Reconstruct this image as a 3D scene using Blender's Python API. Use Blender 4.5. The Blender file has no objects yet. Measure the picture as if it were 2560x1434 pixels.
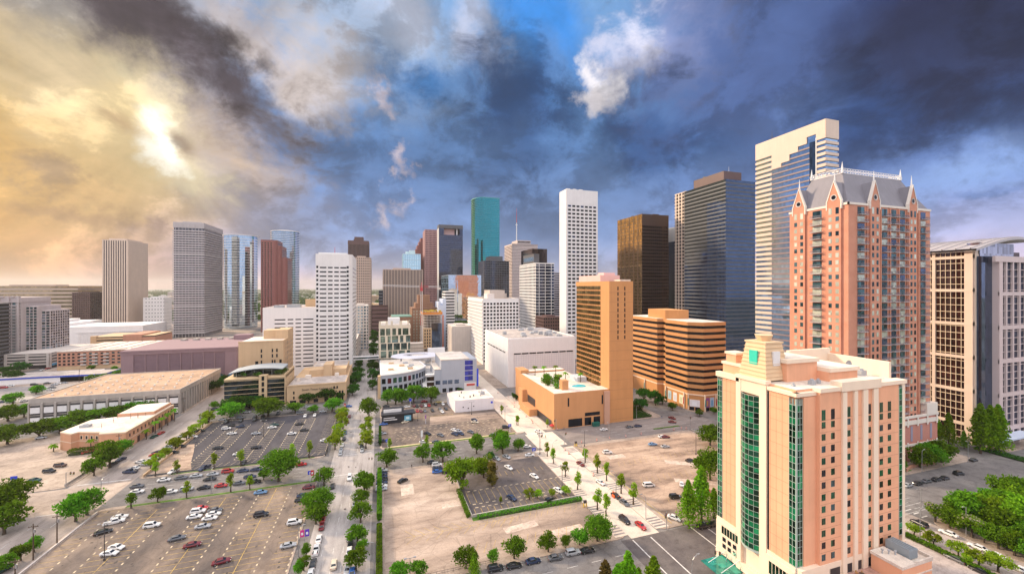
import bpy, math, random
from math import sin, cos, pi, radians, atan, atan2, hypot
from mathutils import Vector, Matrix
random.seed(7)
SC = bpy.context.scene
COL = SC.collection

# ---------------------------------------------------------------- camera
# world axes follow the street grid: +Y runs down the streets, +X across them
EYE = 82.0
FPX, IMW = 1010.0, 2560.0
YAW = atan(330.0 / FPX)
cam = bpy.data.cameras.new('camera')
cam.lens = FPX / IMW * 36.0
cam.sensor_width = 36.0
cam.clip_start, cam.clip_end = 1.0, 60000.0
camo = bpy.data.objects.new('camera', cam)
COL.objects.link(camo)
camo.location = (0, 0, EYE)
camo.rotation_euler = (pi / 2, 0, -YAW)
SC.camera = camo

# ---------------------------------------------------------------- exposure
SC.view_settings.view_transform = 'Standard'
SC.view_settings.look = 'None'
SC.view_settings.exposure = 0.40
SC.view_settings.gamma = 1.0
SC.render.film_transparent = False

# ---------------------------------------------------------------- sun
SUN_AZ, SUN_EL = radians(-48.0), radians(27.0)      # azimuth measured from +Y towards +X
sund = bpy.data.lights.new('sun', 'SUN')
sund.energy = 3.9
sund.angle = radians(7.0)
sund.color = (1.0, 0.79, 0.55)
suno = bpy.data.objects.new('sun', sund)
COL.objects.link(suno)
suno.rotation_euler = (pi / 2 - SUN_EL, 0, -SUN_AZ + pi)
suno.location = (-200, 300, 400)


def lin(c):
	return tuple((v / 12.92 if v <= 0.04045 else ((v + 0.055) / 1.055) ** 2.4) for v in (x / 255.0 for x in c))


# ---------------------------------------------------------------- sky: storm clouds round the horizon, by azimuth and elevation
world = bpy.data.worlds.new('World')
SC.world = world
world.use_nodes = True
NT = world.node_tree
NT.nodes.clear()


def N(t, **k):
	n = NT.nodes.new(t)
	for a, b in k.items():
		setattr(n, a, b)
	return n


def LK(a, b):
	NT.links.new(a, b)


def M(op, a, b=None, c=None, clamp=False):
	n = N('ShaderNodeMath', operation=op, use_clamp=clamp)
	for i, v in enumerate((a, b, c)):
		if v is None:
			continue
		if isinstance(v, (int, float)):
			n.inputs[i].default_value = v
		else:
			LK(v, n.inputs[i])
	return n.outputs[0]


def MIX(f, a, b):
	n = N('ShaderNodeMix', data_type='RGBA')
	n.clamp_factor = True
	for s, v in ((n.inputs[0], f), (n.inputs[6], a), (n.inputs[7], b)):
		if isinstance(v, (int, float)):
			s.default_value = v
		elif isinstance(v, tuple):
			s.default_value = (*v, 1)
		else:
			LK(v, s)
	return n.outputs[2]


tc = N('ShaderNodeTexCoord')
sep = N('ShaderNodeSeparateXYZ')
LK(tc.outputs['Generated'], sep.inputs[0])
dx_, dy_, dz_ = sep.outputs
AZ = M('MULTIPLY', M('ARCTAN2', dx_, dy_), 57.29578)       # degrees
EL = M('MULTIPLY', M('ARCSINE', M('MINIMUM', M('MAXIMUM', dz_, -0.999), 0.999)), 57.29578)


def noise(scale, detail, rough, off=0.0, stretch=(1, 1, 1), dist=0.0):
	mp = N('ShaderNodeMapping')
	mp.inputs['Location'].default_value = (off, off * 1.7, off * 0.6)
	mp.inputs['Scale'].default_value = stretch
	LK(tc.outputs['Generated'], mp.inputs[0])
	n = N('ShaderNodeTexNoise')
	n.inputs['Scale'].default_value = scale
	n.inputs['Detail'].default_value = detail
	n.inputs['Roughness'].default_value = rough
	n.inputs['Distortion'].default_value = dist
	LK(mp.outputs[0], n.inputs['Vector'])
	return n.outputs['Fac']


NA, NB = noise(3.6, 7, .64, 3.1), noise(3.6, 7, .64, 11.4)
NF = noise(8.0, 6, .62, 5.7, (1, 1, 1.5), .3)
NS = noise(2.6, 4, .5, 21.0, (1, 1, 2.4))
WAZ = M('ADD', AZ, M('MULTIPLY', M('SUBTRACT', NA, .5), 22.0))
WEL = M('ADD', EL, M('MULTIPLY', M('SUBTRACT', NB, .5), 16.0))
SAZ = M('ADD', AZ, M('MULTIPLY', M('SUBTRACT', NA, .5), 7.0))
SEL = M('ADD', EL, M('MULTIPLY', M('SUBTRACT', NB, .5), 5.0))


def ae(px, py):
	az = YAW + atan((px - 1280) / FPX)
	el = atan((717 - py) / FPX * cos(az - YAW))
	return math.degrees(az), math.degrees(el)


def CMB(x, y):
	n = N('ShaderNodeCombineXYZ')
	LK(x, n.inputs[0])
	LK(y, n.inputs[1])
	return n.outputs[0]


VW, VS = CMB(WAZ, WEL), CMB(SAZ, SEL)
NFC = M('SUBTRACT', NF, .5)


def blob(px, py, rx, ry, rot=0.0, hard=0.5, soft=False, nz=0.0):
	"""soft elliptical cloud mass centred at the azimuth and elevation seen at (px, py); radii in degrees"""
	a0, e0 = ae(px, py)
	mp = N('ShaderNodeMapping', vector_type='TEXTURE')
	mp.inputs['Location'].default_value = (a0, e0, 0)
	mp.inputs['Rotation'].default_value = (0, 0, radians(rot))
	mp.inputs['Scale'].default_value = (rx, ry, 1)
	LK(VS if soft else VW, mp.inputs[0])
	le = N('ShaderNodeVectorMath', operation='LENGTH')
	LK(mp.outputs[0], le.inputs[0])
	r = le.outputs['Value']
	if nz:
		r = M('MULTIPLY_ADD', NFC, nz * 1.5, r)
	n = N('ShaderNodeMapRange', interpolation_type='SMOOTHSTEP')
	LK(r, n.inputs[0])
	n.inputs[1].default_value, n.inputs[2].default_value = 1.0, hard
	n.inputs[3].default_value, n.inputs[4].default_value = 0.0, 1.0
	return n.outputs[0]


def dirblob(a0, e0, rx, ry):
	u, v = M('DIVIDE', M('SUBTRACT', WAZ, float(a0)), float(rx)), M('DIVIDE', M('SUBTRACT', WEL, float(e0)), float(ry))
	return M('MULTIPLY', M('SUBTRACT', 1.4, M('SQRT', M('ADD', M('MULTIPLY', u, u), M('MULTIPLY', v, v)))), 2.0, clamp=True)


def ramp(x, pts):
	n = N('ShaderNodeValToRGB')
	lo, hi = pts[0][0], pts[-1][0]
	LK(M('DIVIDE', M('SUBTRACT', x, lo), hi - lo, clamp=True), n.inputs[0])
	el = n.color_ramp.elements
	while len(el) < len(pts):
		el.new(.5)
	for q, (p, c) in zip(el, pts):
		q.position = (p - lo) / (hi - lo)
		q.color = (*lin(c), 1)
	return n.outputs[0]


nish = N('ShaderNodeTexSky', sky_type='NISHITA')
nish.sun_disc = False
nish.sun_elevation = SUN_EL
nish.sun_rotation = SUN_AZ
nish.dust_density = 1.0
clear = N('ShaderNodeMix', data_type='RGBA', blend_type='MULTIPLY')
clear.inputs[0].default_value = 1.0
LK(nish.outputs[0], clear.inputs[6])
clear.inputs[7].default_value = (.10, .10, .10, 1)
# bands by elevation, for the left, the middle and the right of the view
low_l = ramp(SEL, [(-2, (228, 156, 92)), (2, (234, 162, 90)), (8, (226, 164, 90)), (16, (238, 190, 112)), (26, (212, 190, 160)), (36, (140, 138, 150)), (60, (200, 205, 215))])
low_m = ramp(SEL, [(-2, (206, 182, 190)), (.8, (196, 172, 186)), (2.8, (160, 164, 190)), (7, (116, 138, 176)), (18, (82, 114, 156)), (28, (92, 130, 172)), (38, (110, 146, 184)), (60, (215, 220, 230))])
low_r = ramp(SEL, [(-2, (232, 206, 212)), (1.5, (222, 198, 212)), (5, (172, 172, 204)), (10, (112, 136, 184)), (17, (62, 90, 140)), (26, (40, 54, 92)), (38, (44, 50, 82)), (60, (205, 210, 225))])
f_lm = M('DIVIDE', M('ADD', SAZ, 36.0), 25.0, clamp=True)
f_mr = M('DIVIDE', M('SUBTRACT', SAZ, 30.0), 26.0, clamp=True)
sky = MIX(f_mr, MIX(f_lm, low_l, low_m), low_r)
# blue openings show the clear sky
sky = MIX(M('MULTIPLY', blob(1380, 60, 9, 13, 14, .3), .95), sky, lin((58, 128, 196)))
sky = MIX(M('MULTIPLY', blob(1400, 170, 5, 8, 30, .2), .5), sky, clear.outputs[2])
# the sky to the left of the view, seen only in the glass of the towers
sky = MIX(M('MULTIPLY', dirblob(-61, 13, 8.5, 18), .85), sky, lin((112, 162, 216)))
# pale high cloud over the middle
sky = MIX(M('MULTIPLY', blob(930, 80, 20, 13, -8, .1, nz=.5), .8), sky, lin((172, 182, 198)))
sky = MIX(M('MULTIPLY', blob(1185, 60, 5, 9, 8, .0, nz=1.0), .75), sky, lin((196, 194, 206)))
sky = MIX(M('MULTIPLY', blob(1060, 222, 10, 3.4, 6, .1, nz=.5), .9), sky, lin((52, 106, 158)))
sky = MIX(M('MULTIPLY', blob(1010, 45, 8, 5, -40, .0, nz=1.2), .5), sky, lin((206, 200, 206)))
sky = MIX(M('MULTIPLY', blob(30, 25, 12, 6, -25, .0, nz=.8), .8), sky, lin((116, 120, 130)))
sky = MIX(M('MULTIPLY', blob(500, 20, 13, 4, -20, .0, nz=.8), .8), sky, lin((160, 156, 160)))
# navy storm cloud, middle and right
sky = MIX(M('MULTIPLY', blob(1290, 290, 11, 12, 0, .3, nz=.7), .92), sky, lin((46, 76, 118)))
sky = MIX(M('MULTIPLY', blob(1140, 390, 17, 5.5, 6, .1, nz=.8), .6), sky, lin((90, 122, 164)))
sky = MIX(M('MULTIPLY', blob(1640, 360, 10, 5.5, -10, .2, nz=.8), .8), sky, lin((46, 78, 124)))
sky = MIX(M('MULTIPLY', blob(1900, 110, 19, 17, 0, .2, nz=.6), .9), sky, lin((78, 96, 140)))
sky = MIX(M('MULTIPLY', blob(2000, 330, 13, 5, 8, .0, nz=.9), .6), sky, lin((106, 128, 172)))
sky = MIX(M('MULTIPLY', blob(2240, 270, 17, 6.5, 14, .2, nz=.6), .85), sky, lin((36, 64, 108)))
sky = MIX(M('MULTIPLY', blob(2480, 60, 15, 10, 6, .2, nz=.5), .75), sky, lin((42, 44, 68)))
sky = MIX(M('MULTIPLY', blob(2440, 425, 11, 3.4, 12, .0, nz=.5), .7), sky, lin((140, 164, 206)))
sky = MIX(M('MULTIPLY', blob(2480, 482, 4.0, .9, 10, .1, nz=.8), .7), sky, lin((104, 128, 176)))
# the thunderhead with its bright broken edge
sky = MIX(M('MULTIPLY', blob(1680, 70, 10, 11, 20, .0, nz=1.2), .9), sky, lin((136, 142, 176)))
sky = MIX(M('MULTIPLY', blob(1610, 10, 7.0, 6.4, 20, .0, nz=1.9), .85), sky, lin((228, 220, 226)))
sky = MIX(M('MULTIPLY', blob(1550, 95, 4.4, 5.2, 0, .0, nz=1.9), .7), sky, lin((206, 202, 216)))
sky = MIX(M('MULTIPLY', blob(1515, 195, 2.6, 3.8, 30, .0, nz=2.0), .9), sky, lin((246, 234, 230)))
sky = MIX(M('MULTIPLY', blob(1480, 250, 2.2, 3.4, -20, .0, nz=1.9), .9), sky, lin((240, 226, 222)))
sky = MIX(M('MULTIPLY', blob(1660, 190, 7.5, 5.6, 30, .0, nz=1.4), .85), sky, lin((66, 84, 124)))
for px_, py_, a_, e_ in ((1016, 385, 1.3, 2.6), (1005, 470, 1.3, 3.0), (950, 545, 1.2, 2.4), (950, 262, 1.8, 1.4)):
	sky = MIX(M('MULTIPLY', blob(px_, py_, a_ * 1.3, e_ * 1.2, -14, .0, nz=2.6), .6), sky, lin((226, 200, 194)))
# cream cloud right of the sun and the gold glow round it
sky = MIX(M('MULTIPLY', blob(790, 185, 8, 8, -30, .1, nz=1.0), .85), sky, lin((216, 196, 182)))
sky = MIX(M('MULTIPLY', blob(660, 100, 9, 4, -30, .1, nz=1.2), .6), sky, lin((206, 184, 170)))
sky = MIX(M('MULTIPLY', blob(640, 390, 10, 7, -35, .0, nz=.8), .75), sky, lin((206, 172, 132)))
sky = MIX(M('MULTIPLY', blob(150, 500, 20, 9, 0, .0, nz=.4), .6), sky, lin((238, 194, 122)))
sky = MIX(M('MULTIPLY', blob(250, 310, 16, 10, -25, .0, nz=.3), .85), sky, lin((250, 218, 158)))
sky = MIX(M('MULTIPLY', blob(40, 220, 7, 8, 20, .0, nz=1.0), .55), sky, lin((246, 216, 174)))
# grey shafts and low cloud under the sun
sky = MIX(M('MULTIPLY', blob(690, 520, 15, 7, -25, .0, nz=.7), .65), sky, lin((142, 140, 156)))
sky = MIX(M('MULTIPLY', blob(370, 585, 2.8, 2.0, -30, .1, nz=.8), .75), sky, lin((172, 142, 128)))
sky = MIX(M('MULTIPLY', blob(30, 455, 4, 2.0, -20, .2, nz=.9), .75), sky, lin((176, 146, 116)))
sky = MIX(M('MULTIPLY', blob(120, 545, 9, 1.4, -6, .1, nz=1.2), .6), sky, lin((186, 148, 112)))
sky = MIX(M('MULTIPLY', blob(60, 640, 12, 2.2, 0, .0, nz=.8), .5), sky, lin((208, 152, 100)))
# the dark band of cloud across the sun
sky = MIX(M('MULTIPLY', blob(400, 110, 22, 6.8, -27, .2, nz=1.1), .8), sky, lin((112, 100, 102)))
sky = MIX(M('MULTIPLY', blob(590, 205, 12, 4.8, -28, .2, nz=1.0), .92), sky, lin((68, 58, 62)))
sky = MIX(M('MULTIPLY', blob(330, 70, 13, 4.2, -24, .1, nz=1.1), .8), sky, lin((82, 70, 74)))
sky = MIX(M('MULTIPLY', blob(280, 318, 3.4, 1.1, -20, .1, True, 1.2), .55), sky, lin((190, 150, 112)))
# the sun shining through
sky = MIX(M('MULTIPLY', blob(410, 330, 8, 5.0, -30, .0, nz=1.8), .85), sky, (1.0, .80, .48))
sky = MIX(M('MULTIPLY', blob(388, 332, 3.8, 3.3, -20, .0, True, 2.0), 1.0), sky, (1.5, 1.34, 1.05))
sky = MIX(M('MULTIPLY', blob(412, 380, 2.6, 1.9, -20, .0, True, 1.8), .95), sky, (1.5, 1.36, 1.1))
sky = MIX(M('MULTIPLY', blob(465, 358, 2.8, 1.5, -25, .1, True, 1.2), .8), sky, lin((132, 106, 88)))
# fine billowing light and dark in every cloud
bil = N('ShaderNodeMapRange')
LK(M('ADD', M('MULTIPLY', NF, .62), M('MULTIPLY', NS, .38)), bil.inputs[0])
bil.inputs[1].default_value, bil.inputs[2].default_value = .32, .68
bil.inputs[3].default_value, bil.inputs[4].default_value = .70, 1.32
# crisp edged billows
crisp = N('ShaderNodeMapRange', interpolation_type='SMOOTHSTEP')
LK(M('ADD', M('MULTIPLY', NA, .6), M('MULTIPLY', NF, .4)), crisp.inputs[0])
crisp.inputs[1].default_value, crisp.inputs[2].default_value = .47, .54
crisp.inputs[3].default_value, crisp.inputs[4].default_value = .84, 1.14
# shafts of light fanning out below the sun
s_az, s_el = ae(400, 345)
ru, rv = M('SUBTRACT', AZ, s_az), M('SUBTRACT', EL, s_el)
rr = M('SQRT', M('ADD', M('MULTIPLY', ru, ru), M('MULTIPLY', rv, rv)))
rn = N('ShaderNodeTexNoise')
LK(CMB(M('DIVIDE', ru, M('MAXIMUM', rr, .1)), M('DIVIDE', rv, M('MAXIMUM', rr, .1))), rn.inputs['Vector'])
rn.inputs['Scale'].default_value, rn.inputs['Detail'].default_value = 4.5, 3
rm = M('MULTIPLY', M('DIVIDE', M('SUBTRACT', rr, 3.0), 6.0, clamp=True), M('DIVIDE', M('SUBTRACT', 38.0, rr), 20.0, clamp=True))
shaft = M('MULTIPLY_ADD', M('MULTIPLY', M('SUBTRACT', rn.outputs['Fac'], .5), .8), rm, 1.0)
BIL = M('MULTIPLY', M('MULTIPLY', bil.outputs[0], crisp.outputs[0]), shaft)
mul = N('ShaderNodeMix', data_type='RGBA', blend_type='MULTIPLY')
mul.inputs[0].default_value = 1.0
LK(sky, mul.inputs[6])
LK(BIL, mul.inputs[7])
# bright unseen cloud overhead and behind, added to light the walls facing the viewer
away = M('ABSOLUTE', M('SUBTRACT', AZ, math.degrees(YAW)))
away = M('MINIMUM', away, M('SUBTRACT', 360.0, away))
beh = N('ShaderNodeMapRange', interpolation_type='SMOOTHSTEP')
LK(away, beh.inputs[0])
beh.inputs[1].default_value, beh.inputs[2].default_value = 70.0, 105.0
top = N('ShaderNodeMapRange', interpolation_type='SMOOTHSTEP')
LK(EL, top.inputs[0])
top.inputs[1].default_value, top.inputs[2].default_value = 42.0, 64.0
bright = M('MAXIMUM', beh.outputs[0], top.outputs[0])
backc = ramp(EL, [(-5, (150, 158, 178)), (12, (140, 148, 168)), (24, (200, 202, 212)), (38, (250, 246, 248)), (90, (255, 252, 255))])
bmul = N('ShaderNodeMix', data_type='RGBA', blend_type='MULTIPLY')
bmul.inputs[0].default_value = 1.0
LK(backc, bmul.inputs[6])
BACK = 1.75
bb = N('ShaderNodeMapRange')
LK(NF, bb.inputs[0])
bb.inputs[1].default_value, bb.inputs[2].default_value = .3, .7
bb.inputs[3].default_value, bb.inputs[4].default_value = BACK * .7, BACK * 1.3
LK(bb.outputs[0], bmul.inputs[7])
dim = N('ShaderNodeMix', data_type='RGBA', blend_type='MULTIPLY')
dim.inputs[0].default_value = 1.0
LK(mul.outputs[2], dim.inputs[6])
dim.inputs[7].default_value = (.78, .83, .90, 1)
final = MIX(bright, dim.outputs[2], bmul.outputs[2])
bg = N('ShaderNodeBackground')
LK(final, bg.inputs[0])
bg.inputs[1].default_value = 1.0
world.cycles.sampling_method = 'MANUAL'
world.cycles.sample_map_resolution = 512
wo = N('ShaderNodeOutputWorld')
LK(bg.outputs[0], wo.inputs[0])

# ================================================================ helpers
class MB:
	"""collects faces and links them as one mesh object"""
	def __init__(s):
		s.v, s.f, s.m = [], [], []

	def face(s, pts, mi=0):
		b = len(s.v)
		s.v.extend(pts)
		s.f.append(tuple(range(b, b + len(pts))))
		s.m.append(mi)

	def box(s, x0, x1, y0, y1, z0, z1, mi=0, top=None):
		b = len(s.v)
		s.v += [(x0, y0, z0), (x1, y0, z0), (x1, y1, z0), (x0, y1, z0), (x0, y0, z1), (x1, y0, z1), (x1, y1, z1), (x0, y1, z1)]
		s.f += [(b, b + 3, b + 2, b + 1), (b + 4, b + 5, b + 6, b + 7), (b, b + 1, b + 5, b + 4), (b + 1, b + 2, b + 6, b + 5), (b + 2, b + 3, b + 7, b + 6), (b + 3, b, b + 4, b + 7)]
		s.m += [mi, mi if top is None else top, mi, mi, mi, mi]

	def fbox(s, fr, u0, u1, n0, n1, z0, z1, mi=0):
		ox, oy, dx, dy, nx, ny = fr
		b = len(s.v)
		for z in (z0, z1):
			for u, n in ((u0, n1), (u1, n1), (u1, n0), (u0, n0)):
				s.v.append((ox + dx * u + nx * n, oy + dy * u + ny * n, z))
		s.f += [(b, b + 3, b + 2, b + 1), (b + 4, b + 5, b + 6, b + 7), (b, b + 1, b + 5, b + 4), (b + 1, b + 2, b + 6, b + 5), (b + 2, b + 3, b + 7, b + 6), (b + 3, b, b + 4, b + 7)]
		s.m += [mi] * 6

	def fquad(s, fr, u0, u1, n, z0, z1, mi=0):
		ox, oy, dx, dy, nx, ny = fr
		p = [(ox + dx * u + nx * n, oy + dy * u + ny * n) for u in (u0, u1)]
		s.face([(*p[0], z0), (*p[1], z0), (*p[1], z1), (*p[0], z1)], mi)

	def prism(s, poly, z0, z1, mi=0, top=None, cap=True, taper=None):
		n = len(poly)
		b = len(s.v)
		tp = taper or poly
		s.v += [(x, y, z0) for x, y in poly] + [(x, y, z1) for x, y in tp]
		for i in range(n):
			j = (i + 1) % n
			s.f.append((b + i, b + j, b + n + j, b + n + i))
			s.m.append(mi)
		if cap:
			s.f.append(tuple(range(b + n, b + 2 * n)))
			s.m.append(mi if top is None else top)
			s.f.append(tuple(range(b + n - 1, b - 1, -1)))
			s.m.append(mi)

	def cyl(s, x, y, z0, z1, r0, r1=None, n=8, mi=0, cap=True):
		r1 = r0 if r1 is None else r1
		A = [(cos(2 * pi * i / n), sin(2 * pi * i / n)) for i in range(n)]
		s.prism([(x + r0 * a, y + r0 * c) for a, c in A], z0, z1, mi, cap=cap, taper=[(x + r1 * a, y + r1 * c) for a, c in A])

	def tube(s, pts, rad, n=5, mi=0):
		rings = []
		for i, p in enumerate(pts):
			p = Vector(p)
			d = (Vector(pts[min(i + 1, len(pts) - 1)]) - Vector(pts[max(i - 1, 0)])).normalized()
			a = d.cross(Vector((0, 0, 1)) if abs(d.z) < .95 else Vector((1, 0, 0))).normalized()
			c = d.cross(a)
			r = rad[i] if isinstance(rad, (list, tuple)) else rad
			b = len(s.v)
			s.v += [tuple(p + a * r * cos(2 * pi * k / n) + c * r * sin(2 * pi * k / n)) for k in range(n)]
			rings.append(b)
		for q, w in zip(rings, rings[1:]):
			for k in range(n):
				s.f.append((q + k, q + (k + 1) % n, w + (k + 1) % n, w + k))
				s.m.append(mi)
		s.f.append(tuple(rings[-1] + k for k in range(n)))
		s.m.append(mi)

	def mesh(s, name, mats, off=(0, 0, 0), smooth=False):
		me = bpy.data.meshes.new(name)
		ox, oy, oz = off
		me.from_pydata([(x - ox, y - oy, z - oz) for x, y, z in s.v], [], s.f)
		mats = mats if isinstance(mats, (list, tuple)) else [mats]
		for m in mats:
			me.materials.append(m)
		if len(mats) > 1:
			me.polygons.foreach_set('material_index', s.m)
		if smooth:
			me.polygons.foreach_set('use_smooth', [True] * len(s.f))
		me.update()
		return me

	def build(s, name, mats, parent=None, kind=None, smooth=False, label=None):
		off = worldloc(parent)
		o = bpy.data.objects.new(name, s.mesh(name, mats, off, smooth))
		COL.objects.link(o)
		o.parent = parent
		if kind:
			o['kind'] = kind
		if label:
			o['label'] = label
		return o


def worldloc(o):
	x = y = z = 0.0
	while o is not None:
		x, y, z = x + o.location.x, y + o.location.y, z + o.location.z
		o = o.parent
	return (x, y, z)


ALL_LABELS = []


def tag(o, label, cat, group=None):
	o['label'], o['category'] = label, cat
	if group:
		o['group'] = group
	ALL_LABELS.append(o)
	return o


def thing(name, label, cat, x, y, z=0.0, group=None):
	o = bpy.data.objects.new(name, None)
	COL.objects.link(o)
	o.empty_display_size = .5
	o.location = (x, y, z)
	return tag(o, label, cat, group)


def link(me, name, parent, loc, rz=0.0, sc=(1, 1, 1)):
	o = bpy.data.objects.new(name, me)
	COL.objects.link(o)
	o.parent = parent
	o.location = loc
	o.rotation_euler = (0, 0, rz)
	o.scale = sc
	return o


# ---------------------------------------------------------------- materials
MATS = {}


def newmat(name):
	m = bpy.data.materials.new(name)
	m.use_nodes = True
	t = m.node_tree
	return m, t, t.nodes['Principled BSDF'], t.nodes, t.links


def geo_noise(t, scale, detail=4, rough=.55, stretch=(1, 1, 1), obj=False):
	if obj:
		src = t.nodes.new('ShaderNodeTexCoord').outputs['Object']
	else:
		src = t.nodes.new('ShaderNodeNewGeometry').outputs['Position']
	mp = t.nodes.new('ShaderNodeMapping')
	mp.inputs['Scale'].default_value = stretch
	t.links.new(src, mp.inputs[0])
	n = t.nodes.new('ShaderNodeTexNoise')
	n.inputs['Scale'].default_value = scale
	n.inputs['Detail'].default_value = detail
	n.inputs['Roughness'].default_value = rough
	t.links.new(mp.outputs[0], n.inputs['Vector'])
	return n.outputs['Fac']


def cramp(t, fac, pts):
	n = t.nodes.new('ShaderNodeValToRGB')
	t.links.new(fac, n.inputs[0])
	e = n.color_ramp.elements
	while len(e) < len(pts):
		e.new(.5)
	for q, (p, c) in zip(e, pts):
		q.position, q.color = p, (*c, 1)
	return n.outputs[0]


def sh(c, k):
	return tuple(min(1, v * k) for v in c)


def wall(name, c, rough=.75, var=.12, spec=.3, metal=0.0, streak=True):
	"""masonry, stucco, painted metal: a base colour with blotches and rain streaks"""
	if name in MATS:
		return MATS[name]
	m, t, b, nn, lk = newmat(name)
	f = geo_noise(t, .11, 5, .62)
	col = cramp(t, f, [(.25, sh(c, 1 - var)), (.75, sh(c, 1 + var * .7))])
	if streak:
		f2 = geo_noise(t, .55, 4, .6, (1, 1, .06))
		c2 = cramp(t, f2, [(.3, (1 - var * 1.1,) * 3), (.62, (1, 1, 1))])
		mx = nn.new('ShaderNodeMix')
		mx.data_type, mx.blend_type = 'RGBA', 'MULTIPLY'
		mx.inputs[0].default_value = .8
		lk.new(col, mx.inputs[6])
		lk.new(c2, mx.inputs[7])
		col = mx.outputs[2]
	lk.new(col, b.inputs['Base Color'])
	b.inputs['Roughness'].default_value = rough
	b.inputs['Specular IOR Level'].default_value = spec
	b.inputs['Metallic'].default_value = metal
	MATS[name] = m
	return m


def brick(name, c, c2, mort, scale=1.0):
	if name in MATS:
		return MATS[name]
	m, t, b, nn, lk = newmat(name)
	f = geo_noise(t, .16, 6, .66)
	f3 = geo_noise(t, 3.5, 3, .7, (1, 1, 2.4))
	col = cramp(t, f, [(.28, c), (.72, c2)])
	k = cramp(t, f3, [(.3, (.82, .8, .8)), (.7, (1.08, 1.08, 1.08))])
	mx = nn.new('ShaderNodeMix')
	mx.data_type, mx.blend_type = 'RGBA', 'MULTIPLY'
	mx.inputs[0].default_value = 1
	lk.new(col, mx.inputs[6])
	lk.new(k, mx.inputs[7])
	lk.new(mx.outputs[2], b.inputs['Base Color'])
	b.inputs['Roughness'].default_value = .85
	MATS[name] = m
	return m


def glass(name, c, metal=.85, rough=.06, wob=.02, cell=.22, var=.35, spec=.5):
	"""facade glass: tinted, mirror-like, every pane tilted a little so that reflections break up"""
	if name in MATS:
		return MATS[name]
	m, t, b, nn, lk = newmat(name)
	g = nn.new('ShaderNodeNewGeometry')
	sn = nn.new('ShaderNodeVectorMath')
	sn.operation = 'SNAP'
	lk.new(g.outputs['Position'], sn.inputs[0])
	sn.inputs[1].default_value = (1.7, 1.7, 3.7)
	wn = nn.new('ShaderNodeTexWhiteNoise')
	lk.new(sn.outputs[0], wn.inputs['Vector'])
	col = cramp(t, wn.outputs['Value'], [(0, sh(c, 1 - var)), (.55, c), (1, sh(c, 1 + var))])
	lk.new(col, b.inputs['Base Color'])
	b.inputs['Metallic'].default_value = metal
	b.inputs['Roughness'].default_value = rough
	b.inputs['Specular IOR Level'].default_value = spec
	if wob:
		n = nn.new('ShaderNodeTexNoise')
		n.inputs['Scale'].default_value = cell
		n.inputs['Detail'].default_value = 3
		lk.new(g.outputs['Position'], n.inputs['Vector'])
		bp = nn.new('ShaderNodeBump')
		bp.inputs['Strength'].default_value = 1.0
		bp.inputs['Distance'].default_value = wob * 4
		lk.new(n.outputs['Fac'], bp.inputs['Height'])
		lk.new(bp.outputs[0], b.inputs['Normal'])
	MATS[name] = m
	return m


def plain(name, c, rough=.5, metal=0.0, emit=None, coat=0.0):
	if name in MATS:
		return MATS[name]
	m, t, b, nn, lk = newmat(name)
	f = geo_noise(t, 1.3, 3, .6, obj=True)
	lk.new(cramp(t, f, [(.2, sh(c, .92)), (.8, sh(c, 1.06))]), b.inputs['Base Color'])
	b.inputs['Roughness'].default_value = rough
	b.inputs['Metallic'].default_value = metal
	b.inputs['Coat Weight'].default_value = coat
	MATS[name] = m
	return m


def ground_mat(name, base, stain, patch, s1=.045, s2=.35, streak=(1, 1, 1), rough=.9, crack=.0, amt=.75):
	"""worn paving: large stained areas, medium blotches, drag streaks, fine grit"""
	if name in MATS:
		return MATS[name]
	m, t, b, nn, lk = newmat(name)
	f1 = geo_noise(t, s1, 6, .62, streak)
	f2 = geo_noise(t, s2, 5, .66, streak)
	f3 = geo_noise(t, 2.6, 4, .7)
	col = cramp(t, f1, [(.30, stain), (.5, base), (.68, patch)])
	k = cramp(t, f2, [(.30, (.60, .57, .56)), (.5, (1, 1, 1)), (.72, (1.18, 1.16, 1.14))])
	k3 = cramp(t, f3, [(.28, (.72, .72, .72)), (.68, (1.10, 1.10, 1.10))])
	for kk, a in ((k, amt), (k3, .8)):
		mx = nn.new('ShaderNodeMix')
		mx.data_type, mx.blend_type = 'RGBA', 'MULTIPLY'
		mx.inputs[0].default_value = a
		lk.new(col, mx.inputs[6])
		lk.new(kk, mx.inputs[7])
		col = mx.outputs[2]
	if crack:
		vo = nn.new('ShaderNodeTexVoronoi')
		vo.feature = 'DISTANCE_TO_EDGE'
		vo.inputs['Scale'].default_value = .16
		lk.new(nn.new('ShaderNodeNewGeometry').outputs['Position'], vo.inputs['Vector'])
		cr = cramp(t, vo.outputs['Distance'], [(0, (1 - crack,) * 3), (.025, (1, 1, 1))])
		mx = nn.new('ShaderNodeMix')
		mx.data_type, mx.blend_type = 'RGBA', 'MULTIPLY'
		mx.inputs[0].default_value = .8
		lk.new(col, mx.inputs[6])
		lk.new(cr, mx.inputs[7])
		col = mx.outputs[2]
	lk.new(col, b.inputs['Base Color'])
	b.inputs['Roughness'].default_value = rough
	b.inputs['Specular IOR Level'].default_value = .25
	MATS[name] = m
	return m


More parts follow.
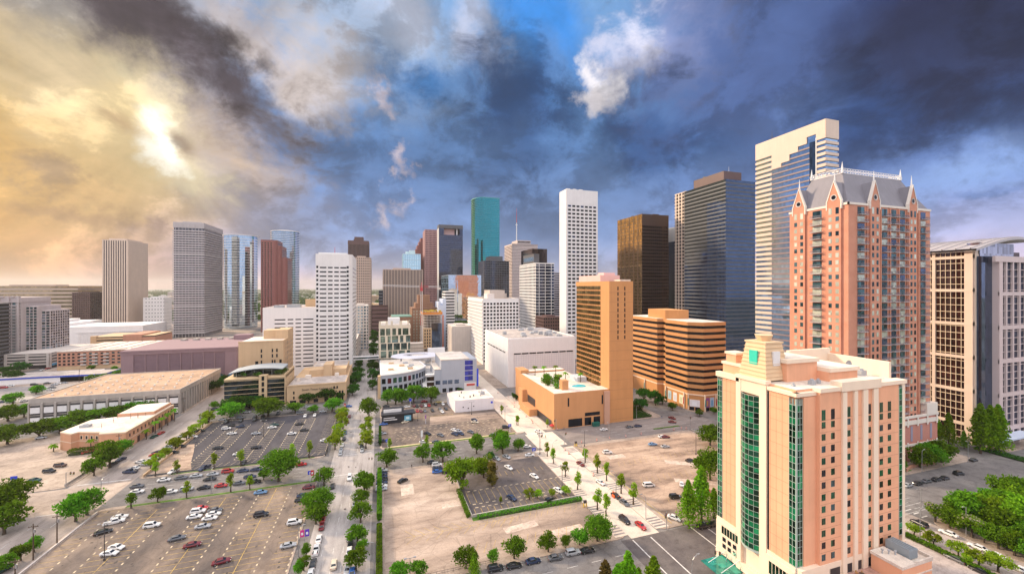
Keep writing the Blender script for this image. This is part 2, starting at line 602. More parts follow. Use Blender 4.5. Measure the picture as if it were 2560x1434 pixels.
def leafmat(name, dark, light):
	if name in MATS:
		return MATS[name]
	m, t, b, nn, lk = newmat(name)
	f = geo_noise(t, .55, 4, .65)
	oi = nn.new('ShaderNodeObjectInfo')
	hs = nn.new('ShaderNodeHueSaturation')
	mr = nn.new('ShaderNodeMapRange')
	lk.new(oi.outputs['Random'], mr.inputs[0])
	mr.inputs[3].default_value, mr.inputs[4].default_value = .62, 1.4
	lk.new(mr.outputs[0], hs.inputs['Value'])
	mr2 = nn.new('ShaderNodeMapRange')
	lk.new(oi.outputs['Random'], mr2.inputs[0])
	mr2.inputs[3].default_value, mr2.inputs[4].default_value = .472, .522
	lk.new(mr2.outputs[0], hs.inputs['Hue'])
	lk.new(cramp(t, f, [(.3, dark), (.7, light)]), hs.inputs['Color'])
	out = nn['Material Output']
	d = nn.new('ShaderNodeBsdfDiffuse')
	tr = nn.new('ShaderNodeBsdfTranslucent')
	mx = nn.new('ShaderNodeMixShader')
	mx.inputs[0].default_value = .35
	lk.new(hs.outputs[0], d.inputs[0])
	lk.new(hs.outputs[0], tr.inputs[0])
	lk.new(d.outputs[0], mx.inputs[1])
	lk.new(tr.outputs[0], mx.inputs[2])
	lk.new(mx.outputs[0], out.inputs[0])
	MATS[name] = m
	return m


# ---------------------------------------------------------------- facades
PANES = {}


def unit_pane(mat):
	if mat.name not in PANES:
		b = MB()
		b.face([(-.5, 0, -.5), (.5, 0, -.5), (.5, 0, .5), (-.5, 0, .5)])
		PANES[mat.name] = b.mesh('window', mat)
	return PANES[mat.name]


class Panes:
	"""windows of one building: the hundred that show largest become parts, the rest one part"""
	def __init__(s, th, cap=100, name='window'):
		s.th, s.cap, s.name, s.l = th, cap, name, []

	def add(s, fr, u0, u1, n, z0, z1, mat):
		ox, oy, dx, dy, nx, ny = fr
		u = (u0 + u1) / 2
		c = (ox + dx * u + nx * n, oy + dy * u + ny * n, (z0 + z1) / 2)
		d2 = c[0] ** 2 + c[1] ** 2 + (c[2] - EYE) ** 2
		face = -(c[0] * nx + c[1] * ny) / math.sqrt(d2)
		s.l.append((face * (u1 - u0) * (z1 - z0) / d2, c, atan2(dy, dx), u1 - u0, z1 - z0, mat))

	def finish(s):
		s.l.sort(key=lambda q: -q[0])
		L = worldloc(s.th)
		for a, c, rz, w, h, mat in s.l[:s.cap]:
			link(unit_pane(mat), s.name, s.th, (c[0] - L[0], c[1] - L[1], c[2] - L[2]), rz, (w, 1, h))
		rest = s.l[s.cap:]
		if rest:
			b = MB()
			mats = []
			for a, c, rz, w, h, mat in rest:
				if mat not in mats:
					mats.append(mat)
				x, y = cos(rz) * w / 2, sin(rz) * w / 2
				b.face([(c[0] - x, c[1] - y, c[2] - h / 2), (c[0] + x, c[1] + y, c[2] - h / 2), (c[0] + x, c[1] + y, c[2] + h / 2), (c[0] - x, c[1] - y, c[2] + h / 2)], mats.index(mat))
			b.build('remaining_windows', mats, s.th, kind='stuff')


def F_front(x0, x1, y):
	return (x0, y, 1, 0, 0, -1)


def F_left(x, y0, y1):          # outward -x, running from far to near
	return (x, y1, 0, -1, -1, 0)


def F_right(x, y0, y1):
	return (x, y0, 0, 1, 1, 0)


def F_seg(a, b):
	d = Vector((b[0] - a[0], b[1] - a[1]))
	L = d.length
	d /= L
	return (a[0], a[1], d.x, d.y, d.y, -d.x), L


def lattice(W, P, fr, w, z0, z1, cols, rows, gm, pf=.35, sf=.45, dep=.35, mu=0.0, mi=0, pick=None):
	"""recessed windows between piers and spandrels; gm is one glass or a list to choose from"""
	cw, ch = (w - 2 * mu) / cols, (z1 - z0) / rows
	pw, sp = cw * pf, ch * sf
	gl = gm if isinstance(gm, list) else [gm]
	for i in range(cols + 1):
		a = mu + i * cw - pw / 2
		b = a + pw
		if i == 0:
			a = 0
		if i == cols:
			b = w
		W.fbox(fr, a, b, -.05, dep, z0, z1, mi)
	for j in range(rows + 1):
		a = z0 + j * ch - sp / 2
		b = a + sp
		if j == 0:
			a = z0
		if j == rows:
			b = z1
		for i in range(cols):
			W.fbox(fr, mu + i * cw + pw / 2, mu + (i + 1) * cw - pw / 2, -.05, dep - .004, a, b, mi)
	for j in range(rows):
		for i in range(cols):
			g = gl[random.randrange(len(gl))] if pick is None else gl[pick(i, j) % len(gl)]
			P.add(fr, mu + i * cw + pw / 2 - .02, mu + (i + 1) * cw - pw / 2 + .02, .03, z0 + j * ch + sp / 2 - .02, z0 + (j + 1) * ch - sp / 2 + .02, g)


def bands(W, fr, w, z0, z1, rows, sf=.45, dep=.3, mi=0):
	ch = (z1 - z0) / rows
	for j in range(rows):
		W.fbox(fr, 0, w, -.05, dep, z0 + j * ch, z0 + j * ch + ch * sf, mi)


def fins(W, fr, w, z0, z1, cols, pf=.4, dep=.6, mi=0):
	cw = w / cols
	for i in range(cols):
		W.fbox(fr, i * cw + cw * (1 - pf) / 2, i * cw + cw * (1 + pf) / 2, -.05, dep, z0, z1, mi)


def roof_kit(th, x0, x1, y0, y1, z, mroof, mpar, par=1.2, units=3, munit=None, seed=0):
	r = MB()
	r.box(x0 + .5, x1 - .5, y0 + .5, y1 - .5, z - .3, z + .12)
	r.build('roof', mroof, th)
	p = MB()
	for a in ((x0, x1, y0, y0 + .5), (x0, x1, y1 - .5, y1), (x0, x0 + .5, y0 + .5, y1 - .5), (x1 - .5, x1, y0 + .5, y1 - .5)):
		p.box(*a, z - .02, z + par)
	p.build('parapet', mpar, th)
	R = random.Random(seed + int(x0 * 7 + y0))
	for i in range(units):
		w, d, h = R.uniform(2, min(7, (x1 - x0) * .25)), R.uniform(2, min(6, (y1 - y0) * .25)), R.uniform(1.2, 3)
		ux, uy = R.uniform(x0 + 2, x1 - 2 - w), R.uniform(y0 + 2, y1 - 2 - d)
		u = MB()
		u.box(ux, ux + w, uy, uy + d, z + .3, z + .1 + h)
		u.box(ux + .2, ux + w - .2, uy + .2, uy + d - .2, z + .1 + h, z + .4 + h)
		u.cyl(ux + w / 2, uy + d / 2, z + .4 + h, z + .7 + h, min(w, d) * .3, n=10)
		for qx in (ux + .1, ux + w - .3):
			u.box(qx, qx + .2, uy + .1, uy + d - .1, z + .1, z + .3)
		u.build('rooftop_unit', munit or M_UNIT, th)


M_UNIT = wall('unit_metal', (.42, .43, .45), .5, .15)

# ================================================================ ground, streets, blocks
m_far = ground_mat('far_ground', (.14, .15, .12), (.08, .10, .07), (.28, .27, .26), s1=.004, s2=.03)
m_road = ground_mat('asphalt_road', (.19, .175, .17), (.13, .12, .12), (.25, .23, .215), s1=.05, s2=.3, crack=.3)
m_conc = ground_mat('concrete_road', (.37, .335, .32), (.29, .265, .255), (.42, .385, .36), s1=.05, s2=.4, streak=(1, .12, 1), crack=.12)
m_newc = ground_mat('new_concrete', (.64, .55, .46), (.55, .46, .39), (.70, .61, .52), s1=.06, s2=.3, crack=.0, amt=.4)
m_walk = ground_mat('sidewalk_concrete', (.38, .30, .245), (.25, .20, .165), (.47, .38, .315), s1=.08, s2=.6, crack=.2)
m_dark = ground_mat('dark_asphalt', (.064, .060, .072), (.046, .044, .052), (.10, .092, .10), s1=.04, s2=.3, streak=(1, .35, 1))
m_mixed = ground_mat('worn_asphalt', (.155, .122, .104), (.060, .055, .060), (.31, .235, .18), s1=.045, s2=.22, streak=(1, .45, 1), crack=.25)
m_pale = ground_mat('pale_lot', (.375, .285, .225), (.17, .13, .11), (.52, .41, .335), s1=.05, s2=.22, streak=(.35, 1, 1), crack=.3, amt=1.0)
m_pale2 = ground_mat('pale_lot_sandy', (.39, .28, .21), (.19, .14, .11), (.53, .40, .305), s1=.05, s2=.2, streak=(.35, 1, 1), crack=.3, amt=1.0)
m_yel = ground_mat('yellow_paint', (.50, .34, .11), (.26, .20, .13), (.60, .42, .13), s1=.3, s2=1.2)
m_whi = ground_mat('white_paint', (.62, .60, .57), (.48, .46, .44), (.72, .70, .67), s1=.3, s2=1.2)
m_cream = ground_mat('cream_paint', (.60, .49, .33), (.40, .33, .25), (.66, .55, .38), s1=.3, s2=1.2)
m_grass = ground_mat('lawn', (.075, .15, .02), (.04, .09, .012), (.12, .22, .03), s1=.2, s2=1.5)


def sheet(name, poly, z, m, kind='structure', lab=None, th=0.0):
	b = MB()
	if th:
		b.prism(poly, z - th, z)
	else:
		b.face([(x, y, z) for x, y in poly])
	return b.build(name, m, kind=kind)


def rect(x0, x1, y0, y1):
	return [(x0, y0), (x1, y0), (x1, y1), (x0, y1)]


g = MB()
g.face([(-14000, -1500, -.02), (14000, -1500, -.02), (14000, 18000, -.02), (-14000, 18000, -.02)])
g.build('ground', m_far, kind='structure')
# asphalt under the street grid
sheet('street_base', rect(-520, 560, -60, 1180), 0.0, m_road)
XB = [(-530, -428), (-424, -326), (-313, -222), (-200, -121), (-99, -25), (0, 74), (95, 170), (195, 270), (294, 370), (394, 470), (494, 570)]
YB = [(-70, -11), (13, 89), (114, 189), (213, 290), (314, 390), (414, 490), (514, 590), (614, 690), (714, 790), (814, 890), (914, 990), (1014, 1090)]


def rounded(x0, x1, y0, y1, r=4.0):
	P = []
	for cx, cy, a in ((x1 - r, y0 + r, -90), (x1 - r, y1 - r, 0), (x0 + r, y1 - r, 90), (x0 + r, y0 + r, 180)):
		for k in range(5):
			t = radians(a + k * 22.5)
			P.append((cx + r * cos(t), cy + r * sin(t)))
	return P


KERB = .14
for i, (x0, x1) in enumerate(XB):
	for j, (y0, y1) in enumerate(YB):
		if y1 > 800 and abs(i - 4) > 4 or (x1 > 380 and y0 > 500):
			continue
		X0, X1, Y0, Y1 = x0, x1, y0, y1
		if y0 in (114, 213, 314) and i == 5: X1 = 78
		if y0 == 13 and i == 7: X0 = 182
		if y0 == 13 and i == 6: X1 = 168.6
		if y0 in (114, 213, 314) and i == 6: X0 = 88.8
		sheet('pavement', rounded(X0, X1, Y0, Y1), KERB, m_walk, th=KERB + .1)
# the pale middle street and the new concrete street
sheet('road', rect(-21.5, -2.8, -60, 700), .008, m_conc)
sheet('road', rect(78, 88.8, 90, 420), .008, m_newc)
sheet('road', rect(168.6, 182, -60, 112), .008, ground_mat('park_street', (.40, .33, .29), (.30, .25, .22), (.50, .42, .36), s1=.06, s2=.4, crack=.2))
sheet('road', rect(-121.0, -99.3, 20, 420), .008, ground_mat('left_street', (.34, .285, .255), (.25, .21, .19), (.42, .355, .31), s1=.04, s2=.3, streak=(1, .2, 1), crack=.2))
sheet('road', rect(-200, -99.5, 189.8, 212.2), .012, ground_mat('left_crossing', (.40, .32, .265), (.28, .23, .20), (.50, .40, .33), s1=.05, s2=.3, crack=.25))
# darker new asphalt at the crossing by the pink hotel and on the crossing of the new street
sheet('road', [(74, 90.2), (114, 90.2), (114, 113.2), (74, 113.2)], .016, ground_mat('fresh_asphalt', (.135, .118, .115), (.10, .088, .09), (.17, .15, .14), s1=.06, s2=.4))
sheet('road', rect(76.5, 93, 191.5, 211), .016, m_newc)
sheet('road', rect(95.5, 194, 189.8, 212.2), .012, ground_mat('grey_crossing', (.25, .215, .20), (.19, .165, .155), (.31, .27, .25), s1=.05, s2=.3, streak=(.3, 1, 1)))

# ---- parking lots
LZ = KERB + .006
lots = MB()


def lot(x0, x1, y0, y1, m, z=LZ):
	return sheet('parking_lot', rect(x0, x1, y0, y1), z, m)


lot(-96, -25.6, 216, 289, m_dark)                 # dark lot
sheet('parking_lot', [(-96, 216), (-80, 216), (-84, 226), (-88, 240), (-92, 252), (-96, 252)], LZ + .006, m_pale2)
lot(-97, -25.6, 30, 187, m_mixed)
lot(1.0, 73, 216, 288, m_mixed)
sheet('parking_lot', [(28, 243), (72, 243), (72, 256), (30, 258)], LZ + .006, m_pale)
lot(1.5, 73.5, 117, 186, m_pale)
lot(31, 72.8, 141.5, 182, ground_mat('brown_asphalt', (.125, .105, .10), (.085, .075, .08), (.18, .15, .135), s1=.05, s2=.3), LZ + .008)
lot(97, 169, 117, 186, m_pale2)
lot(-198, -123.5, 215, 250, ground_mat('left_lot', (.40, .315, .25), (.28, .22, .18), (.50, .40, .325), s1=.05, s2=.3, crack=.2))
lot(-312, -223, 318, 440, ground_mat('far_lot', (.30, .27, .26), (.22, .20, .19), (.38, .34, .31), s1=.05, s2=.3))
lot(-199, -123.5, 420, 470, m_road)
# repaired rectangles of concrete in the pale lots
for x, y, w, h, rot in ((40, 128, 12, 3.4, .1), (22, 150, 7, 3, 0), (118, 140, 18, 3.6, -.5), (126, 156, 13, 4, -.5), (104, 168, 9, 4, 0), (8, 164, 5, 9, 0), (52, 122, 14, 3, .05)):
	c, s = cos(rot), sin(rot)
	sheet('paving_patch', [(x + a * c - d * s, y + a * s + d * c) for a, d in ((0, 0), (w, 0), (w, h), (0, h))], LZ + .012, ground_mat('old_patch', (.56, .44, .36), (.46, .36, .30), (.64, .52, .43), s1=.2, s2=.8))

# ---- painted markings
mk = {m: MB() for m in (m_yel, m_whi, m_cream)}


def stripe(m, x0, y0, x1, y1, w=.14, z=LZ + .02):
	d = Vector((x1 - x0, y1 - y0))
	if d.length < 1e-4:
		return
	n = Vector((-d.y, d.x)).normalized() * w / 2
	mk[m].face([(x0 - n.x, y0 - n.y, z), (x1 - n.x, y1 - n.y, z), (x1 + n.x, y1 + n.y, z), (x0 + n.x, y0 + n.y, z)])


def stop(x, y, rot=0.0, l=1.7):
	stripe(m_cream, x - l / 2 * cos(rot), y - l / 2 * sin(rot), x + l / 2 * cos(rot), y + l / 2 * sin(rot), .42)


def bays(xc, y0, y1, n, depth=5.2, m=m_yel, double=True, slant=.6, stops=True):
	"""a double row of bays either side of a spine running along Y"""
	if double:
		stripe(m, xc, y0, xc, y1, .2)
	for i in range(n + 1):
		y = y0 + (y1 - y0) * i / n
		for s in ((-1, 1) if double else (1,)):
			stripe(m, xc, y, xc + s * depth, y + slant * (1 if s > 0 else -1) * 0, .13)
			if stops and i < n:
				stop(xc + s * (depth + .3), y + (y1 - y0) / n / 2, pi / 2, 1.0)


# dark lot: three double rows and one row down each side
for xc in (-78.5, -60.5, -43.5):
	bays(xc, 222, 278, 21, 4.9, m_cream)
bays(-95.5, 226, 286, 22, 5.0, m_cream, False)
bays(-31, 220, 286, 25, 4.8, m_cream, False)
for i in range(22):
	stripe(m_cream, -88 + i * 2.8, 216.5, -86.5 + i * 2.8, 221, .13)
# worn lot below it
bays(-78, 134, 182, 17, 5.2)
bays(-57, 122, 184, 22, 5.2)
bays(-40, 124, 186, 22, 5.2)
bays(-96, 120, 186, 23, 5.0, m_yel, False)
bays(-31, 116, 182, 24, 5.0, m_yel, False)
for i in range(11):
	stripe(m_yel, -31, 102 + i * 1.25, -27.5, 101 + i * 1.25, .16)
stripe(m_yel, -27.5, 100, -27.5, 118, .2)
stripe(m_yel, -31.2, 100, -31.2, 118, .2)
# pale lots: faded herringbone
for x in range(12):
	stripe(m_yel, 8 + x * 3.1, 140, 11 + x * 3.1, 136.2, .12)
	stripe(m_yel, 8 + x * 3.1, 132.4, 11 + x * 3.1, 136.2, .12)
stripe(m_yel, 8, 136.2, 46, 136.2, .12)
for x in range(18):
	stripe(m_yel, 22 + x * 2.8, 121, 24.4 + x * 2.8, 126, .12)
	stripe(m_yel, 34 + x * 2.3, 134, 36.5 + x * 2.3, 138.5, .1)
for x in range(16):
	stripe(m_yel, 32.5 + x * 2.55, 150, 32.5 + x * 2.55, 158.5, .13)
	stripe(m_yel, 33 + x * 2.5, 142, 33 + x * 2.5, 146, .13)
	stop(33.8 + x * 2.55, 159.2, 0, 1.2)
	stop(33.8 + x * 2.55, 149.2, 0, 1.2)
	stop(34.2 + x * 2.5, 146.8, 0, 1.2)
for x in range(8):
	stripe(m_yel, 50 + x * 2.8, 168, 50 + x * 2.8, 172, .12)
for k in range(3):
	for x in range(20):
		stripe(m_yel, 104 + x * 2.9, 126 + k * 17, 106.4 + x * 2.9, 131 + k * 17, .1)
for x in range(19):
	stripe(m_cream, 8 + x * 3.0, 222, 10.2 + x * 3.0, 226.5, .12)
	stripe(m_cream, 9 + x * 2.8, 233, 11.2 + x * 2.8, 228.5, .12)
	stop(8 + x * 3.2, 236.5, 0, 1.3)
	stop(9 + x * 3.2, 241, 0, 1.3)
	stop(9 + x * 3.2, 227, 0, 1.3)
stripe(m_yel, 20, 258.5, 45, 259.5, .35)
stripe(m_yel, 96.2, 116, 96.2, 186.5, .35)
# street lanes
RZ = .026
for y in range(18, 330, 9):
	if 188 < y < 214 or 286 < y < 316 or 88 < y < 115:
		continue
	for x in (-17.0, -13.8, -10.9):
		stripe(m_whi, x, y, x, y + 3.2, .13, RZ)
for yc in (101.5, 201):
	for x in range(-92, 192, 8):
		if -22 < x < -2 or 72 < x < 116:
			continue
		for o in (-5.6, -2.0, 1.8, 5.6):
			stripe(m_whi, x, yc + o, x + 3.4, yc + o, .13, RZ)
for x in (-23.5, -1.2):
	for o in range(8):
		stripe(m_whi, x - .3, 191.5 + o * 2.6, x + .3, 191.5 + o * 2.6, .1, RZ)
for y in (190.6, 212.4, 291.5, 312.5):
	stripe(m_whi, -20, y, -4, y, .4, RZ)
	stripe(m_whi, -20, y + (2.2 if y in (212.4, 312.5) else -2.2), -4, y + (2.2 if y in (212.4, 312.5) else -2.2), .2, RZ)
# white crosswalk lines at the crossing by the pink hotel
for a, b in (((78, 91.5), (78, 112.5)), ((84.5, 90.8), (84.5, 112)), ((101, 91), (101, 112.4)), ((106, 91), (106, 112.4)), ((78, 91.5), (95, 91.5)), ((112.5, 91), (112.5, 112.5))):
	stripe(m_whi, *a, *b, .4, RZ)
for o in (94.5, 98, 101.5, 105, 108.5):
	stripe(m_whi, 114, o, 140, o, .2, RZ)
	stripe(m_whi, 150, o, 196, o, .14, RZ)
for k in range(10):
	stripe(m_whi, 166, 91.5 + k * 2.3, 169.5, 91.5 + k * 2.3, .45, RZ)
	stripe(m_whi, 183.5, 91.5 + k * 2.3, 186.5, 91.5 + k * 2.3, .45, RZ)
stripe(m_whi, 164.5, 91, 164.5, 112, .4, RZ)
for y in range(10, 86, 8):
	for x in (172.6, 176.6):
		stripe(m_whi, x, y, x, y + 3.2, .14, RZ)
stripe(m_whi, 169, 88, 181.5, 88, .45, RZ)
for y in range(30, 300, 10):
	if 188 < y < 214:
		continue
	stripe(m_whi, -113, y, -113, y + 3, .13, RZ)
	stripe(m_whi, -107, y, -107, y + 3, .13, RZ)
stripe(m_whi, -119, 214.6, -101, 214.6, .5, RZ)
stripe(m_whi, -117, 190, -106, 190, .3, RZ)
for m, nm in ((m_yel, 'yellow_lot_markings'), (m_whi, 'white_road_markings'), (m_cream, 'cream_lot_markings')):
	mk[m].build(nm, m, kind='structure')

# crosswalk stripes of grey pavers on the new street's pavements
pv = MB()
for x0, x1 in ((73.4, 77.6), (89.2, 94.0)):
	y = 116
	while y < 186:
		for k in range(4):
			pv.face([(x0, y + k * 1.5, LZ + .03), (x1, y + k * 1.5, LZ + .03), (x1, y + k * 1.5 + .75, LZ + .03), (x0, y + k * 1.5 + .75, LZ + .03)])
		y += 13
pv.build('paver_strips', ground_mat('grey_pavers', (.25, .22, .22), (.19, .17, .17), (.3, .27, .26), s1=.3, s2=1), kind='structure')
for x0, x1 in ((73.2, 77.9), (88.9, 94.3)):
	for (y0, y1) in ((115, 188), (215, 289)):
		sheet('pavement', rect(x0, x1, y0, y1), LZ + .022, m_newc)
# hotel forecourt, park lawn, verges
sheet('forecourt', rect(97, 168, 14, 88), LZ, ground_mat('drive_concrete', (.43, .355, .32), (.34, .28, .25), (.50, .42, .375), s1=.06, s2=.4, crack=.2))
sheet('park_lawn', rect(188, 268, 14, 87), LZ, m_grass)
for x0, x1, y0, y1 in ((-90, -26, 187.2, 188.8), (2, 72, 213.6, 215.0), (-88, -30, 213.8, 214.8), (203, 226, 116, 121), (-190, -125, 310, 313), (150, 168, 195.5, 197)):
	sheet('grass_verge', rect(x0, x1, y0, y1), LZ + .03, m_grass)
sheet('grass_verge', rect(31, 73.4, 138.6, 141.2), LZ + .03, m_grass)
sheet('pavement', rect(4, 72, 215.1, 216.4), LZ + .04, ground_mat('yellow_path', (.56, .47, .26), (.45, .38, .22), (.62, .53, .32)))  # yellowish strip of path beside the verge
sheet('grass_verge', [(-190, 219), (-170, 219), (-166, 224), (-190, 234)], LZ + .03, m_grass)
sheet('grass_verge', [(-150, 165), (-123, 172), (-123, 186), (-136, 187), (-150, 180)], LZ + .03, m_grass)

# small oil spots in the asphalt lots
R = random.Random(40)
ob = MB()
for (x0, x1, y0, y1, n) in ((-95, -27, 120, 186, 110), (3, 72, 218, 250, 60), (33, 72, 143, 180, 40), (-22, -4, 20, 310, 40)):
	for k in range(n):
		x, y, r = R.uniform(x0, x1), R.uniform(y0, y1), R.uniform(.2, .5)
		ob.face([(x + r * cos(a) * R.uniform(.7, 1.2), y + r * 1.4 * sin(a) * R.uniform(.7, 1.2), LZ + .034) for a in [q * pi / 4 for q in range(8)]])
ob.build('oil_stains', ground_mat('oil_stain', (.085, .072, .066), (.06, .052, .05), (.12, .10, .09), s1=.5, s2=2), kind='structure')

# ================================================================ buildings
mw_white = wall('white_panel', (.76, .73, .71), .6, .06)
mw_white2 = wall('white_stucco', (.80, .76, .74), .8, .05)
mw_cream = wall('cream_stucco', (.84, .67, .51), .8, .05)
mw_peach = wall('peach_stucco', (.80, .41, .245), .85, .10)
mw_tan = wall('tan_brick', (.58, .40, .24), .85, .08)
mw_orange = wall('orange_brick', (.58, .285, .115), .85, .07)
mw_grey = wall('grey_panel', (.42, .44, .49), .6, .06)
mw_conc = wall('weathered_concrete', (.45, .40, .36), .9, .16)
mw_concl = wall('pale_concrete', (.60, .53, .48), .85, .1)
mw_purp = wall('mauve_stone', (.20, .13, .15), .8, .08)
mw_purpl = wall('mauve_stone_light', (.28, .185, .20), .8, .06)
mw_slab = wall('grey_slab', (.46, .42, .42), .7, .06)
mw_beige = wall('beige_granite', (.66, .52, .42), .6, .06)
mw_pink = wall('pink_penthouse', (.74, .47, .43), .8, .05)
mw_rust = wall('rust_brick', (.50, .25, .17), .85, .08)
mw_brown = wall('brown_granite', (.25, .095, .085), .45, .06)
mw_dbrown = wall('dark_brown_panel', (.13, .075, .07), .5, .08)
mw_tower_tan = wall('tan_granite', (.50, .38, .31), .7, .06)
mw_black = plain('black_metal', (.025, .025, .03), .4)
mw_dkgrey = plain('dark_grey_metal', (.09, .09, .10), .5)
mw_blue = plain('blue_paint', (.03, .07, .42), .45)
mw_roofw = ground_mat('white_roof', (.72, .63, .54), (.58, .49, .42), (.80, .72, .64), s1=.09, s2=.5, amt=.5)
mw_roofg = ground_mat('grey_roof', (.44, .38, .35), (.30, .26, .24), (.58, .51, .46), s1=.09, s2=.4)
mw_roofb = ground_mat('brown_gravel_roof', (.45, .295, .195), (.31, .215, .15), (.52, .36, .25), s1=.08, s2=.6)
mw_slate = wall('grey_slate', (.23, .215, .24), .6, .12)
mw_brick = brick('red_brick', (.54, .225, .14), (.64, .30, .20), (.6, .5, .4))
g_dark = glass('dark_window', (.012, .014, .019), .0, .12, 0, spec=.3)
g_blue = glass('blue_glass', (.30, .40, .50), .9, .05, .004, var=.12)
g_sky = glass('sky_blue_glass', (.50, .62, .72), .95, .05, .003, var=.10)
g_teal = glass('teal_glass', (.03, .29, .32), .95, .07, .004, var=.10)
g_green = glass('green_glass', (.018, .27, .115), .75, .08, .01, var=.6)
g_green2 = glass('dark_green_window', (.008, .05, .03), .6, .08, 0, var=.8)
g_night = glass('black_blue_glass', (.065, .08, .125), .9, .05, .005, var=.25)
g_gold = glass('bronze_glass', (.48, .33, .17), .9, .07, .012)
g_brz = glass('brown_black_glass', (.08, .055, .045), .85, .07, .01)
g_mir = glass('mirror_glass', (.60, .66, .74), 1.0, .03, .03, .05, var=.08)
g_apt = glass('apartment_window', (.055, .12, .135), .5, .1, 0, var=.8)
g_apt2 = glass('blind_and_glint_window', (.58, .60, .48), .4, .2, 0, var=.3)  # pale blinds; tone also paints bright reflections on the brick tower's left face
g_dkblue = glass('deep_blue_glass', (.085, .125, .21), .9, .05, .004, var=.2)


class B:
	def __init__(s, name, label, cat, x, y, wm, cap=100, wname='window', group=None):
		s.th = thing(name, label, cat, x, y, 0, group)
		s.W, s.P, s.wm, s.G, s.gm = MB(), Panes(s.th, cap, wname), wm, None, None

	def glassbox(s, gm):
		s.G, s.gm = MB(), gm
		return s.G

	def done(s, name='wall'):
		if s.W.f:
			s.W.build(name, s.wm, s.th)
		if s.G:
			s.G.build('glass_wall', s.gm, s.th)
		s.P.finish()
		return s.th


def boxy(b, x0, x1, y0, y1, z0, z1, mat_index=0):
	b.W.box(x0, x1, y0, y1, z0, z1, mat_index)


# ---- left distance: tower with white fins ------------------------------------------------------
def fin_tower():
	b = B('office_tower', 'tall slab tower striped with white vertical fins, farthest left of the high towers', 'office tower', -453, 947, mw_beige)
	x0, x1, y0, y1, z = -472.5, -435, 914, 980, 167
	G = b.glassbox(glass('plum_glass', (.07, .05, .07), .6, .15, 0))
	G.box(x0 + .4, x1 - .4, y0 + .4, y1 - .4, 0, z - 1)
	fins(b.W, F_front(x0, x1, y0), x1 - x0, 0, z, 11, .55, .5)
	fins(b.W, F_right(x1, y0, y1), y1 - y0, 0, z, 44, .74, .5)
	b.W.box(x0, x1, y0, y1, z - 1.5, z)
	b.W.box(x0 + 6, x1 - 6, y0 + 8, y1 - 8, z, z + 3)
	b.W.box(x1 - .9, x1 + .3, y0 - .3, y0 + 1.6, 0, z - 1.6)
	b.done()


fin_tower()


# ---- tower with projecting slabs ------------------------------------------------------
def slab_tower():
	b = B('office_tower', 'grey tower ringed by projecting sun shade slabs on every floor', 'office tower', -296, 830, mw_slab)
	x0, x1, y0, y1, z = -316.5, -276, 790, 873, 178
	G = b.glassbox(glass('grey_glass', (.12, .12, .14), .55, .2, 0))
	G.box(x0, x1, y0, y1, 0, z)
	n = 44
	for k in range(n):
		zz = 6 + k * (z - 8) / n
		b.W.box(x0 - 1.6, x1 + 1.6, y0 - 1.6, y1 + 1.6, zz, zz + (1.9 if k % 11 else 2.6))
	fins(b.W, F_right(x1, y0, y1), y1 - y0, 0, z, 18, .12, .5)
	fins(b.W, F_front(x0, x1, y0), x1 - x0, 0, z, 9, .1, .5)
	b.W.box(x0 - .8, x1 + .8, y0 - .8, y1 + .8, z, z + 9)
	for k in range(16):
		b.W.box(x1 + .8, x1 + 1.2, y0 + k * 5, y0 + k * 5 + 2.4, z + 1.5, z + 6)
	for k in range(10):
		b.W.box(x0 + k * 4, x0 + k * 4 + 1.4, y0 - 1.2, y0 - .8, z + 1.5, z + 7)
	b.W.box(x0 + 8, x1 - 8, y0 + 10, y1 - 20, z + 9, z + 11.5)
	b.done()


slab_tower()


# ---- round ended glass towers ------------------------------------------------------
def oval_tower(name, label, cx, cy, rx, ry, z, gm, flat=0.0, nb=34, bandm=mw_white, cap=True):
	b = B(name, label, 'office tower', cx, cy, bandm)
	n = 40
	P = [(cx + rx * cos(2 * pi * i / n), cy + ry * sin(2 * pi * i / n)) for i in range(n)]
	if flat:
		P = [(max(x, cx - flat), y) for x, y in P]
	G = b.glassbox(gm)
	G.prism(P, 0, z)
	for k in range(nb):
		zz = 4 + k * (z - 6) / nb
		P2 = [(cx + (x - cx) * 1.008, cy + (y - cy) * 1.008) for x, y in P]
		b.W.prism(P2, zz, zz + .75)
	if cap:
		P3 = [(cx + (x - cx) * 1.06, cy + (y - cy) * 1.06) for x, y in P]
		b.W.prism(P3, z, z + 1.2)
	else:
		P3 = [(cx + (x - cx) * 1.01, cy + (y - cy) * 1.01) for x, y in P]
		b.W.prism(P3, z - .5, z + 1.0)
		b.W.prism([(cx + (x - cx) * .6, cy + (y - cy) * .6) for x, y in P], z + 1, z + 3)
	b.done('floor_bands')


oval_tower('office_tower', 'rounded blue glass tower with a thin overhanging roof disc beside the slab tower', -267, 945, 29, 24, 184, g_sky)
oval_tower('office_tower', 'tall oval silver blue glass tower behind the stepped red granite tower', -215, 1085, 30, 25, 213, g_blue, nb=50, cap=False)


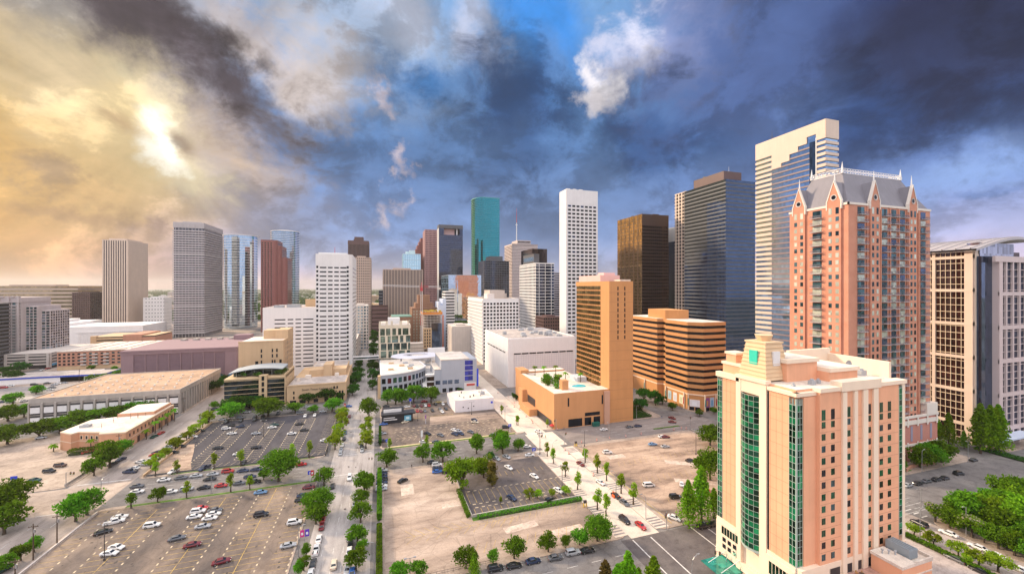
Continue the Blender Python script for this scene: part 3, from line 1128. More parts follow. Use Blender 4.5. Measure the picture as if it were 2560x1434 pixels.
# ---- stepped red granite tower ------------------------------------------------------
def red_step(name, label, x0, x1, y0, y1, z, steps, wm, gm, cols):
	b = B(name, label, 'office tower', (x0 + x1) / 2, (y0 + y1) / 2, wm)
	G = b.glassbox(gm)
	w = x1 - x0
	for (a0, a1, q0, q1, zz) in steps:
		r = 7
		P = [(a0, q1), (a0, q0)] + [(a1 - r + r * sin(t), q0 + r - r * cos(t)) for t in [k * pi / 12 for k in range(7)]] + [(a1, q1)]
		b.W.prism([(x, y) for x, y in P], 0, zz)
		c = max(3, int((a1 - a0 - r) / w * cols))
		nrow = int(zz / 4)
		for i in range(c):
			u = (a1 - a0 - r) / c
			for j in range(1, nrow - 1):
				G.fquad(F_front(a0, a1, q0), i * u + u * .3, i * u + u * .75, .06, j * 4 + .8, j * 4 + 3.2)
		for j in range(1, nrow - 1):
			for i in range(int((q1 - q0) / 4) - 1):
				G.fquad(F_right(a1, q0, q1), 8 + i * 4, 8 + i * 4 + 2, .06, j * 4 + .8, j * 4 + 3.2)
	b.done()


red_step('office_tower', 'red brown granite tower with rounded corners that steps down on the right', -205, -160, 840, 900, 168,
		 [(-206, -180, 840, 885, 168), (-206, -174, 846, 890, 158), (-190, -166, 852, 895, 137)], mw_brown, g_brz, 10)


# ---- distant far left group ------------------------------------------------------
def slab(name, label, x0, x1, y0, y1, z, wm, gm, fr=None, sr=None, cat='building', side='r', kind='band', rows=None, cols=None, sf=.5, pf=.4, extra=None, sidecols=None, sideblank=False, group=None, top=True):
	"""plain tall or low block: glass core, floor bands or fins or a grid in front of it"""
	b = B(name, label, cat, (x0 + x1) / 2, (y0 + y1) / 2, wm, group=group)
	G = b.glassbox(gm)
	G.box(x0 + .3, x1 - .3, y0 + .3, y1 - .3, 0, z - .6)
	rows = rows or max(2, int(z / 4))
	faces = [(F_front(x0, x1, y0), x1 - x0, cols), (F_right(x1, y0, y1) if side == 'r' else F_left(x0, y0, y1), y1 - y0, sidecols or cols)]
	other = F_left(x0, y0, y1) if side == 'r' else F_right(x1, y0, y1)
	b.W.fbox(other, 0, y1 - y0, -.3, .02, 0, z - 1)
	for k, (fr_, w, c) in enumerate(faces):
		c = c or max(2, int(w / 3.4))
		if k and sideblank:
			b.W.fbox(fr_, 0, w, -.3, .1, 0, z - 1)
			continue
		if kind in ('band', 'grid'):
			bands(b.W, fr_, w, 0, z - 1, rows, sf, .25)
		if kind in ('fin', 'grid'):
			fins(b.W, fr_, w, 0, z - 1, c, pf, .34 if kind == 'grid' else .5)
	b.W.box(x0 - .05, x1 + .05, y0 - .05, y1 + .05, z - 1, z)
	if top:
		b.W.box(x0 + (x1 - x0) * .25, x1 - (x1 - x0) * .3, y0 + (y1 - y0) * .25, y1 - (y1 - y0) * .25, z, z + max(1.5, z * .025))
	if extra:
		extra(b)
	b.done()


slab('office_block', 'long low tan office block far off in the haze at the left edge', -660, -520, 940, 1010, 84, mw_tower_tan, g_gold, rows=12, sf=.6, cat='office block')
slab('office_block', 'brown gridded office block in front of the long hazy tan block', -523, -497, 930, 985, 72, mw_dbrown, g_brz, kind='grid', rows=18, cols=10, cat='office block')
slab('office_block', 'pale hazy office block peeping over the apartment tower at the left edge', -640, -575, 760, 800, 83, mw_concl, g_blue, rows=14, cat='office block')


def hospital():
	b = B('low_white_hall', 'long low white hall with ribbed walls at the foot of the finned tower', 'hall', -420, 760, mw_white2)
	b.W.box(-520, -424, 740, 820, 0, 30)
	b.W.box(-424, -330, 730, 800, 0, 26)
	b.W.box(-478, -440, 735, 800, 0, 34)
	fins(b.W, F_front(-520, -424, 740), 40, 1, 24, 26, .4, .4)
	fins(b.W, F_front(-404, -330, 730), 74, 0, 17, 46, .4, .4)
	b.W.box(-406, -329.6, 729.4, 730, 17, 19)
	b.done()


hospital()
slab('white_block', 'small white block with a few windows between the finned tower and slab tower', -420, -388, 930, 960, 62, mw_white2, g_dark, kind='grid', sf=.7, pf=.7, rows=9, cols=7, cat='building')


# ---- apartment slab at the left edge ------------------------------------------------------
def apt_left():
	b = B('apartment_tower', 'tall grey apartment tower with pale piers and balcony bays near the left edge', 'apartment tower', -385, 590, wall('grey_pink_concrete', (.50, .43, .42), .8, .08))
	x0, x1, y0, y1 = -412, -356, 560, 600
	z = 71
	b.W.box(x0, x1, y0, y1, 0, z)
	b.W.box(x1 - 14, x1 + 9, y0 + 6, y1, 0, z - 9)
	b.W.box(x1, x1 + 16, y0 + 12, y1, 0, z - 14)
	lattice(b.W, b.P, F_front(x0, x1, y0), x1 - x0, 6, z - 5, 15, 19, [g_apt, g_dark, g_apt], .25, .3, .4)
	for k in range(8):
		b.W.fbox(F_front(x0, x1, y0), k * 7.6, k * 7.6 + 1.7, 0, 1.4, 0, z)
	lattice(b.W, b.P, F_front(x1, x1 + 9, y0 + 6), 9, 6, z - 10, 3, 18, [g_apt, g_blue], .15, .25, .4)
	lattice(b.W, b.P, F_front(x1 + 9, x1 + 16, y0 + 12), 7, 6, z - 15, 2, 17, [g_blue, g_apt], .15, .25, .4)
	lattice(b.W, b.P, F_right(x1 + 16, y0 + 12, y1), 28, 6, z - 15, 8, 17, [g_blue, g_dark], .2, .25, .4)
	for k in range(14):
		b.W.box(x0 + k * 4, x0 + k * 4 + 2.4, y0 - 1, y0 + 2, z, z + 1.6)
	b.W.box(x0 - .6, x1 + .6, y0 - 1.8, y1, z - 5, z - 4.2)
	bal = MB()
	for j in range(18):
		for k in range(7):
			u = k * 7.6 + 2.6
			bal.fbox(F_front(x0, x1, y0), u, u + 4.4, .4, 1.5, 7 + j * 3.2, 7.9 + j * 3.2)
	bal.build('balconies', plain('balcony_rail', (.33, .31, .32), .5), b.th, kind='stuff')
	b.done()


apt_left()
slab('dark_tower', 'dark grey tower cut off by the left edge beside the apartment tower', -372, -352, 500, 540, 66, mw_dkgrey, g_dark, cat='tower', rows=18)


def carpark_left():
	b = B('parking_garage', 'cream parking garage with blue awnings below the left apartment tower', 'parking garage', -350, 550, mw_concl)
	x0, x1, y0, y1, z = -352, -318, 534, 606, 15.5
	G = b.glassbox(mw_black)
	G.box(x0 + .6, x1 - .6, y0 + .6, y1 - .6, 0, z - 1)
	bands(b.W, F_front(x0, x1, y0), x1 - x0, 3.6, z, 4, .55, .4)
	bands(b.W, F_right(x1, y0, y1), y1 - y0, 3.6, z, 4, .55, .4)
	for k in range(6):
		b.W.fbox(F_right(x1, y0, y1), k * 13.8, k * 13.8 + 2.0, 0, .8, 0, z)
	for k in range(3):
		b.W.fbox(F_front(x0, x1, y0), k * 16, k * 16 + 2, 0, .8, 0, z)
	b.W.box(x0, x1, y0, y1, z - .6, z - .2)
	for k in range(5):
		a = MB()
		fr = F_right(x1, y0, y1)
		a.fbox(fr, k * 13.8 + 2.2, k * 13.8 + 13.4, .2, 1.6, 2.2, 4.2)
		a.build('awning', plain('blue_awning', (.03, .16, .45) if k > 1 else (.07, .30, .5), .6), b.th)
	b.done()


carpark_left()


def brick_apts():
	b = B('brick_apartments', 'five storey red brick apartments with white roofs left of the mauve garage', 'apartment building', -258, 545, mw_rust)
	x0, x1, y0, y1, z = -301, -228, 516, 588, 18
	b.W.box(x0, x1, y0, y1, 0, z)
	b.W.box(x0 - .3, x0 + 14, y0 - .4, y1, 0, z + .4)
	lattice(b.W, b.P, F_front(x0 + 14, x1, y0), x1 - x0 - 14, 4, z - 1, 13, 4, [g_dark, g_apt], .45, .45, .3)
	lattice(b.W, b.P, F_front(x0, x0 + 14, y0 - .4), 14, 4, z - 1, 4, 4, [g_dark], .4, .4, .3)
	c = MB()
	for i in range(3):
		for j in range(4):
			c.box(x0 + 18 + i * 9, x0 + 22.5 + i * 9, y0 - 1.8, y0 - .3, 4.2 + j * 3.3, 5.3 + j * 3.3)
	c.build('balconies', mw_concl, b.th, kind='stuff')
	s = MB()
	s.box(x0, x1, y0 - .6, y0, 0, 3.6)
	s.build('shopfront', mw_tan, b.th)
	r = MB()
	r.box(x0 - .5, x1 + .5, y0 - .8, y1, z, z + .5)
	for k in range(5):
		r.box(x0 + 4 + k * 13, x0 + 12 + k * 13, y0 + 4, y1 - 6, z + .5, z + 1.2)
	r.build('roof', mw_roofw, b.th)
	b.done()


brick_apts()


def low_store():
	b = B('low_store', 'low white store with a blue fascia stripe beyond the far left car park', 'store', -280, 465, mw_white2)
	b.W.box(-322, -246, 452, 480, 0, 5.2)
	b.W.box(-262, -231, 452, 474, 0, 5.0)
	s = MB()
	s.box(-322.3, -245.8, 451.5, 452, 4.4, 5.6)
	s.box(-262, -230.7, 451.3, 451.7, 4.3, 5.5)
	s.box(-231, -230.6, 451.3, 474, 4.3, 5.5)
	s.build('fascia', mw_blue, b.th)
	r = MB()
	r.box(-321, -247, 453, 479, 5.2, 5.35)
	r.box(-261, -232, 453, 473, 5.35, 5.5)
	r.build('roof', mw_roofg, b.th)
	b.done()


low_store()


def small_garage():
	b = B('parking_garage', 'small red and tan parking deck behind the brick apartments', 'parking garage', -330, 690, mw_tan)
	x0, x1, y0, y1, z = -358, -290, 670, 720, 17
	G = b.glassbox(mw_black)
	G.box(x0 + .5, x1 - .5, y0 + .5, y1 - .5, 0, z - 1)
	bands(b.W, F_front(x0, x1, y0), 34, 0, z, 4, .6, .3)
	b.W.box(x0, x0 + 6, y0 - .5, y0 + 4, 0, z + 1)
	b.W.box(x0, x1, y0, y1, z - .6, z - .2)
	r = MB()
	r.box(x0 + 34, x1 - 14, y0 - .4, y1 - 1, 0, z + 1.5)
	r.box(x1 - 14, x1, y0 + .4, y1 - 1, 0, z - 2)
	r.build('red_wing', mw_rust, b.th)
	b.done()


small_garage()


# ---- mauve blank garage block ------------------------------------------------------
def mauve():
	b = B('mauve_garage', 'big windowless mauve stone block with panelled walls and two blue dome awnings', 'parking garage', -160, 450, mw_purpl)
	x0, x1, y0, y1, z = -201, -120.5, 414, 489, 29.5
	b.W.box(x0, x1, y0, y1, 0, z - 1)
	b.W.box(x0 - .8, x1 + .8, y0 - .8, y1 + .8, z - 3.4, z)
	b.W.box(x0 - 1.2, x1 + 1.2, y0 - 1.2, y1 + 1.2, z - 1.2, z - .4)
	b.W.box(x0 - .5, x0 + 7.5, y0 - .5, y0 + 1, 0, z - 3.4)
	b.W.box(x1 - 8, x1 + .5, y0 - .5, y0 + 6, 0, z - 3.4)
	fr = F_front(x0 + 7.5, x1 - 8, y0)
	w = x1 - x0 - 15.5
	for k in range(9):
		u = k * w / 8
		b.W.fbox(fr, u - .35, u + .35, 0, .6, 0, z - 3.4)
	fr2 = F_right(x1, y0 + 6, y1)
	for k in range(15):
		for j in range(5):
			p = MB()
			if k < 8:
				p.fbox(fr, k * w / 8 + .55, (k + 1) * w / 8 - .55, 0, .18, .5 + j * 4.9, 5.2 + j * 4.9)
			else:
				p.fbox(fr2, (k - 8) * 9.6 + .6, (k - 8) * 9.6 + 9, 0, .2, .5 + j * 4.9, 5.2 + j * 4.9)
			p.build('wall_panel', mw_purp, b.th)
	for k in range(2):
		a = MB()
		cx = x1 - 11.5 + k * 7.5
		n = 8
		for i in range(n):
			t0, t1 = pi * i / n, pi * (i + 1) / n
			for j in range(4):
				q0, q1 = pi / 2 * j / 4, pi / 2 * (j + 1) / 4
				def S(t, q):
					return (cx + 2.9 * cos(t) * cos(q * .0), y0 - .5 - 2.4 * sin(q) * sin(t), 3.0 + 3.4 * sin(t) * cos(q) + (1 - cos(q)) * -1.0)
				a.face([S(t0, q0), S(t1, q0), S(t1, q1), S(t0, q1)])
		a.build('dome_awning', plain('navy_canvas', (.02, .07, .16), .7), b.th)
	r = MB()
	r.box(x0 + 1.5, x1 - 1.5, y0 + 1.5, y1 - 1.5, z - .9, z - .6)
	r.build('roof', mw_roofg, b.th)
	u = MB()
	u.box(x1 - 18, x1 - 4, y1 - 20, y1 - 8, z - 1, z + 4.5)
	u.build('stair_penthouse', mw_purpl, b.th)
	for k in range(5):
		v = MB()
		v.box(x0 + 16 + k * 10, x0 + 20 + k * 10, y1 - 14, y1 - 8, z - .7, z + 1.6)
		v.build('rooftop_unit', mw_conc, b.th)
	b.done()


mauve()


# ---- long concrete garage ------------------------------------------------------
def long_garage():
	b = B('parking_garage', 'long weathered concrete garage with a brown gravel roof and rows of white panels', 'parking garage', -160, 350, mw_conc)
	x0, x1, y0, y1, z = -197, -123, 315, 386, 16
	b.W.box(x0 + .3, x1 - .3, y0 + .3, y1 - .3, 0, z - .8)
	b.W.box(x0, x1, y0, y0 + .6, z - 3, z)
	b.W.box(x1 - .6, x1, y0 + .6, y1, z - 3, z)
	b.W.box(x0, x0 + .6, y0 + .6, y1, z - 3, z)
	b.W.box(x0 + .6, x1 - .6, y1 - .6, y1, z - 3, z)
	fr = F_front(x0, x1, y0)
	n = 12
	cw = (x1 - x0) / n
	for k in range(n + 1):
		b.W.fbox(fr, max(0, k * cw - .5), min(x1 - x0, k * cw + .5), 0, .75, 0, z - 3)
	for k in range(n):
		for zz in (1.2, 7.2):
			p = MB()
			p.fbox(fr, k * cw + .9, k * cw + cw - .9, .1, .42, zz, zz + 3.4)
			p.build('white_panel', mw_white2, b.th)
		for zz in (.3, 4.9, 6.4, 10.9):
			d = MB()
			d.fbox(fr, k * cw + .6, k * cw + cw - .6, -.2, .06, zz, zz + .75)
			d.build('opening', mw_black, b.th)
	fr2 = F_right(x1, y0, y1)
	for k in range(18):
		b.W.fbox(fr2, k * 4, k * 4 + .8, -.1, .35, 0, z - 3.004)
	r = MB()
	r.box(x0 + .62, x1 - .62, y0 + .62, y1 - .62, z - .9, z - .45)
	r.build('roof', mw_roofb, b.th)
	for i in range(11):
		for j in range(5):
			v = MB()
			x, y = x0 + 6 + i * 6.2 + (j % 2) * 3, y0 + 8 + j * 11
			v.cyl(x, y, z - .45, z + .15, .75, .7, 8)
			v.cyl(x, y, z + .15, z + .5, .7, .15, 8)
			v.build('roof_vent', mw_roofw, b.th)
	b.done()


long_garage()


# ---- peach restaurant building on the corner ------------------------------------------------------
def restaurant():
	b = B('corner_restaurant', 'low peach stucco restaurant with a cream roof and white window trims on the left corner', 'restaurant', -138, 280, wall('salmon_stucco', (.62, .33, .20), .85, .07))
	z = 8.6
	P = [(-153, 264), (-146, 259), (-144.5, 261.5), (-133.5, 257.5), (-133, 255), (-121.8, 254), (-121.8, 304), (-134, 304), (-140, 285), (-151, 283)]
	b.W.prism(P, 0, z)
	t = MB()
	P2 = [(-137.5 + (x + 137.5) * 1.006, 279 + (y - 279) * 1.006) for x, y in P]
	t.prism(P2, z - .1, z + .45)
	t.prism(P2, 4.4, 4.75)
	t.build('cornice', wall('cream_trim', (.72, .55, .40), .8, .04), b.th)
	r = MB()
	P3 = [(-137.5 + (x + 137.5) * .95, 279 + (y - 279) * .97) for x, y in P]
	r.prism(P3, z + .2, z + .52)
	r.build('roof', mw_roofw, b.th)
	w = MB()
	w.box(-140, -123, 284, 303.5, z + .5, z + 2.0)
	w.build('upper_wall', MATS['salmon_stucco'], b.th)
	w = MB()
	w.box(-139.6, -123.4, 284.4, 303.1, z + 2.0, z + 2.2)
	w.build('upper_roof', mw_roofw, b.th)
	fr, L = F_seg((-144.5, 261.5), (-133.5, 257.5))
	for k in range(4):
		f = MB()
		u = .9 + k * 2.7
		f.fbox(fr, u, u + 1.5, 0, .15, 5.2, 7.4)
		fo = f.build('window', wall('cream_trim', (.72, .55, .40)), b.th)
		p = MB()
		p.fquad(fr, u + .3, u + 1.2, .17, 5.5, 7.1)
		p.build('pane', g_dark, fo)
	fr = F_right(-121.8, 254, 304)
	for k in range(13):
		u = 3 + k * 3.6
		f = MB()
		f.fbox(fr, u, u + .9, 0, .1, 5.6, 7.2)
		f.build('window', g_dark, b.th)
		if k % 2 == 0:
			d = MB()
			d.fbox(fr, u, u + 2.2, 0, .12, .2, 3.4)
			d.build('doorway', plain('dark_doorway', (.07, .03, .025), .6), b.th)
	for k in range(7):
		R = random.Random(k)
		v = MB()
		x, y = R.uniform(-140, -126), R.uniform(262, 284)
		v.cyl(x, y, z + .5, z + R.uniform(2.0, 4.2), .09, n=6)
		v.box(x - .3, x + .3, y - .05, y + .05, z + 1.6, z + 1.7)
		v.build('vent_pipe', plain('rusty_pipe', (.22, .10, .06), .7), b.th)
	v = MB()
	v.box(-148, -144, 268, 271, z + .5, z + 1.7)
	v.cyl(-146, 269.5, z + 1.7, z + 2.0, 1.0, n=10)
	v.build('rooftop_unit', M_UNIT, b.th)
	b.done()


restaurant()


def brick_corner():
	b = B('brick_warehouse', 'red brick warehouse corner cut off by the left edge beside a wooden yard fence', 'warehouse', -193, 205, mw_rust)
	b.W.box(-206, -188.5, 213.5, 240, 0, 6.2)
	b.W.box(-206.2, -188.2, 213.2, 240.2, 6.2, 6.6)
	lattice(b.W, b.P, F_right(-188.5, 213.5, 240), 26.5, 1, 5.6, 6, 2, g_dark, .5, .5, .12)
	b.done()
	f = thing('wooden_fence', 'grey board fence round the yard behind the brick warehouse', 'fence', -178, 238)
	for k, (a, c) in enumerate((((-188, 240), (-164.5, 240)), ((-164.5, 240), (-172, 219)), ((-172, 219), (-188, 214)))):
		m = MB()
		d = Vector((c[0] - a[0], c[1] - a[1]))
		L = d.length
		fr, _ = F_seg(a, c)
		for i in range(int(L / .6)):
			m.fbox(fr, i * .6, i * .6 + .55, 0, .08, .1, 2.6 + .1 * (i % 2))
		m.build('fence_panel', wall('grey_boards', (.22, .17, .15), .9, .2), f)


brick_corner()


# ---- tan windowless block and law college buildings ------------------------------------------------------
def tan_block():
	b = B('tan_brick_block', 'tall nearly windowless tan brick block behind the curved roof glass building', 'brick building', -86, 375, mw_tan, wname='window')
	x0, x1, y0, y1, z = -101, -71, 352, 388, 40
	b.W.box(x0, x1, y0, y1, 0, z)
	b.W.box(x0 - .2, x1 + .2, y0 - .2, y0 + .6, z, z + .9)
	b.W.box(x1 - .6, x1 + .2, y0 + .6, y1, z, z + .9)
	b.W.box(x0 + 12, x1 - .5, y1 - 17, y1 - 3, z, z + 7)
	b.W.box(x1 - 9, x1 + .1, y1 - 20, y1, z - 2, z + 7.4)
	fr = F_front(x0, x1, y0)
	for u, zz, w in ((14.6, 32, 1), (14.6, 28, 1), (14.6, 23.5, 1), (14.6, 20, 1), (22, 32, 1), (22, 28, 1), (22, 23.5, 1.0), (23.6, 23.5, 1), (25, 32, 1.1), (25, 28, 1.1), (27.2, 23.5, 1.6), (27.2, 19.5, 1.6), (11, 23, 2), (11, 19.5, 2), (22, 19, 1)):
		b.P.add(fr, u, u + w, .06, zz, zz + 2.6, g_dark)
	fr = F_right(x1, y0, y1)
	for i in range(5):
		for j in range(7):
			b.P.add(fr, 8 + i * 5.4, 9.1 + i * 5.4, .06, 12 + j * 4, 14.8 + j * 4, g_dark)
	r = MB()
	r.box(x0 + .4, x1 - .65, y0 + .65, y1 - .4, z, z + .25)
	r.build('roof', mw_roofw, b.th)
	b.done()


tan_block()


def law_glass():
	b = B('glass_college_building', 'dark glass college building with tan stone piers, roof garden and curved metal canopy', 'college building', -81, 332, wall('sandstone', (.62, .45, .27), .85, .06))
	x0, x1, y0, y1, z = -99.2, -62.6, 317, 347, 21
	G = b.glassbox(g_dkgl := glass('dark_teal_glass', (.05, .075, .095), .85, .06, .01))
	G.box(x0, x1 - .6, y0, y1, 0, z - 2)
	b.W.box(x0 + 20.5, x0 + 25.4, y0 - 1.2, y0 + 3, 0, z + .6)
	b.W.box(x1 - .6, x1, y0 - .4, y1, 0, z + .8)
	b.W.box(x0 - .2, x1, y0 + .2, y1, z - 2, z - 1.0)
	for k in range(6):
		zz = 3.4 + k * 3.0
		b.W.box(x0 - .12, x0 + 20.5, y0 - .12, y0, zz, zz + .28)
		b.W.box(x0 + 25.4, x1 - .6, y0 - .12, y0, zz, zz + .28)
	for k in range(5):
		b.P.add(F_front(x0, x1, y0 - 1.2), 22.2, 23.8, .05, 2 + k * 4, 5 + k * 4, g_dark)
	c = MB()
	n = 14
	for i in range(n):
		u0, u1 = i / n, (i + 1) / n
		q = lambda u: (x0 + 1.5 + u * (x1 - x0 - 4), z + 1.5 + 5.0 * sin(pi * (.16 + u * .56)) - 1.6)
		(xa, za), (xb, zb) = q(u0), q(u1)
		c.face([(xa, y0 + 3.2, za), (xb, y0 + 3.2, zb), (xb, y1 - 8, zb), (xa, y1 - 8, za)])
		c.face([(xa, y1 - 8, za - .5), (xb, y1 - 8, zb - .5), (xb, y0 + 3.2, zb - .5), (xa, y0 + 3.2, za - .5)])
		c.face([(xa, y0 + 3.2, za - .5), (xb, y0 + 3.2, zb - .5), (xb, y0 + 3.2, zb), (xa, y0 + 3.2, za)])
	c.build('curved_canopy', plain('zinc_roof', (.40, .44, .47), .45, .3), b.th)
	for k in range(6):
		s = MB()
		s.cyl(x0 + 5 + k * 5.4, y0 + 7, z - 1, z + 3 + 1.2 * sin(k * .8), .16, n=6)
		s.build('canopy_column', M_UNIT, b.th)
	p = MB()
	p.box(x0 + 3, x1 - 4, y0 + 8, y1 - 2, z - 1, z + 2.6)
	p.build('penthouse', g_dkgl, b.th)
	R = random.Random(3)
	for k in range(16):
		gdn = MB()
		x, y, rr = x0 + 3 + R.random() * 34, y0 + 1.5 + R.random() * 4, R.uniform(.8, 1.7)
		if k > 9:
			x, y, rr = x1 - R.uniform(1.5, 7), y0 + R.uniform(2, 14), R.uniform(1.2, 2.4)
		for q in range(130):
			d = Vector((R.gauss(0, 1), R.gauss(0, 1), R.gauss(0, 1))).normalized() * rr * R.random() ** .4
			leaf(gdn, (x + d.x, y + d.y, z + rr * .8 + d.z * .9), .5, R)
		gdn.build('roof_plant', M_LEAF2, b.th, kind='stuff')
	b.done()


def leaf(mb, p, s, R):
	a = Vector((R.gauss(0, 1), R.gauss(0, 1), R.gauss(0, 1))).normalized()
	c = a.cross(Vector((R.gauss(0, 1), R.gauss(0, 1), R.gauss(0, 1)))).normalized() * s * .62
	a = a * s * .62
	p = Vector(p)
	mb.face([tuple(p - a), tuple(p + c * .8), tuple(p + a), tuple(p - c * .8)])


M_LEAF2 = leafmat('garden_leaves', (.045, .10, .015), (.12, .21, .035))
M_LEAF = leafmat('oak_leaves', (.040, .125, .006), (.15, .30, .018))
M_LEAFB = leafmat('bright_leaves', (.08, .21, .008), (.21, .38, .02))
M_LEAFY = leafmat('young_leaves', (.12, .22, .010), (.28, .38, .02))
M_LEAFD = leafmat('dark_leaves', (.022, .075, .010), (.06, .15, .018))
law_glass()


def text_obj(body, size, loc, rot, mat, parent, name='lettering', depth=.06):
	cu = bpy.data.curves.new('lettering_curve', 'FONT')
	cu.body, cu.size, cu.extrude = body, size, depth
	o = bpy.data.objects.new('t', cu)
	COL.objects.link(o)
	dg = bpy.context.evaluated_depsgraph_get()
	me = bpy.data.meshes.new_from_object(o.evaluated_get(dg))
	bpy.data.objects.remove(o)
	me.materials.clear()
	me.materials.append(mat)
	L = worldloc(parent)
	r = bpy.data.objects.new(name, me)
	COL.objects.link(r)
	r.parent = parent
	r.location = (loc[0] - L[0], loc[1] - L[1], loc[2] - L[2])
	r.rotation_euler = rot
	return r


def law_low():
	b = B('college_of_law', 'low tan brick law college with its name in dark letters on the front wall', 'college building', -43, 345, mw_tan)
	x0, x1, y0, y1, z = -61.8, -23.5, 316, 388, 12.5
	b.W.box(x0, x1, y0, y1, 0, z)
	b.W.box(x0, x1, y0 - .3, y0 + .4, z, z + .9)
	b.W.box(x1 - .5, x1 + .1, y0 + .4, y1, z, z + .9)
	b.W.box(x0 + 10, x1 - 2, y0 + 30, y1 - 6, z, z + 5)
	b.W.box(x0 + 20, x1 - 12, y0 + 28, y0 + 44, z, z + 9)
	fr = F_front(x0, x1, y0)
	for u, zz, w, h in ((4, 7, 1, 2), (4, 3.5, 1, 2), (8, 3.5, 1, 2), (13, 3.5, 1, 2), (30, 9, 1, 1.8), (32, 9, 1, 1.8), (2, .3, 4, 2.4), (8, .3, 4, 2.4), (17, .3, 3, 2.4), (24, .3, 3, 2.4), (33.5, .3, 1.4, 7), (35.4, .3, 1.2, 7), (20, 3.5, 1, 2), (26, 3.5, 1, 2)):
		b.P.add(fr, u, u + w, .05, zz, zz + h, g_dark)
	r = MB()
	r.box(x0 + .3, x1 - .55, y0 + .45, y0 + 27.9, z, z + .25)
	r.box(x0 + 10.5, x1 - 2.5, y0 + 44.5, y1 - 6.5, z + 5, z + 5.2)
	r.build('roof', mw_roofg, b.th)
	for k, (x, y, w) in enumerate(((x0 + 8, y0 + 22, 4), (x1 - 10, y0 + 25, 3), (x0 + 4, y0 + 14, 2))):
		u = MB()
		u.box(x, x + w, y, y + w * .8, z + .3, z + 2.4)
		u.box(x + .3, x + w - .3, y + .3, y + w * .8 - .3, z + 2.4, z + 2.7)
		u.build('rooftop_unit', mw_roofw, b.th)
	text_obj('South Texas College of Law', 2.05, (x0 + 9.5, y0 - .08, 9.0), (pi / 2, 0, 0), mw_black, b.th)
	b.done()


law_low()


# ---- white tower with slit windows ------------------------------------------------------
def white_slits():
	b = B('white_office_tower', 'white concrete tower with rows of dark slit windows and square corner windows', 'office tower', -42, 450, mw_white)
	x0, x1, y0, y1, z = -57, -28.2, 414, 486, 113
	b.W.prism([(x0, y0), (x1, y0), (x1 + 3, y0 + 3.5), (x1 + 3, y1), (x0, y1)], 0, z)
	fr = F_front(x0, x1, y0)
	rows = [14.5 + k * 4.05 for k in range(22)]
	for j, zz in enumerate(rows):
		zz = zz - (1.2 if j < 11 else 0)
		hh = 1.25
		for u, w, h in ((.6, 1.7, 2.2), (3.6, 5.6, hh), (10.6, 4.0, hh), (16.0, 4.0, hh), (21.3, 5.4, hh), (28.0 - 1.6, 0, 0)):
			if w:
				b.P.add(fr, u, u + w, .05, zz, zz + h, g_dark)
		b.P.add(F_seg((x1 - 1.9, y0 - .04), (x1 - .1, y0 - .04))[0], 0, 1.8, .05, zz, zz + 2.2, g_dark)
	fs, L = F_seg((x1 + 3, y0 + 3.5), (x1 + 3, y1))
	for zz in rows:
		for k in range(6):
			b.P.add(fs, 4 + k * 11, 11 + k * 11, .05, zz, zz + 1.3, g_dark)
	b.W.box(x0 + 2, x1 - 2, y0 + 4, y1 - 4, z, z + 1.5)
	b.W.box(x0 + 8, x1 - 8, y0 + 30, y1 - 20, z + 1.5, z + 3.5)
	m = MB()
	m.cyl(-43, 440, z + 1.5, z + 9, .3, .1)
	m.build('mast', plain('red_mast', (.5, .04, .05), .5), b.th)
	b.done()
	a = B('white_office_annex', 'blank white annex with a column of slit windows left of the white slit tower', 'office block', -80, 450, mw_white2)
	x0, x1, y0, y1, z = -101, -57.3, 418, 486, 62
	a.W.box(x0, x1, y0, y1, 0, z)
	fr = F_front(x0, x1, y0)
	for k in range(13):
		zz = 8 + k * 3.62
		for u, w in ((9.5, 8.8), (20.2, 4.6), (26.6, 4.6), (33, 8.6)):
			a.P.add(fr, u, u + w, .05, zz, zz + 1.05, g_dark)
	roof_kit(a.th, x0, x1, y0, y1, z, mw_roofg, mw_white2, 1.0, 0)
	for (x, y, w, d, h, m) in ((-72, 455, 10, 8, 7, mw_tan), (-64, 462, 5, 6, 9, mw_conc), (-86, 440, 12, 6, 2.5, M_UNIT), (-96, 436, 8, 6, 2, M_UNIT)):
		u = MB()
		u.box(x, x + w, y, y + d, z, z + h)
		u.box(x - .2, x + w + .2, y - .2, y + d + .2, z + h, z + h + .4)
		u.build('rooftop_unit', m, a.th)
	a.done()


white_slits()


def dark_step():
	slab('office_tower', 'distant dark brown tower with a stepped crown behind the white slit tower', -64, -23, 914, 970, 180, mw_dbrown, g_brz, kind='fin', cols=16, pf=.45, cat='office tower',
		 extra=lambda b: (b.W.box(-52, -34, 925, 960, 180, 189), b.W.box(-64.4, -22.6, 913.6, 970.4, 172, 179)))


dark_step()
slab('office_tower', 'tan tower with a fine grid of square windows, just right of the white slit tower', -44, -14.6, 714, 770, 131, mw_tower_tan, g_dark, kind='grid', sf=.55, pf=.5, rows=31, cols=10, cat='office tower')
slab('office_block', 'pale block with a blue glass corner at the foot of the tan gridded tower', -34, -15, 560, 600, 58, mw_concl, g_blue, kind='grid', sf=.35, pf=.3, rows=14, cols=5, cat='office block')
slab('dark_hall', 'dark low hall closing the far end of the middle street', -13, 12, 700, 712, 52, mw_dbrown, g_brz, rows=8, sf=.8, cat='hall', top=False)
slab('dark_block', 'small black block beside the tan ribbed tower, over the dark hall', -2, 5, 713, 760, 76, mw_dkgrey, g_dark, rows=14, cat='office block', top=False)
slab('street_garage', 'pale concrete garage along the middle street beyond the white slit tower', -38, -25.3, 500, 560, 22, mw_concl, mw_black, rows=5, sf=.6, cat='parking garage')
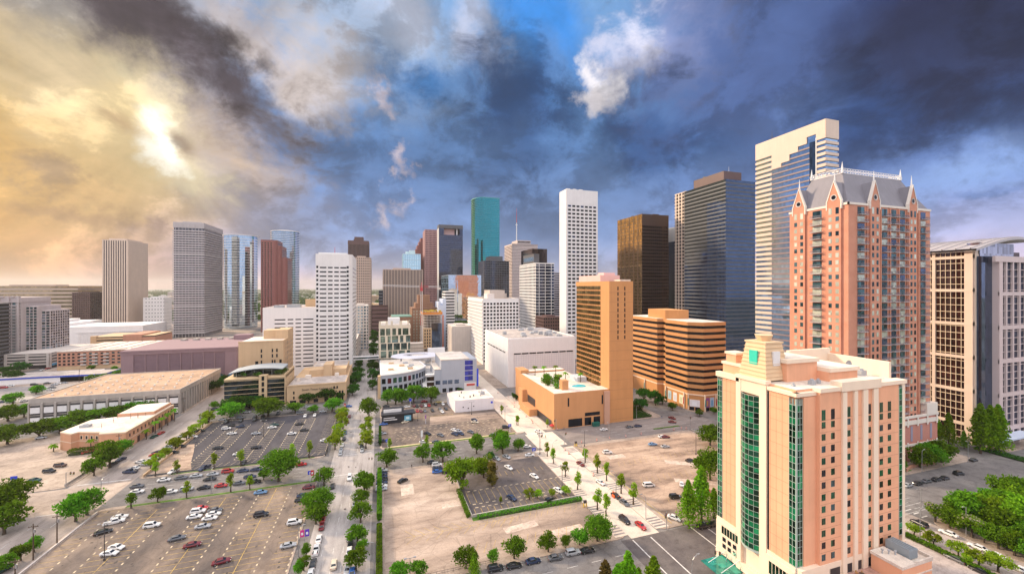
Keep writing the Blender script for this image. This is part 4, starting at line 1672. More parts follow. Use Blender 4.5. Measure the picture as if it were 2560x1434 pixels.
slab('office_tower', 'broad tan tower with close vertical ribs in the middle of the view', 5, 71, 714, 770, 112, mw_tower_tan, g_dark, kind='fin', cols=27, pf=.5, cat='office tower', side='l')
slab('office_tower', 'pale blue glass box peeping over the tan ribbed tower', 48, 86, 914, 950, 155, plain('pale_blue_frame', (.55, .72, .75), .3), glass('ice_glass', (.55, .74, .78), .9, .08, .002, var=.06), kind='grid', sf=.06, pf=.06, rows=12, cols=8, cat='office tower', side='l',
	 extra=lambda b: (b.W.box(62, 74, 920, 935, 155, 163), b.W.box(54, 60, 920, 930, 155, 160)))
slab('office_tower', 'pinkish stepped granite tower left of the black tower with the roof slot', 94, 120, 900, 950, 208, wall('pink_granite', (.48, .27, .26), .6, .06), g_brz, kind='grid', sf=.4, pf=.4, rows=52, cols=9, cat='office tower', side='l', top=False)


def gabled():
	b = B('gabled_tower', 'red brown tower with stepped gables half hidden behind the pinkish granite tower', 'office tower', 84, 980, mw_brown)
	for k in range(6):
		b.W.box(70 + k * 4.2, 98, 960 + k * 2, 1000, 0, 152 + k * 9)
	bands(b.W, F_front(70, 98, 960), 28, 0, 150, 30, .5, .2)
	b.done()


gabled()


def slot_tower():
	b = B('office_tower', 'black blue glass tower with a pink panelled slot cut through its crown', 'office tower', 136, 840, mw_dkgrey)
	x0, x1, y0, y1, z = 112, 160.4, 814, 838, 207
	G = b.glassbox(g_night)
	G.box(x0, x1, y0, y1, 0, z - 20)
	G.box(x0, x0 + 10, y0, y1, z - 20, z - 7)
	G.box(x0 + 42, x1, y0, y1, z - 20, z - 7)
	b.W.box(x0 - .3, x1 + .3, y0 - .3, y1 + .3, z - 7, z)
	b.W.box(x0 + 10, x0 + 42, y0 + 14, y1, z - 19.9, z - 7.1)
	bands(b.W, F_front(x0, x1, y0), x1 - x0, 0, z - 20, 46, .12, .12)
	s = MB()
	s.box(x0 + 10.2, x0 + 33, y0 + 9, y0 + 13.8, z - 19.9, z - 7.3)
	s.build('pink_panel', mw_pink, b.th)  # pink panel set back in the slot
	c = MB()
	c.box(x0 + 36, x0 + 38, y0 + 3, y0 + 5, z - 19.9, z - 7.1)
	c.build('column', mw_white, b.th)
	w = MB()
	w.fbox(F_left(x0, y0, y1), 0, y1 - y0, -.1, .2, 0, z)
	w.build('side_glass', wall('bright_glass_tint', (.62, .60, .58), .4, .04), b.th)  # brightness of the left glass face put into a pale colour
	b.done()


slot_tower()


def mirror():
	b = B('mirror_building', 'mirror glass building whose walls reflect the towers around it, right of the cranes', 'office building', 124, 650, plain('mirror_frame', (.35, .40, .46), .3))
	x0, x1, y0, y1, z = 99, 150, 614, 688, 100
	G = b.glassbox(g_mir)
	G.box(x0, x1, y0, y1, 0, z)
	G.box(x0 + 14, x0 + 30, y0 - 2.2, y0, 0, z - 8)
	for k in range(26):
		b.W.box(x0 - .04, x1 + .04, y0 - .04, y1 + .04, k * 4, k * 4 + .14)
	fins(b.W, F_front(x0, x1, y0), x1 - x0, 0, z, 26, .06, .06)
	b.W.box(x0, x1, y0, y1, z, z + .6)
	b.done('glazing_frame')
	t = B('office_block', 'white banded mid rise standing in front of the mirror building', 'office block', 96, 560, mw_white)
	G = t.glassbox(g_dark)
	G.box(84, 96, 545, 575, 0, 75)
	bands(t.W, F_front(83.7, 96.2, 544.7), 12.5, 0, 75, 19, .5, .3)
	bands(t.W, F_left(83.7, 545, 575), 30, 0, 75, 19, .5, .3)
	t.W.box(84, 96, 545, 575, 75, 76)
	t.done()
	t = B('office_block', 'slim pale blue building with a notched parapet between the construction tower and the mirror building', 'office block', 88, 540, wall('blue_white', (.56, .62, .74), .6, .05))
	t.W.box(73, 83.5, 538, 570, 0, 58)
	t.W.box(73, 76, 537.8, 570, 58, 62)
	t.W.box(79, 83.6, 538, 570, 58, 66)
	for k in range(12):
		t.P.add(F_left(73, 538, 570), 4, 26, .05, 6 + k * 4.2, 8 + k * 4.2, g_dark)
	t.done()
	gp = B('glass_podium', 'low blue green glass podium with a roof garden under the mirror building', 'podium', 118, 560, mw_dkgrey)
	G = gp.glassbox(g_dkblue)
	G.box(86, 134, 530, 600, 0, 28)
	for k in range(5):
		gp.W.box(85.9, 134.1, 529.9, 600, 5 + k * 5.2, 5.7 + k * 5.2)
	gp.W.box(85.8, 134.2, 529.8, 600, 28, 28.8)
	R = random.Random(5)
	L = MB()
	for q in range(1700):
		leaf(L, (R.uniform(88, 132), R.uniform(545, 560), 29 + R.random() ** .5 * 6), 1.3, R)
	L.build('roof_plants', M_LEAF2, gp.th, kind='stuff')
	gp.done()
	slab('concrete_box', 'plain pale concrete building just left of the white gridded office', 80, 104, 470, 505, 36, mw_concl, mw_conc, kind='fin', cols=12, pf=.9, cat='building', side='l')


mirror()


def teal_tower():
	b = B('office_tower', 'tall teal glass tower with one rounded side', 'office tower', 245, 970, plain('teal_frame', (.04, .25, .27), .4))
	z = 294
	cx, cy = 236, 962
	P = [(236, 930), (272, 930), (272, 985), (250, 1005), (236, 1005)]
	arc = [(236 - 24 * sin(t), 968 + 38 * cos(t)) for t in [pi * k / 16 for k in range(17)]]
	P = [(252, 930), (273, 932), (273, 990), (252, 1006)] + arc
	G = b.glassbox(g_teal)
	G.prism(P, 0, z)
	for k in range(70):
		P2 = [(245 + (x - 245) * 1.002, 968 + (y - 968) * 1.002) for x, y in P]
		b.W.prism(P2, 4 + k * 4.1, 4.35 + k * 4.1)
	b.W.prism([(245 + (x - 245) * 1.004, 968 + (y - 968) * 1.004) for x, y in P], z - 1, z + 1)
	for x, y in ((240, 950), (262, 960)):
		b.W.box(x, x + 6, y, y + 6, z, z + 4)
	b.done('floor_lines')


teal_tower()
slab('office_tower', 'dark gridded tower in front of the teal tower', 187, 236, 740, 790, 132, mw_dkgrey, g_night, kind='grid', sf=.3, pf=.2, rows=30, cols=14, cat='office tower', side='l',
	 extra=lambda b: (b.W.box(200, 226, 750, 780, 132, 141)))


def antenna_tower():
	b = B('office_tower', 'distant pinkish white stepped tower carrying a tall antenna mast', 'office tower', 368, 1050, wall('pinkish_white', (.66, .53, .50), .7, .05))
	x0, x1, y0, y1, z = 331, 403, 1012, 1080, 196
	G = b.glassbox(g_brz)
	G.box(x0, x1, y0, y1, 0, z)
	bands(b.W, F_front(x0, x1, y0), x1 - x0, 0, z, 50, .55, .4)
	bands(b.W, F_left(x0, y0, y1), y1 - y0, 0, z, 50, .55, .4)
	fins(b.W, F_front(x0, x1, y0), x1 - x0, 0, z, 24, .4, .5)
	b.W.box(x0 - .5, x1 + .5, y0 - .5, y1 + .5, z - 4, z)
	b.W.box(x0 + 18, x1 - 16, y0 + 10, y1 - 10, z, z + 11)
	for k in range(10):
		b.P.add(F_front(x0 + 18, x1 - 16, y0 + 10), 2 + k * 3.6, 4.6 + k * 3.6, .05, z + 4, z + 9, g_dark)
	m = MB()
	mx, my = 353, 1040
	m.cyl(mx, my, z + 11, z + 60, 1.3, 1.0, 8)
	m.cyl(mx, my, z + 60, z + 100, .8, .25, 8, 1)
	m.box(mx - 3, mx + 3, my - 1, my + 1, z + 54, z + 55)
	m.build('antenna_mast', [mw_white, plain('red_mast', (.5, .04, .05))], b.th)
	b.done()


antenna_tower()


def bw_grid():
	b = B('office_tower', 'black glass tower under a white grid with a darker glass box stacked behind its roof', 'office tower', 215, 550, mw_white)
	x0, x1, y0, y1, z = 202.5, 229.5, 514, 582, 115
	G = b.glassbox(g_night)
	G.box(x0 + .3, x1 - .3, y0 + .3, y1 - .3, 0, z - .8)
	bands(b.W, F_front(x0, x1, y0), x1 - x0, 0, z, 27, .17, .35)
	fins(b.W, F_front(x0, x1, y0), x1 - x0, 0, z, 3, .07, .36)
	bands(b.W, F_left(x0, y0, y1), y1 - y0, 0, z, 27, .34, .35)
	fins(b.W, F_left(x0, y0, y1), y1 - y0, 0, z, 13, .3, .36)
	b.W.box(x0 - .1, x1 + .1, y0 - .1, y1 + .1, z - 1.5, z)
	t = MB()
	t.box(x0 + 1, x0 + 24, y0 + 18, y1 - 4, z, z + 21)
	t.build('upper_glass_box', g_brz, b.th)
	t = MB()
	t.box(x0, x0 + 8, y0 + 8, y1 - 16, z, z + 13)
	t.build('penthouse', mw_dkgrey, b.th)
	fr = F_left(x0, y0 + 8, y1 - 16)
	for k in range(9):
		b.P.add(fr, 1 + k * 4.8, 4 + k * 4.8, .05, z + 3, z + 9, g_blue)
	b.done()


bw_grid()
slab('office_tower', 'grey banded tower squeezed just left of the tall white slab tower', 262, 288, 614, 660, 106, wall('grey_lilac', (.50, .47, .52), .7, .05), g_night, rows=28, sf=.6, cat='office tower', side='l')
slab('office_block', 'low brown gridded block at the foot of the tall white tower', 196, 222, 470, 500, 44, mw_dbrown, g_dark, kind='grid', rows=10, cols=8, cat='office block', side='l')


def tall_white():
	b = B('white_office_tower', 'tallest white slab tower with seven columns of dark square windows', 'office tower', 221, 424, mw_white)
	x0, x1, y0, y1, z = 200.5, 241, 416, 434, 193
	b.W.box(x0, x1, y0, y1, 0, z)
	fr = F_front(x0, x1, y0)
	w = x1 - x0
	R = random.Random(2)
	for j in range(38):
		zz = 12 + j * 4.35
		for i in range(7):
			u = 2.3 + i * 5.35
			b.P.add(fr, u, u + 3.7, .05, zz, zz + 2.15, g_dark if R.random() > .2 else g_night)
	g2 = MB()
	for i in range(8):
		g2.fbox(fr, .8 + i * 5.36, 1.3 + i * 5.36, 0, .35, 6, z - 14)
	g2.build('piers', mw_white, b.th)
	for k in range(3):
		b.W.box(x0 + 4 + k * 8, x0 + 8 + k * 8, y0 + 6, y0 + 12, z, z + 2.2)
	b.done()


tall_white()


def gold_tower():
	b = B('office_tower', 'dark bronze tower with golden reflection coloured into its left glass and brown glass on the front', 'office tower', 319, 440, plain('bronze_panel', (.10, .06, .045), .4, .4))
	x0, x1, y0, y1, z = 300, 338.5, 414, 467, 170
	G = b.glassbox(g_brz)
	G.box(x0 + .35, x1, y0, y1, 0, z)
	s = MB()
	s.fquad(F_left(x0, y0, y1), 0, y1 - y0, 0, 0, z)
	s.build('gold_reflection_glass', g_gold, b.th)  # golden sky reflection put into the colour of this side's glass
	fl = F_left(x0, y0, y1)
	for u in (8, 17, 26, 36, 44.5):
		b.W.fbox(fl, u, u + 1.1, -.3, .25, 0, z)
	for k in range(42):
		b.W.fbox(fl, 0, y1 - y0, -.3, .08, k * 4, k * 4 + .5)
	ff = F_front(x0, x1, y0)
	bands(b.W, ff, x1 - x0, 0, z - 14, 39, .34, .15)
	b.W.fbox(ff, 0, x1 - x0, -.1, .2, z - 14, z)
	fins(b.W, ff, x1 - x0, 0, z - 14, 14, .08, .3)
	b.W.box(x0 + 8, x0 + 12, y0 + 30, y0 + 34, z, z + 3)
	b.W.box(x1 - 16, x1 - 8, y0 + 8, y0 + 16, z, z + 2.5)
	b.done()


gold_tower()


def pale_pair():
	b = B('office_tower', 'slim pale blue glass tower with a white cap squeezed left of the dark blue tower', 'office tower', 372, 440, mw_white)
	x0, x1, y0, y1 = 357, 380, 424, 444
	G = b.glassbox(g_sky)
	G.box(x0, x1, y0, y1, 0, 152)
	b.W.box(x0 - 1, x1 + 1, y0 - 1, y1, 140, 158)
	bands(b.W, F_front(x0, x1, y0), x1 - x0, 0, 112, 36, .2, .15)
	b.W.box(x0 + 6, x1 - 4, y0 - .4, y0 + 2, 96, 122)
	b.W.box(x0 + 6, x1 - 6, y0 - .6, y0 + 1, 122, 140)
	b.done('frame')
	slab('office_tower', 'narrow beige gridded shaft rising just behind the dark blue tower', 346, 356, 392, 412, 196, mw_beige, g_dark, kind='grid', sf=.3, pf=.35, rows=48, cols=4, cat='office tower', side='l', top=False)
	r = B('stepped_red_spire', 'thin red granite spire barely showing right of the tall white tower', 'office tower', 300, 640, mw_brown)
	for k in range(8):
		r.W.box(301 + k * .0, 312 - k * 1.2, 610, 640, 0, 96 + k * 6)
	r.done()
	d = B('sloped_dark_tower', 'dark tower with a slanted glass roof between the tall white tower and the bronze tower', 'office tower', 295, 560, mw_dkgrey)
	G = d.glassbox(g_night)
	a = len(G.v)
	x0, x1, y0, y1 = 281, 316, 545, 590
	G.v += [(x0, y0, 0), (x1, y0, 0), (x1, y1, 0), (x0, y1, 0), (x0, y0, 88), (x1, y0, 122), (x1, y1, 122), (x0, y1, 88)]
	G.f += [(a, a + 1, a + 5, a + 4), (a + 1, a + 2, a + 6, a + 5), (a + 2, a + 3, a + 7, a + 6), (a + 3, a, a + 4, a + 7), (a + 4, a + 5, a + 6, a + 7)]
	G.m += [0] * 5
	bands(d.W, F_front(x0, x1, y0), x1 - x0, 0, 86, 20, .2, .2)
	d.done()


pale_pair()


def blue_tower():
	b = B('office_tower', 'large dark blue banded glass tower with a brown crown set back on its roof', 'office tower', 348, 345, mw_dkgrey)
	x0, x1, y0, y1, z = 329, 367.5, 318, 376, 190
	G = b.glassbox(g_dkblue)
	G.box(x0, x1, y0, y1, 0, z)
	for k in range(47):
		b.W.box(x0 - .1, x1 + .1, y0 - .1, y1 + .1, 2 + k * 4, 3.3 + k * 4)
	c = MB()
	c.box(x0 + .6, x1 - 15, y0 + 3, y1 - 14, z, z + 9)
	c.build('crown', mw_dbrown, b.th)
	c = MB()
	c.cyl(x1 - 22, y0 + 12, z + 9, z + 17, .2, .1, 6)
	c.build('mast', mw_white, b.th)
	for k in range(4):
		b.W.box(x0 + 2 + k * 3, x0 + 4 + k * 3, y0 + 30 + k * 3, y0 + 32 + k * 3, z + 9, z + 10.4)
	b.done('floor_bands')


blue_tower()


def striped_tower():
	b = B('office_tower', 'highest tower on the right, cream granite bands round a stepped inset of blue glass', 'office tower', 330, 242, mw_beige)
	x0, x1, y0, y1, z = 315, 328.5, 213, 272, 207
	G = b.glassbox(glass('steel_blue_glass', (.34, .48, .66), .92, .05, .003, var=.12))
	G.box(x0 + .4, x1 - .4, y0 + .4, y1 - .4, 0, z - 8)
	fr = F_front(x0, x1, y0)
	fl = F_left(x0, y0, y1)
	L = y1 - y0
	n = 46
	ch = (z - 14) / n
	for k in range(n):
		zz = k * ch
		b.W.fbox(fr, 0, x1 - x0, -.2, .3, zz, zz + ch * .5)
		b.W.fbox(fl, 0, 15.5, -.2, .3, zz, zz + ch * .52)
		b.W.fbox(fl, 52, L, -.2, .3, zz, zz + ch * .52)
	b.W.fbox(fr, 0, x1 - x0, -.2, .32, z - 14, z)
	b.W.box(x0 + .5, x1 - .5, y0 + .5, y1 - .5, z - 9, z - .4)
	b.W.box(x0, x0 + .5, y0, y1, z - 4, z)
	# stepped head of the blue inset on the left face
	for u0, u1, h in ((0, 15.5, z - 14), (15.5, 24, z - 26), (24, 31, z - 23), (31, 38, z - 18), (38, 45, z - 14), (45, 52, z - 9), (52, L, z - 14)):
		b.W.fbox(fl, u0, u1, -.2, .3, h, z - .002)
	sp = MB()
	for k in range(n):
		sp.fbox(fl, 15.5, 47, -.2, .12, k * ch, k * ch + ch * .28)
	sp.build('spandrels', wall('rose_granite', (.24, .175, .18), .5, .05), b.th, kind='stuff')
	d = MB()
	d.fbox(fl, 47, 51.9, -.3, .1, 0, z - 14)
	d.build('dark_slot', glass('slot_glass', (.05, .08, .13), .8, .06, 0), b.th)
	d = MB()
	d.fbox(fl, 51.9, 52.5, -.2, .5, 0, z - 12)
	d.build('white_pier', mw_white, b.th)
	m = MB()
	m.cyl(322, 262, z - .4, z + 9, .25, .1, 6)
	m.box(320.6, 323.4, 261.8, 262.2, z + 4, z + 4.3)
	m.cyl(322, 240, z - .4, z + 5, .2, .1, 6)
	m.build('masts', mw_dkgrey, b.th)
	b.done()


striped_tower()


# ---- white ventilated garage and white office ------------------------------------------------------
def white_box():
	b = B('white_block', 'big blank white block with a faint grid of panels and a cluttered flat roof', 'white block', 135, 352, mw_white2)
	x0, x1, y0, y1, z = 99.2, 160, 315, 390, 39
	b.W.box(x0, x1, y0, y1, 0, z)
	fr = F_front(x0, x1, y0)
	b.W.fbox(fr, 0, 5, 0, .8, 0, z + .4)
	b.W.fbox(fr, 5, x1 - x0, 0, .6, 27.6, z + .4)
	b.W.fbox(fr, x1 - x0 - 1.2, x1 - x0, 0, .7, 0, 27.6)
	s = MB()
	n = 8
	for k in range(n):
		w = (x1 - x0 - 6.4) / n
		b.P.add(fr, 5.3 + k * w, 5.3 + (k + 1) * w - .8, .12, 26.4, 27.5, g_dark)
	p = MB()
	for i in range(26):
		p.fbox(fr, 5.4 + i * 2.1, 5.65 + i * 2.1, 0, .22, 1, 26.3)
	for j in range(14):
		p.fbox(fr, 5.2, x1 - x0 - 1.3, 0, .2, 1 + j * 1.85, 1.3 + j * 1.85)
	p.build('screen_panels', wall('lilac_grid', (.68, .64, .66), .7, .04), b.th)
	fl = F_left(x0, y0, y1)
	for k in range(6):
		b.P.add(fl, 10 + k * 10, 18.5 + k * 10, .06, 27, 28, g_dark)
	roof_kit(b.th, x0, x1, y0, y1, z, mw_roofg, mw_white2, .9, 14, M_UNIT, 4)
	b.done()


white_box()


def white_office():
	b = B('white_office', 'white office with a regular grid of dark windows and white louvred side', 'office building', 122, 450, mw_white)
	x0, x1, y0, y1, z = 103, 143, 414, 489, 69
	b.W.box(x0, x1, y0, y1, 0, z)
	lattice(b.W, b.P, F_front(x0, x1, y0), x1 - x0, 2, z - 3, 11, 17, [g_dark, g_dark, g_night], .32, .42, .4)
	fl = F_left(x0, y0, y1)
	s = MB()
	for k in range(17):
		s.fquad(fl, 1, y1 - y0 - 1, .04, 4 + k * 3.75, 5.6 + k * 3.75)
		b.W.fbox(fl, 0, y1 - y0, -.1, .8, 5.6 + k * 3.75, 7.75 + k * 3.75)
	s.build('ribbon_windows', wall('grey_louvre', (.55, .53, .54), .6, .05), b.th, kind='stuff')  # grey strips between the white bands
	roof_kit(b.th, x0, x1, y0, y1, z, mw_roofb, mw_white, .8, 2)
	for (a, c, d, e, h, m) in ((120, 138, 450, 475, 9, mw_concl), (112, 120, 430, 445, 5, mw_white), (138, 142, 455, 470, 5, mw_concl)):
		u = MB()
		u.box(a, c, d, e, z, z + h)
		u.box(a - .2, c + .2, d - .2, e + .2, z + h, z + h + .4)
		u.build('penthouse', m, b.th)
	b.done()


white_office()


# ---- orange brick hotel ------------------------------------------------------
def brick_hotel():
	b = B('brick_hotel', 'orange brick hotel tower with rippling bronze glass bays and a pink rooftop plant room', 'hotel', 140, 240, mw_orange)
	x0, x1, y0, y1, z = 131.4, 148, 213.4, 257, 85
	b.W.box(x0 + 1.2, x1, y0, y1, 0, z)
	b.W.box(x0, x1 + .1, y0 - .1, y0 + 10, 0, z + .5)
	b.W.box(x0, x1, y0 + 10, y1, z - 2.4, z + .5)
	b.W.box(x1, x1 + 4, y0 + 20, y1, 0, 60)
	fr = F_front(x0, x1, y0 - .1)
	for k in range(10):
		for u in (5.6, 10.4):
			b.P.add(fr, u, u + .8, .05, z - 5 - k * 3.3, z - 2.8 - k * 3.3, g_dark)
	j = MB()
	for k in range(14):
		j.fbox(fr, 0, x1 - x0, 0, .04, 2 + k * 5.9, 2.14 + k * 5.9)
	j.build('brick_courses', wall('brick_joint', (.40, .20, .10), .9, .05), b.th)
	# rippling bays on the long side
	nb, rows = 11, 24
	L = y1 - (y0 + 10)
	w = L / nb
	h0, h1 = 6.0, z - 2.4
	rh = (h1 - h0) / rows
	for i in range(nb):
		ya = y0 + 10 + i * w
		for r in range(rows):
			bay = MB()
			pts = [(x0 + 1.1, ya + w), (x0 + .25, ya + w * .8), (x0 - .15, ya + w * .5), (x0 + .25, ya + w * .2), (x0 + 1.1, ya)]
			za = h0 + r * rh
			for p, q in zip(pts, pts[1:]):
				bay.face([(*p, za + rh * .3), (*q, za + rh * .3), (*q, za + rh), (*p, za + rh)], 0)
				bay.face([(p[0] - .12, p[1], za), (q[0] - .12, q[1], za), (q[0] - .12, q[1], za + rh * .3), (p[0] - .12, p[1], za + rh * .3)], 1)
				bay.face([(p[0] - .12, p[1], za + rh * .3), (q[0] - .12, q[1], za + rh * .3), (*q, za + rh * .3), (*p, za + rh * .3)], 1)
			HB.append((-(i + r * .3), bay))
	HB.sort(key=lambda q: q[0])
	for k, (a, bay) in enumerate(HB):
		if k < 0:
			pass
	near = [q[1] for q in HB[-100:]]
	for bay in near:
		bay.build('bay_window', [g_bay, mw_orange], b.th)
	rest = MB()
	for a, bay in HB[:-100]:
		o = len(rest.v)
		rest.v += bay.v
		rest.f += [tuple(v + o for v in f) for f in bay.f]
		rest.m += bay.m
	rest.build('remaining_bay_windows', [g_bay, mw_orange], b.th, kind='stuff')
	p = MB()
	p.box(x0 + 1, x1 - 1.5, y0 + 12, y1 - 3, z, z + 4.5)
	p.box(x0 + 6, x1 - 2.5, y0 + 16, y1 - 20, z + 4.5, z + 6.2)
	p.build('plant_room', mw_pink, b.th)
	p = MB()
	p.box(x1 - 8, x1 - .6, y0 + 1.5, y0 + 9, z + .5, z + 1.6)
	p.build('roof_hatch', mw_roofw, b.th)
	b.done()
	c = B('hotel_podium', 'orange brick podium carrying a roof garden, palms and a small pool', 'podium', 112, 245, wall('orange_brick_podium', (.58, .29, .13), .85, .07))
	x0, x1, y0, y1, z = 95.2, 131.2, 213.4, 283, 20.5
	dz = z - 1.0
	c.W.box(x0, x1, y0, y1, 0, dz)
	c.W.box(x0, x1, y0, y0 + 9, dz, z)
	c.W.box(x0, x0 + 3.4, y0 + 9, y1, dz, z)
	c.W.box(x0 + 3.4, x1, y1 - 8, y1, dz, z)
	c.W.box(x0 - .2, x0 + 6, y1 - 12, y1 + .2, z, z + 2.2)
	c.W.box(x0 + 8, x0 + 12, y0 + 6, y0 + 10, z, z + 5.6)
	c.W.box(x0 - 3, x0, y0 + 46, y0 + 54, 0, 12)
	c.W.box(x0 - 5.5, x0, y0 + 26, y0 + 44, 0, 4.4)
	fr = F_front(x0, x1, y0)
	for u, zz, w, h in ((9, .4, 9, 4.6), (19.6, .4, 4.4, 4.6), (25.6, .4, 4.4, 4.6), (19.8, 5.8, 10, 2), (8.6, 12.5, 1, 5), (31.0, 12, 1, 5.4)):
		c.P.add(fr, u, u + w, .06, zz, zz + h, g_dark)
	fl = F_left(x0, y0, y1)
	c.P.add(fl, 40, 66, .08, .2, 4.2, mw_black)
	c.P.add(fl, 26, 40, .08, 4.6, 9.5, mw_black)
	r = MB()
	r.box(x0 + .3, x1, y0 + .3, y0 + 8.8, z, z + .1)
	r.box(x0 + .3, x0 + 3.2, y0 + 9, y1 - 12.3, z, z + .1)
	r.box(x0 + 6.2, x1 - .3, y1 - 7.8, y1 - .3, z, z + .1)
	r.box(x0 + 3.5, x1 - .2, y0 + 9.2, y1 - 8.2, dz, dz + .12)
	r.build('roof_deck', mw_roofw, c.th)
	q = MB()
	q.prism([(119 + 4.6 * cos(t), 229 + 3.4 * sin(t) * (1.2 if cos(t) > 0 else .8)) for t in [k * pi / 9 for k in range(18)]], dz + .1, dz + .3)
	q.build('pool', plain('pool_water', (.04, .50, .60), .08), c.th)
	q = MB()
	q.box(x1 - 8, x1 - 1, y0 + 26, y0 + 36, dz, dz + 3.0)
	q.build('sun_shade', plain('pale_canvas', (.6, .62, .66), .7), c.th)
	R = random.Random(9)
	for k in range(12):
		lf = MB()
		x, y = x0 + 4.6 + R.random() * 14, y0 + 12 + R.random() * 30
		for e in range(170):
			d = Vector((R.gauss(0, 1), R.gauss(0, 1), R.gauss(0, 1))).normalized() * 2.5 * R.random() ** .4
			leaf(lf, (x + d.x, y + d.y, dz + 2 + d.z * .8), .7, R)
		lf.build('garden_bush', M_LEAF, c.th, kind='stuff')
	c.done()
	w = B('hotel_link', 'low pinkish brick link with dark windows joining the podium and the hotel tower front', 'building', 131, 211, wall('pink_brick', (.56, .33, .23), .85, .06))
	w.W.box(127.6, 131.2, 212.2, 213.3, 0, 19.6)
	w.done()


HB = []
g_bay = glass('bay_glass', (.22, .145, .06), .8, .08, .006, var=.5)
brick_hotel()


# ---- orange banded block ------------------------------------------------------
def banded():
	b = B('banded_office', 'orange brick office wrapped in black ribbon windows with shopfront posters at street level', 'office building', 208, 250, mw_orange)
	x0, x1, y0, y1, z = 195.5, 221, 213.5, 290, 58.5
	ch = 7.0
	P = [(x0 + ch, y0), (x1, y0), (x1, y1), (x0, y1), (x0, y0 + 36), (x0 + 4, y0 + 32), (x0 + 4, y0 + 30), (x0, y0 + 28), (x0, y0 + ch)]
	P = [(x0 + ch, y0), (x1, y0), (x1, y1), (x0, y1), (x0, y0 + 38), (x0 + 3.5, y0 + 36), (x0 + 3.5, y0 + 31), (x0, y0 + 29), (x0, y0 + ch)]
	G = b.glassbox(glass('ribbon_glass', (.02, .016, .016), .4, .1, 0))
	inn = [(x0 + (x - x0) * .975 + .3, y0 + (y - y0) * .99 + .35) for x, y in P]
	G.prism(inn, 12, z - 1)
	b.W.prism(P, 0, 13)
	n = 11
	h = (z - 13) / n
	for k in range(n):
		b.W.prism(P, 13 + k * h + h * .46, 13 + (k + 1) * h)
	b.W.prism([(x0 + 4, y0 + 34), (x0 + 12, y0 + 30), (x1 - 4, y0 + 30), (x1 - 4, y0 + 54), (x0 + 4, y0 + 54)], z, z + 6.5)
	r = MB()
	r.prism([(x0 + .8 + (x - x0) * .95, y0 + .8 + (y - y0) * .97) for x, y in P], z, z + .15)
	r.build('roof', mw_roofw, b.th)
	c = MB()
	c.prism([(x0 - .25 + (x - x0) * 1.01, y0 - .25 + (y - y0) * 1.004) for x, y in P], 10.2, 10.9)
	c.build('cornice', mw_cream, b.th)
	fr = F_front(x0 + ch, x1, y0)
	fl = F_left(x0, y0 + ch, y0 + 29)
	fl2 = F_left(x0, y0 + 38, y1)
	fc, Lc = F_seg((x0, y0 + ch), (x0 + ch, y0))
	for k, (f, u, w, hgt, col) in enumerate(((fl, 3, 3.4, 6, (.42, .55, .6)), (fl, 8.5, 3.4, 6, (.75, .75, .78)), (fl, 14.5, 3.6, 6, (.72, .74, .55)), (fc, 1.4, 6.2, 4.6, (.8, .78, .8)), (fr, 1.4, 3.2, 6.2, (.28, .08, .30)), (fr, 5.2, 3.2, 6.2, (.40, .55, .72)), (fr, 10.5, 3.4, 5, (.07, .05, .05)))):
		p = MB()
		p.fbox(f, u, u + w, 0, .18, 2.6, 2.6 + hgt)
		po = p.build('poster', plain('poster_%d' % k, col, .5), b.th)
		q = MB()
		q.fbox(f, u + w * .25, u + w * .7, .18, .2, 3.4, 2.2 + hgt * .8)
		q.build('poster_motif', plain('motif_%d' % k, [(.3, .42, .5), (.55, .57, .66), (.5, .52, .34), (.9, .9, .92), (.55, .3, .1), (.15, .36, .65), (.2, .15, .1)][k], .5), po)
	for k, (f, u) in enumerate(((fl, .8), (fl, 19), (fl2, 8), (fl2, 24), (fr, .2), (fr, 9.2), (fc, .2))):
		p = MB()
		p.fbox(f, u, u + .7, .2, .9, 0, 11.2)
		p.build('pilaster', mw_cream, b.th)
		p = MB()
		p.fbox(f, u + .05, u + .65, .9, 1.1, 3.4, 8)
		p.build('banner', plain('red_banner', (.5, .03, .03), .6) if k in (1, 5) else plain('green_banner', (.04, .30, .25), .6), b.th)
	for k in range(4):
		p = MB()
		p.fbox(fc if k < 2 else fr, 1.4 + (k % 2) * 3.4, 4.2 + (k % 2) * 3.4, 0, .3, .2, 2.4)
		p.build('shop_window', g_dark, b.th)
	b.done()


banded()


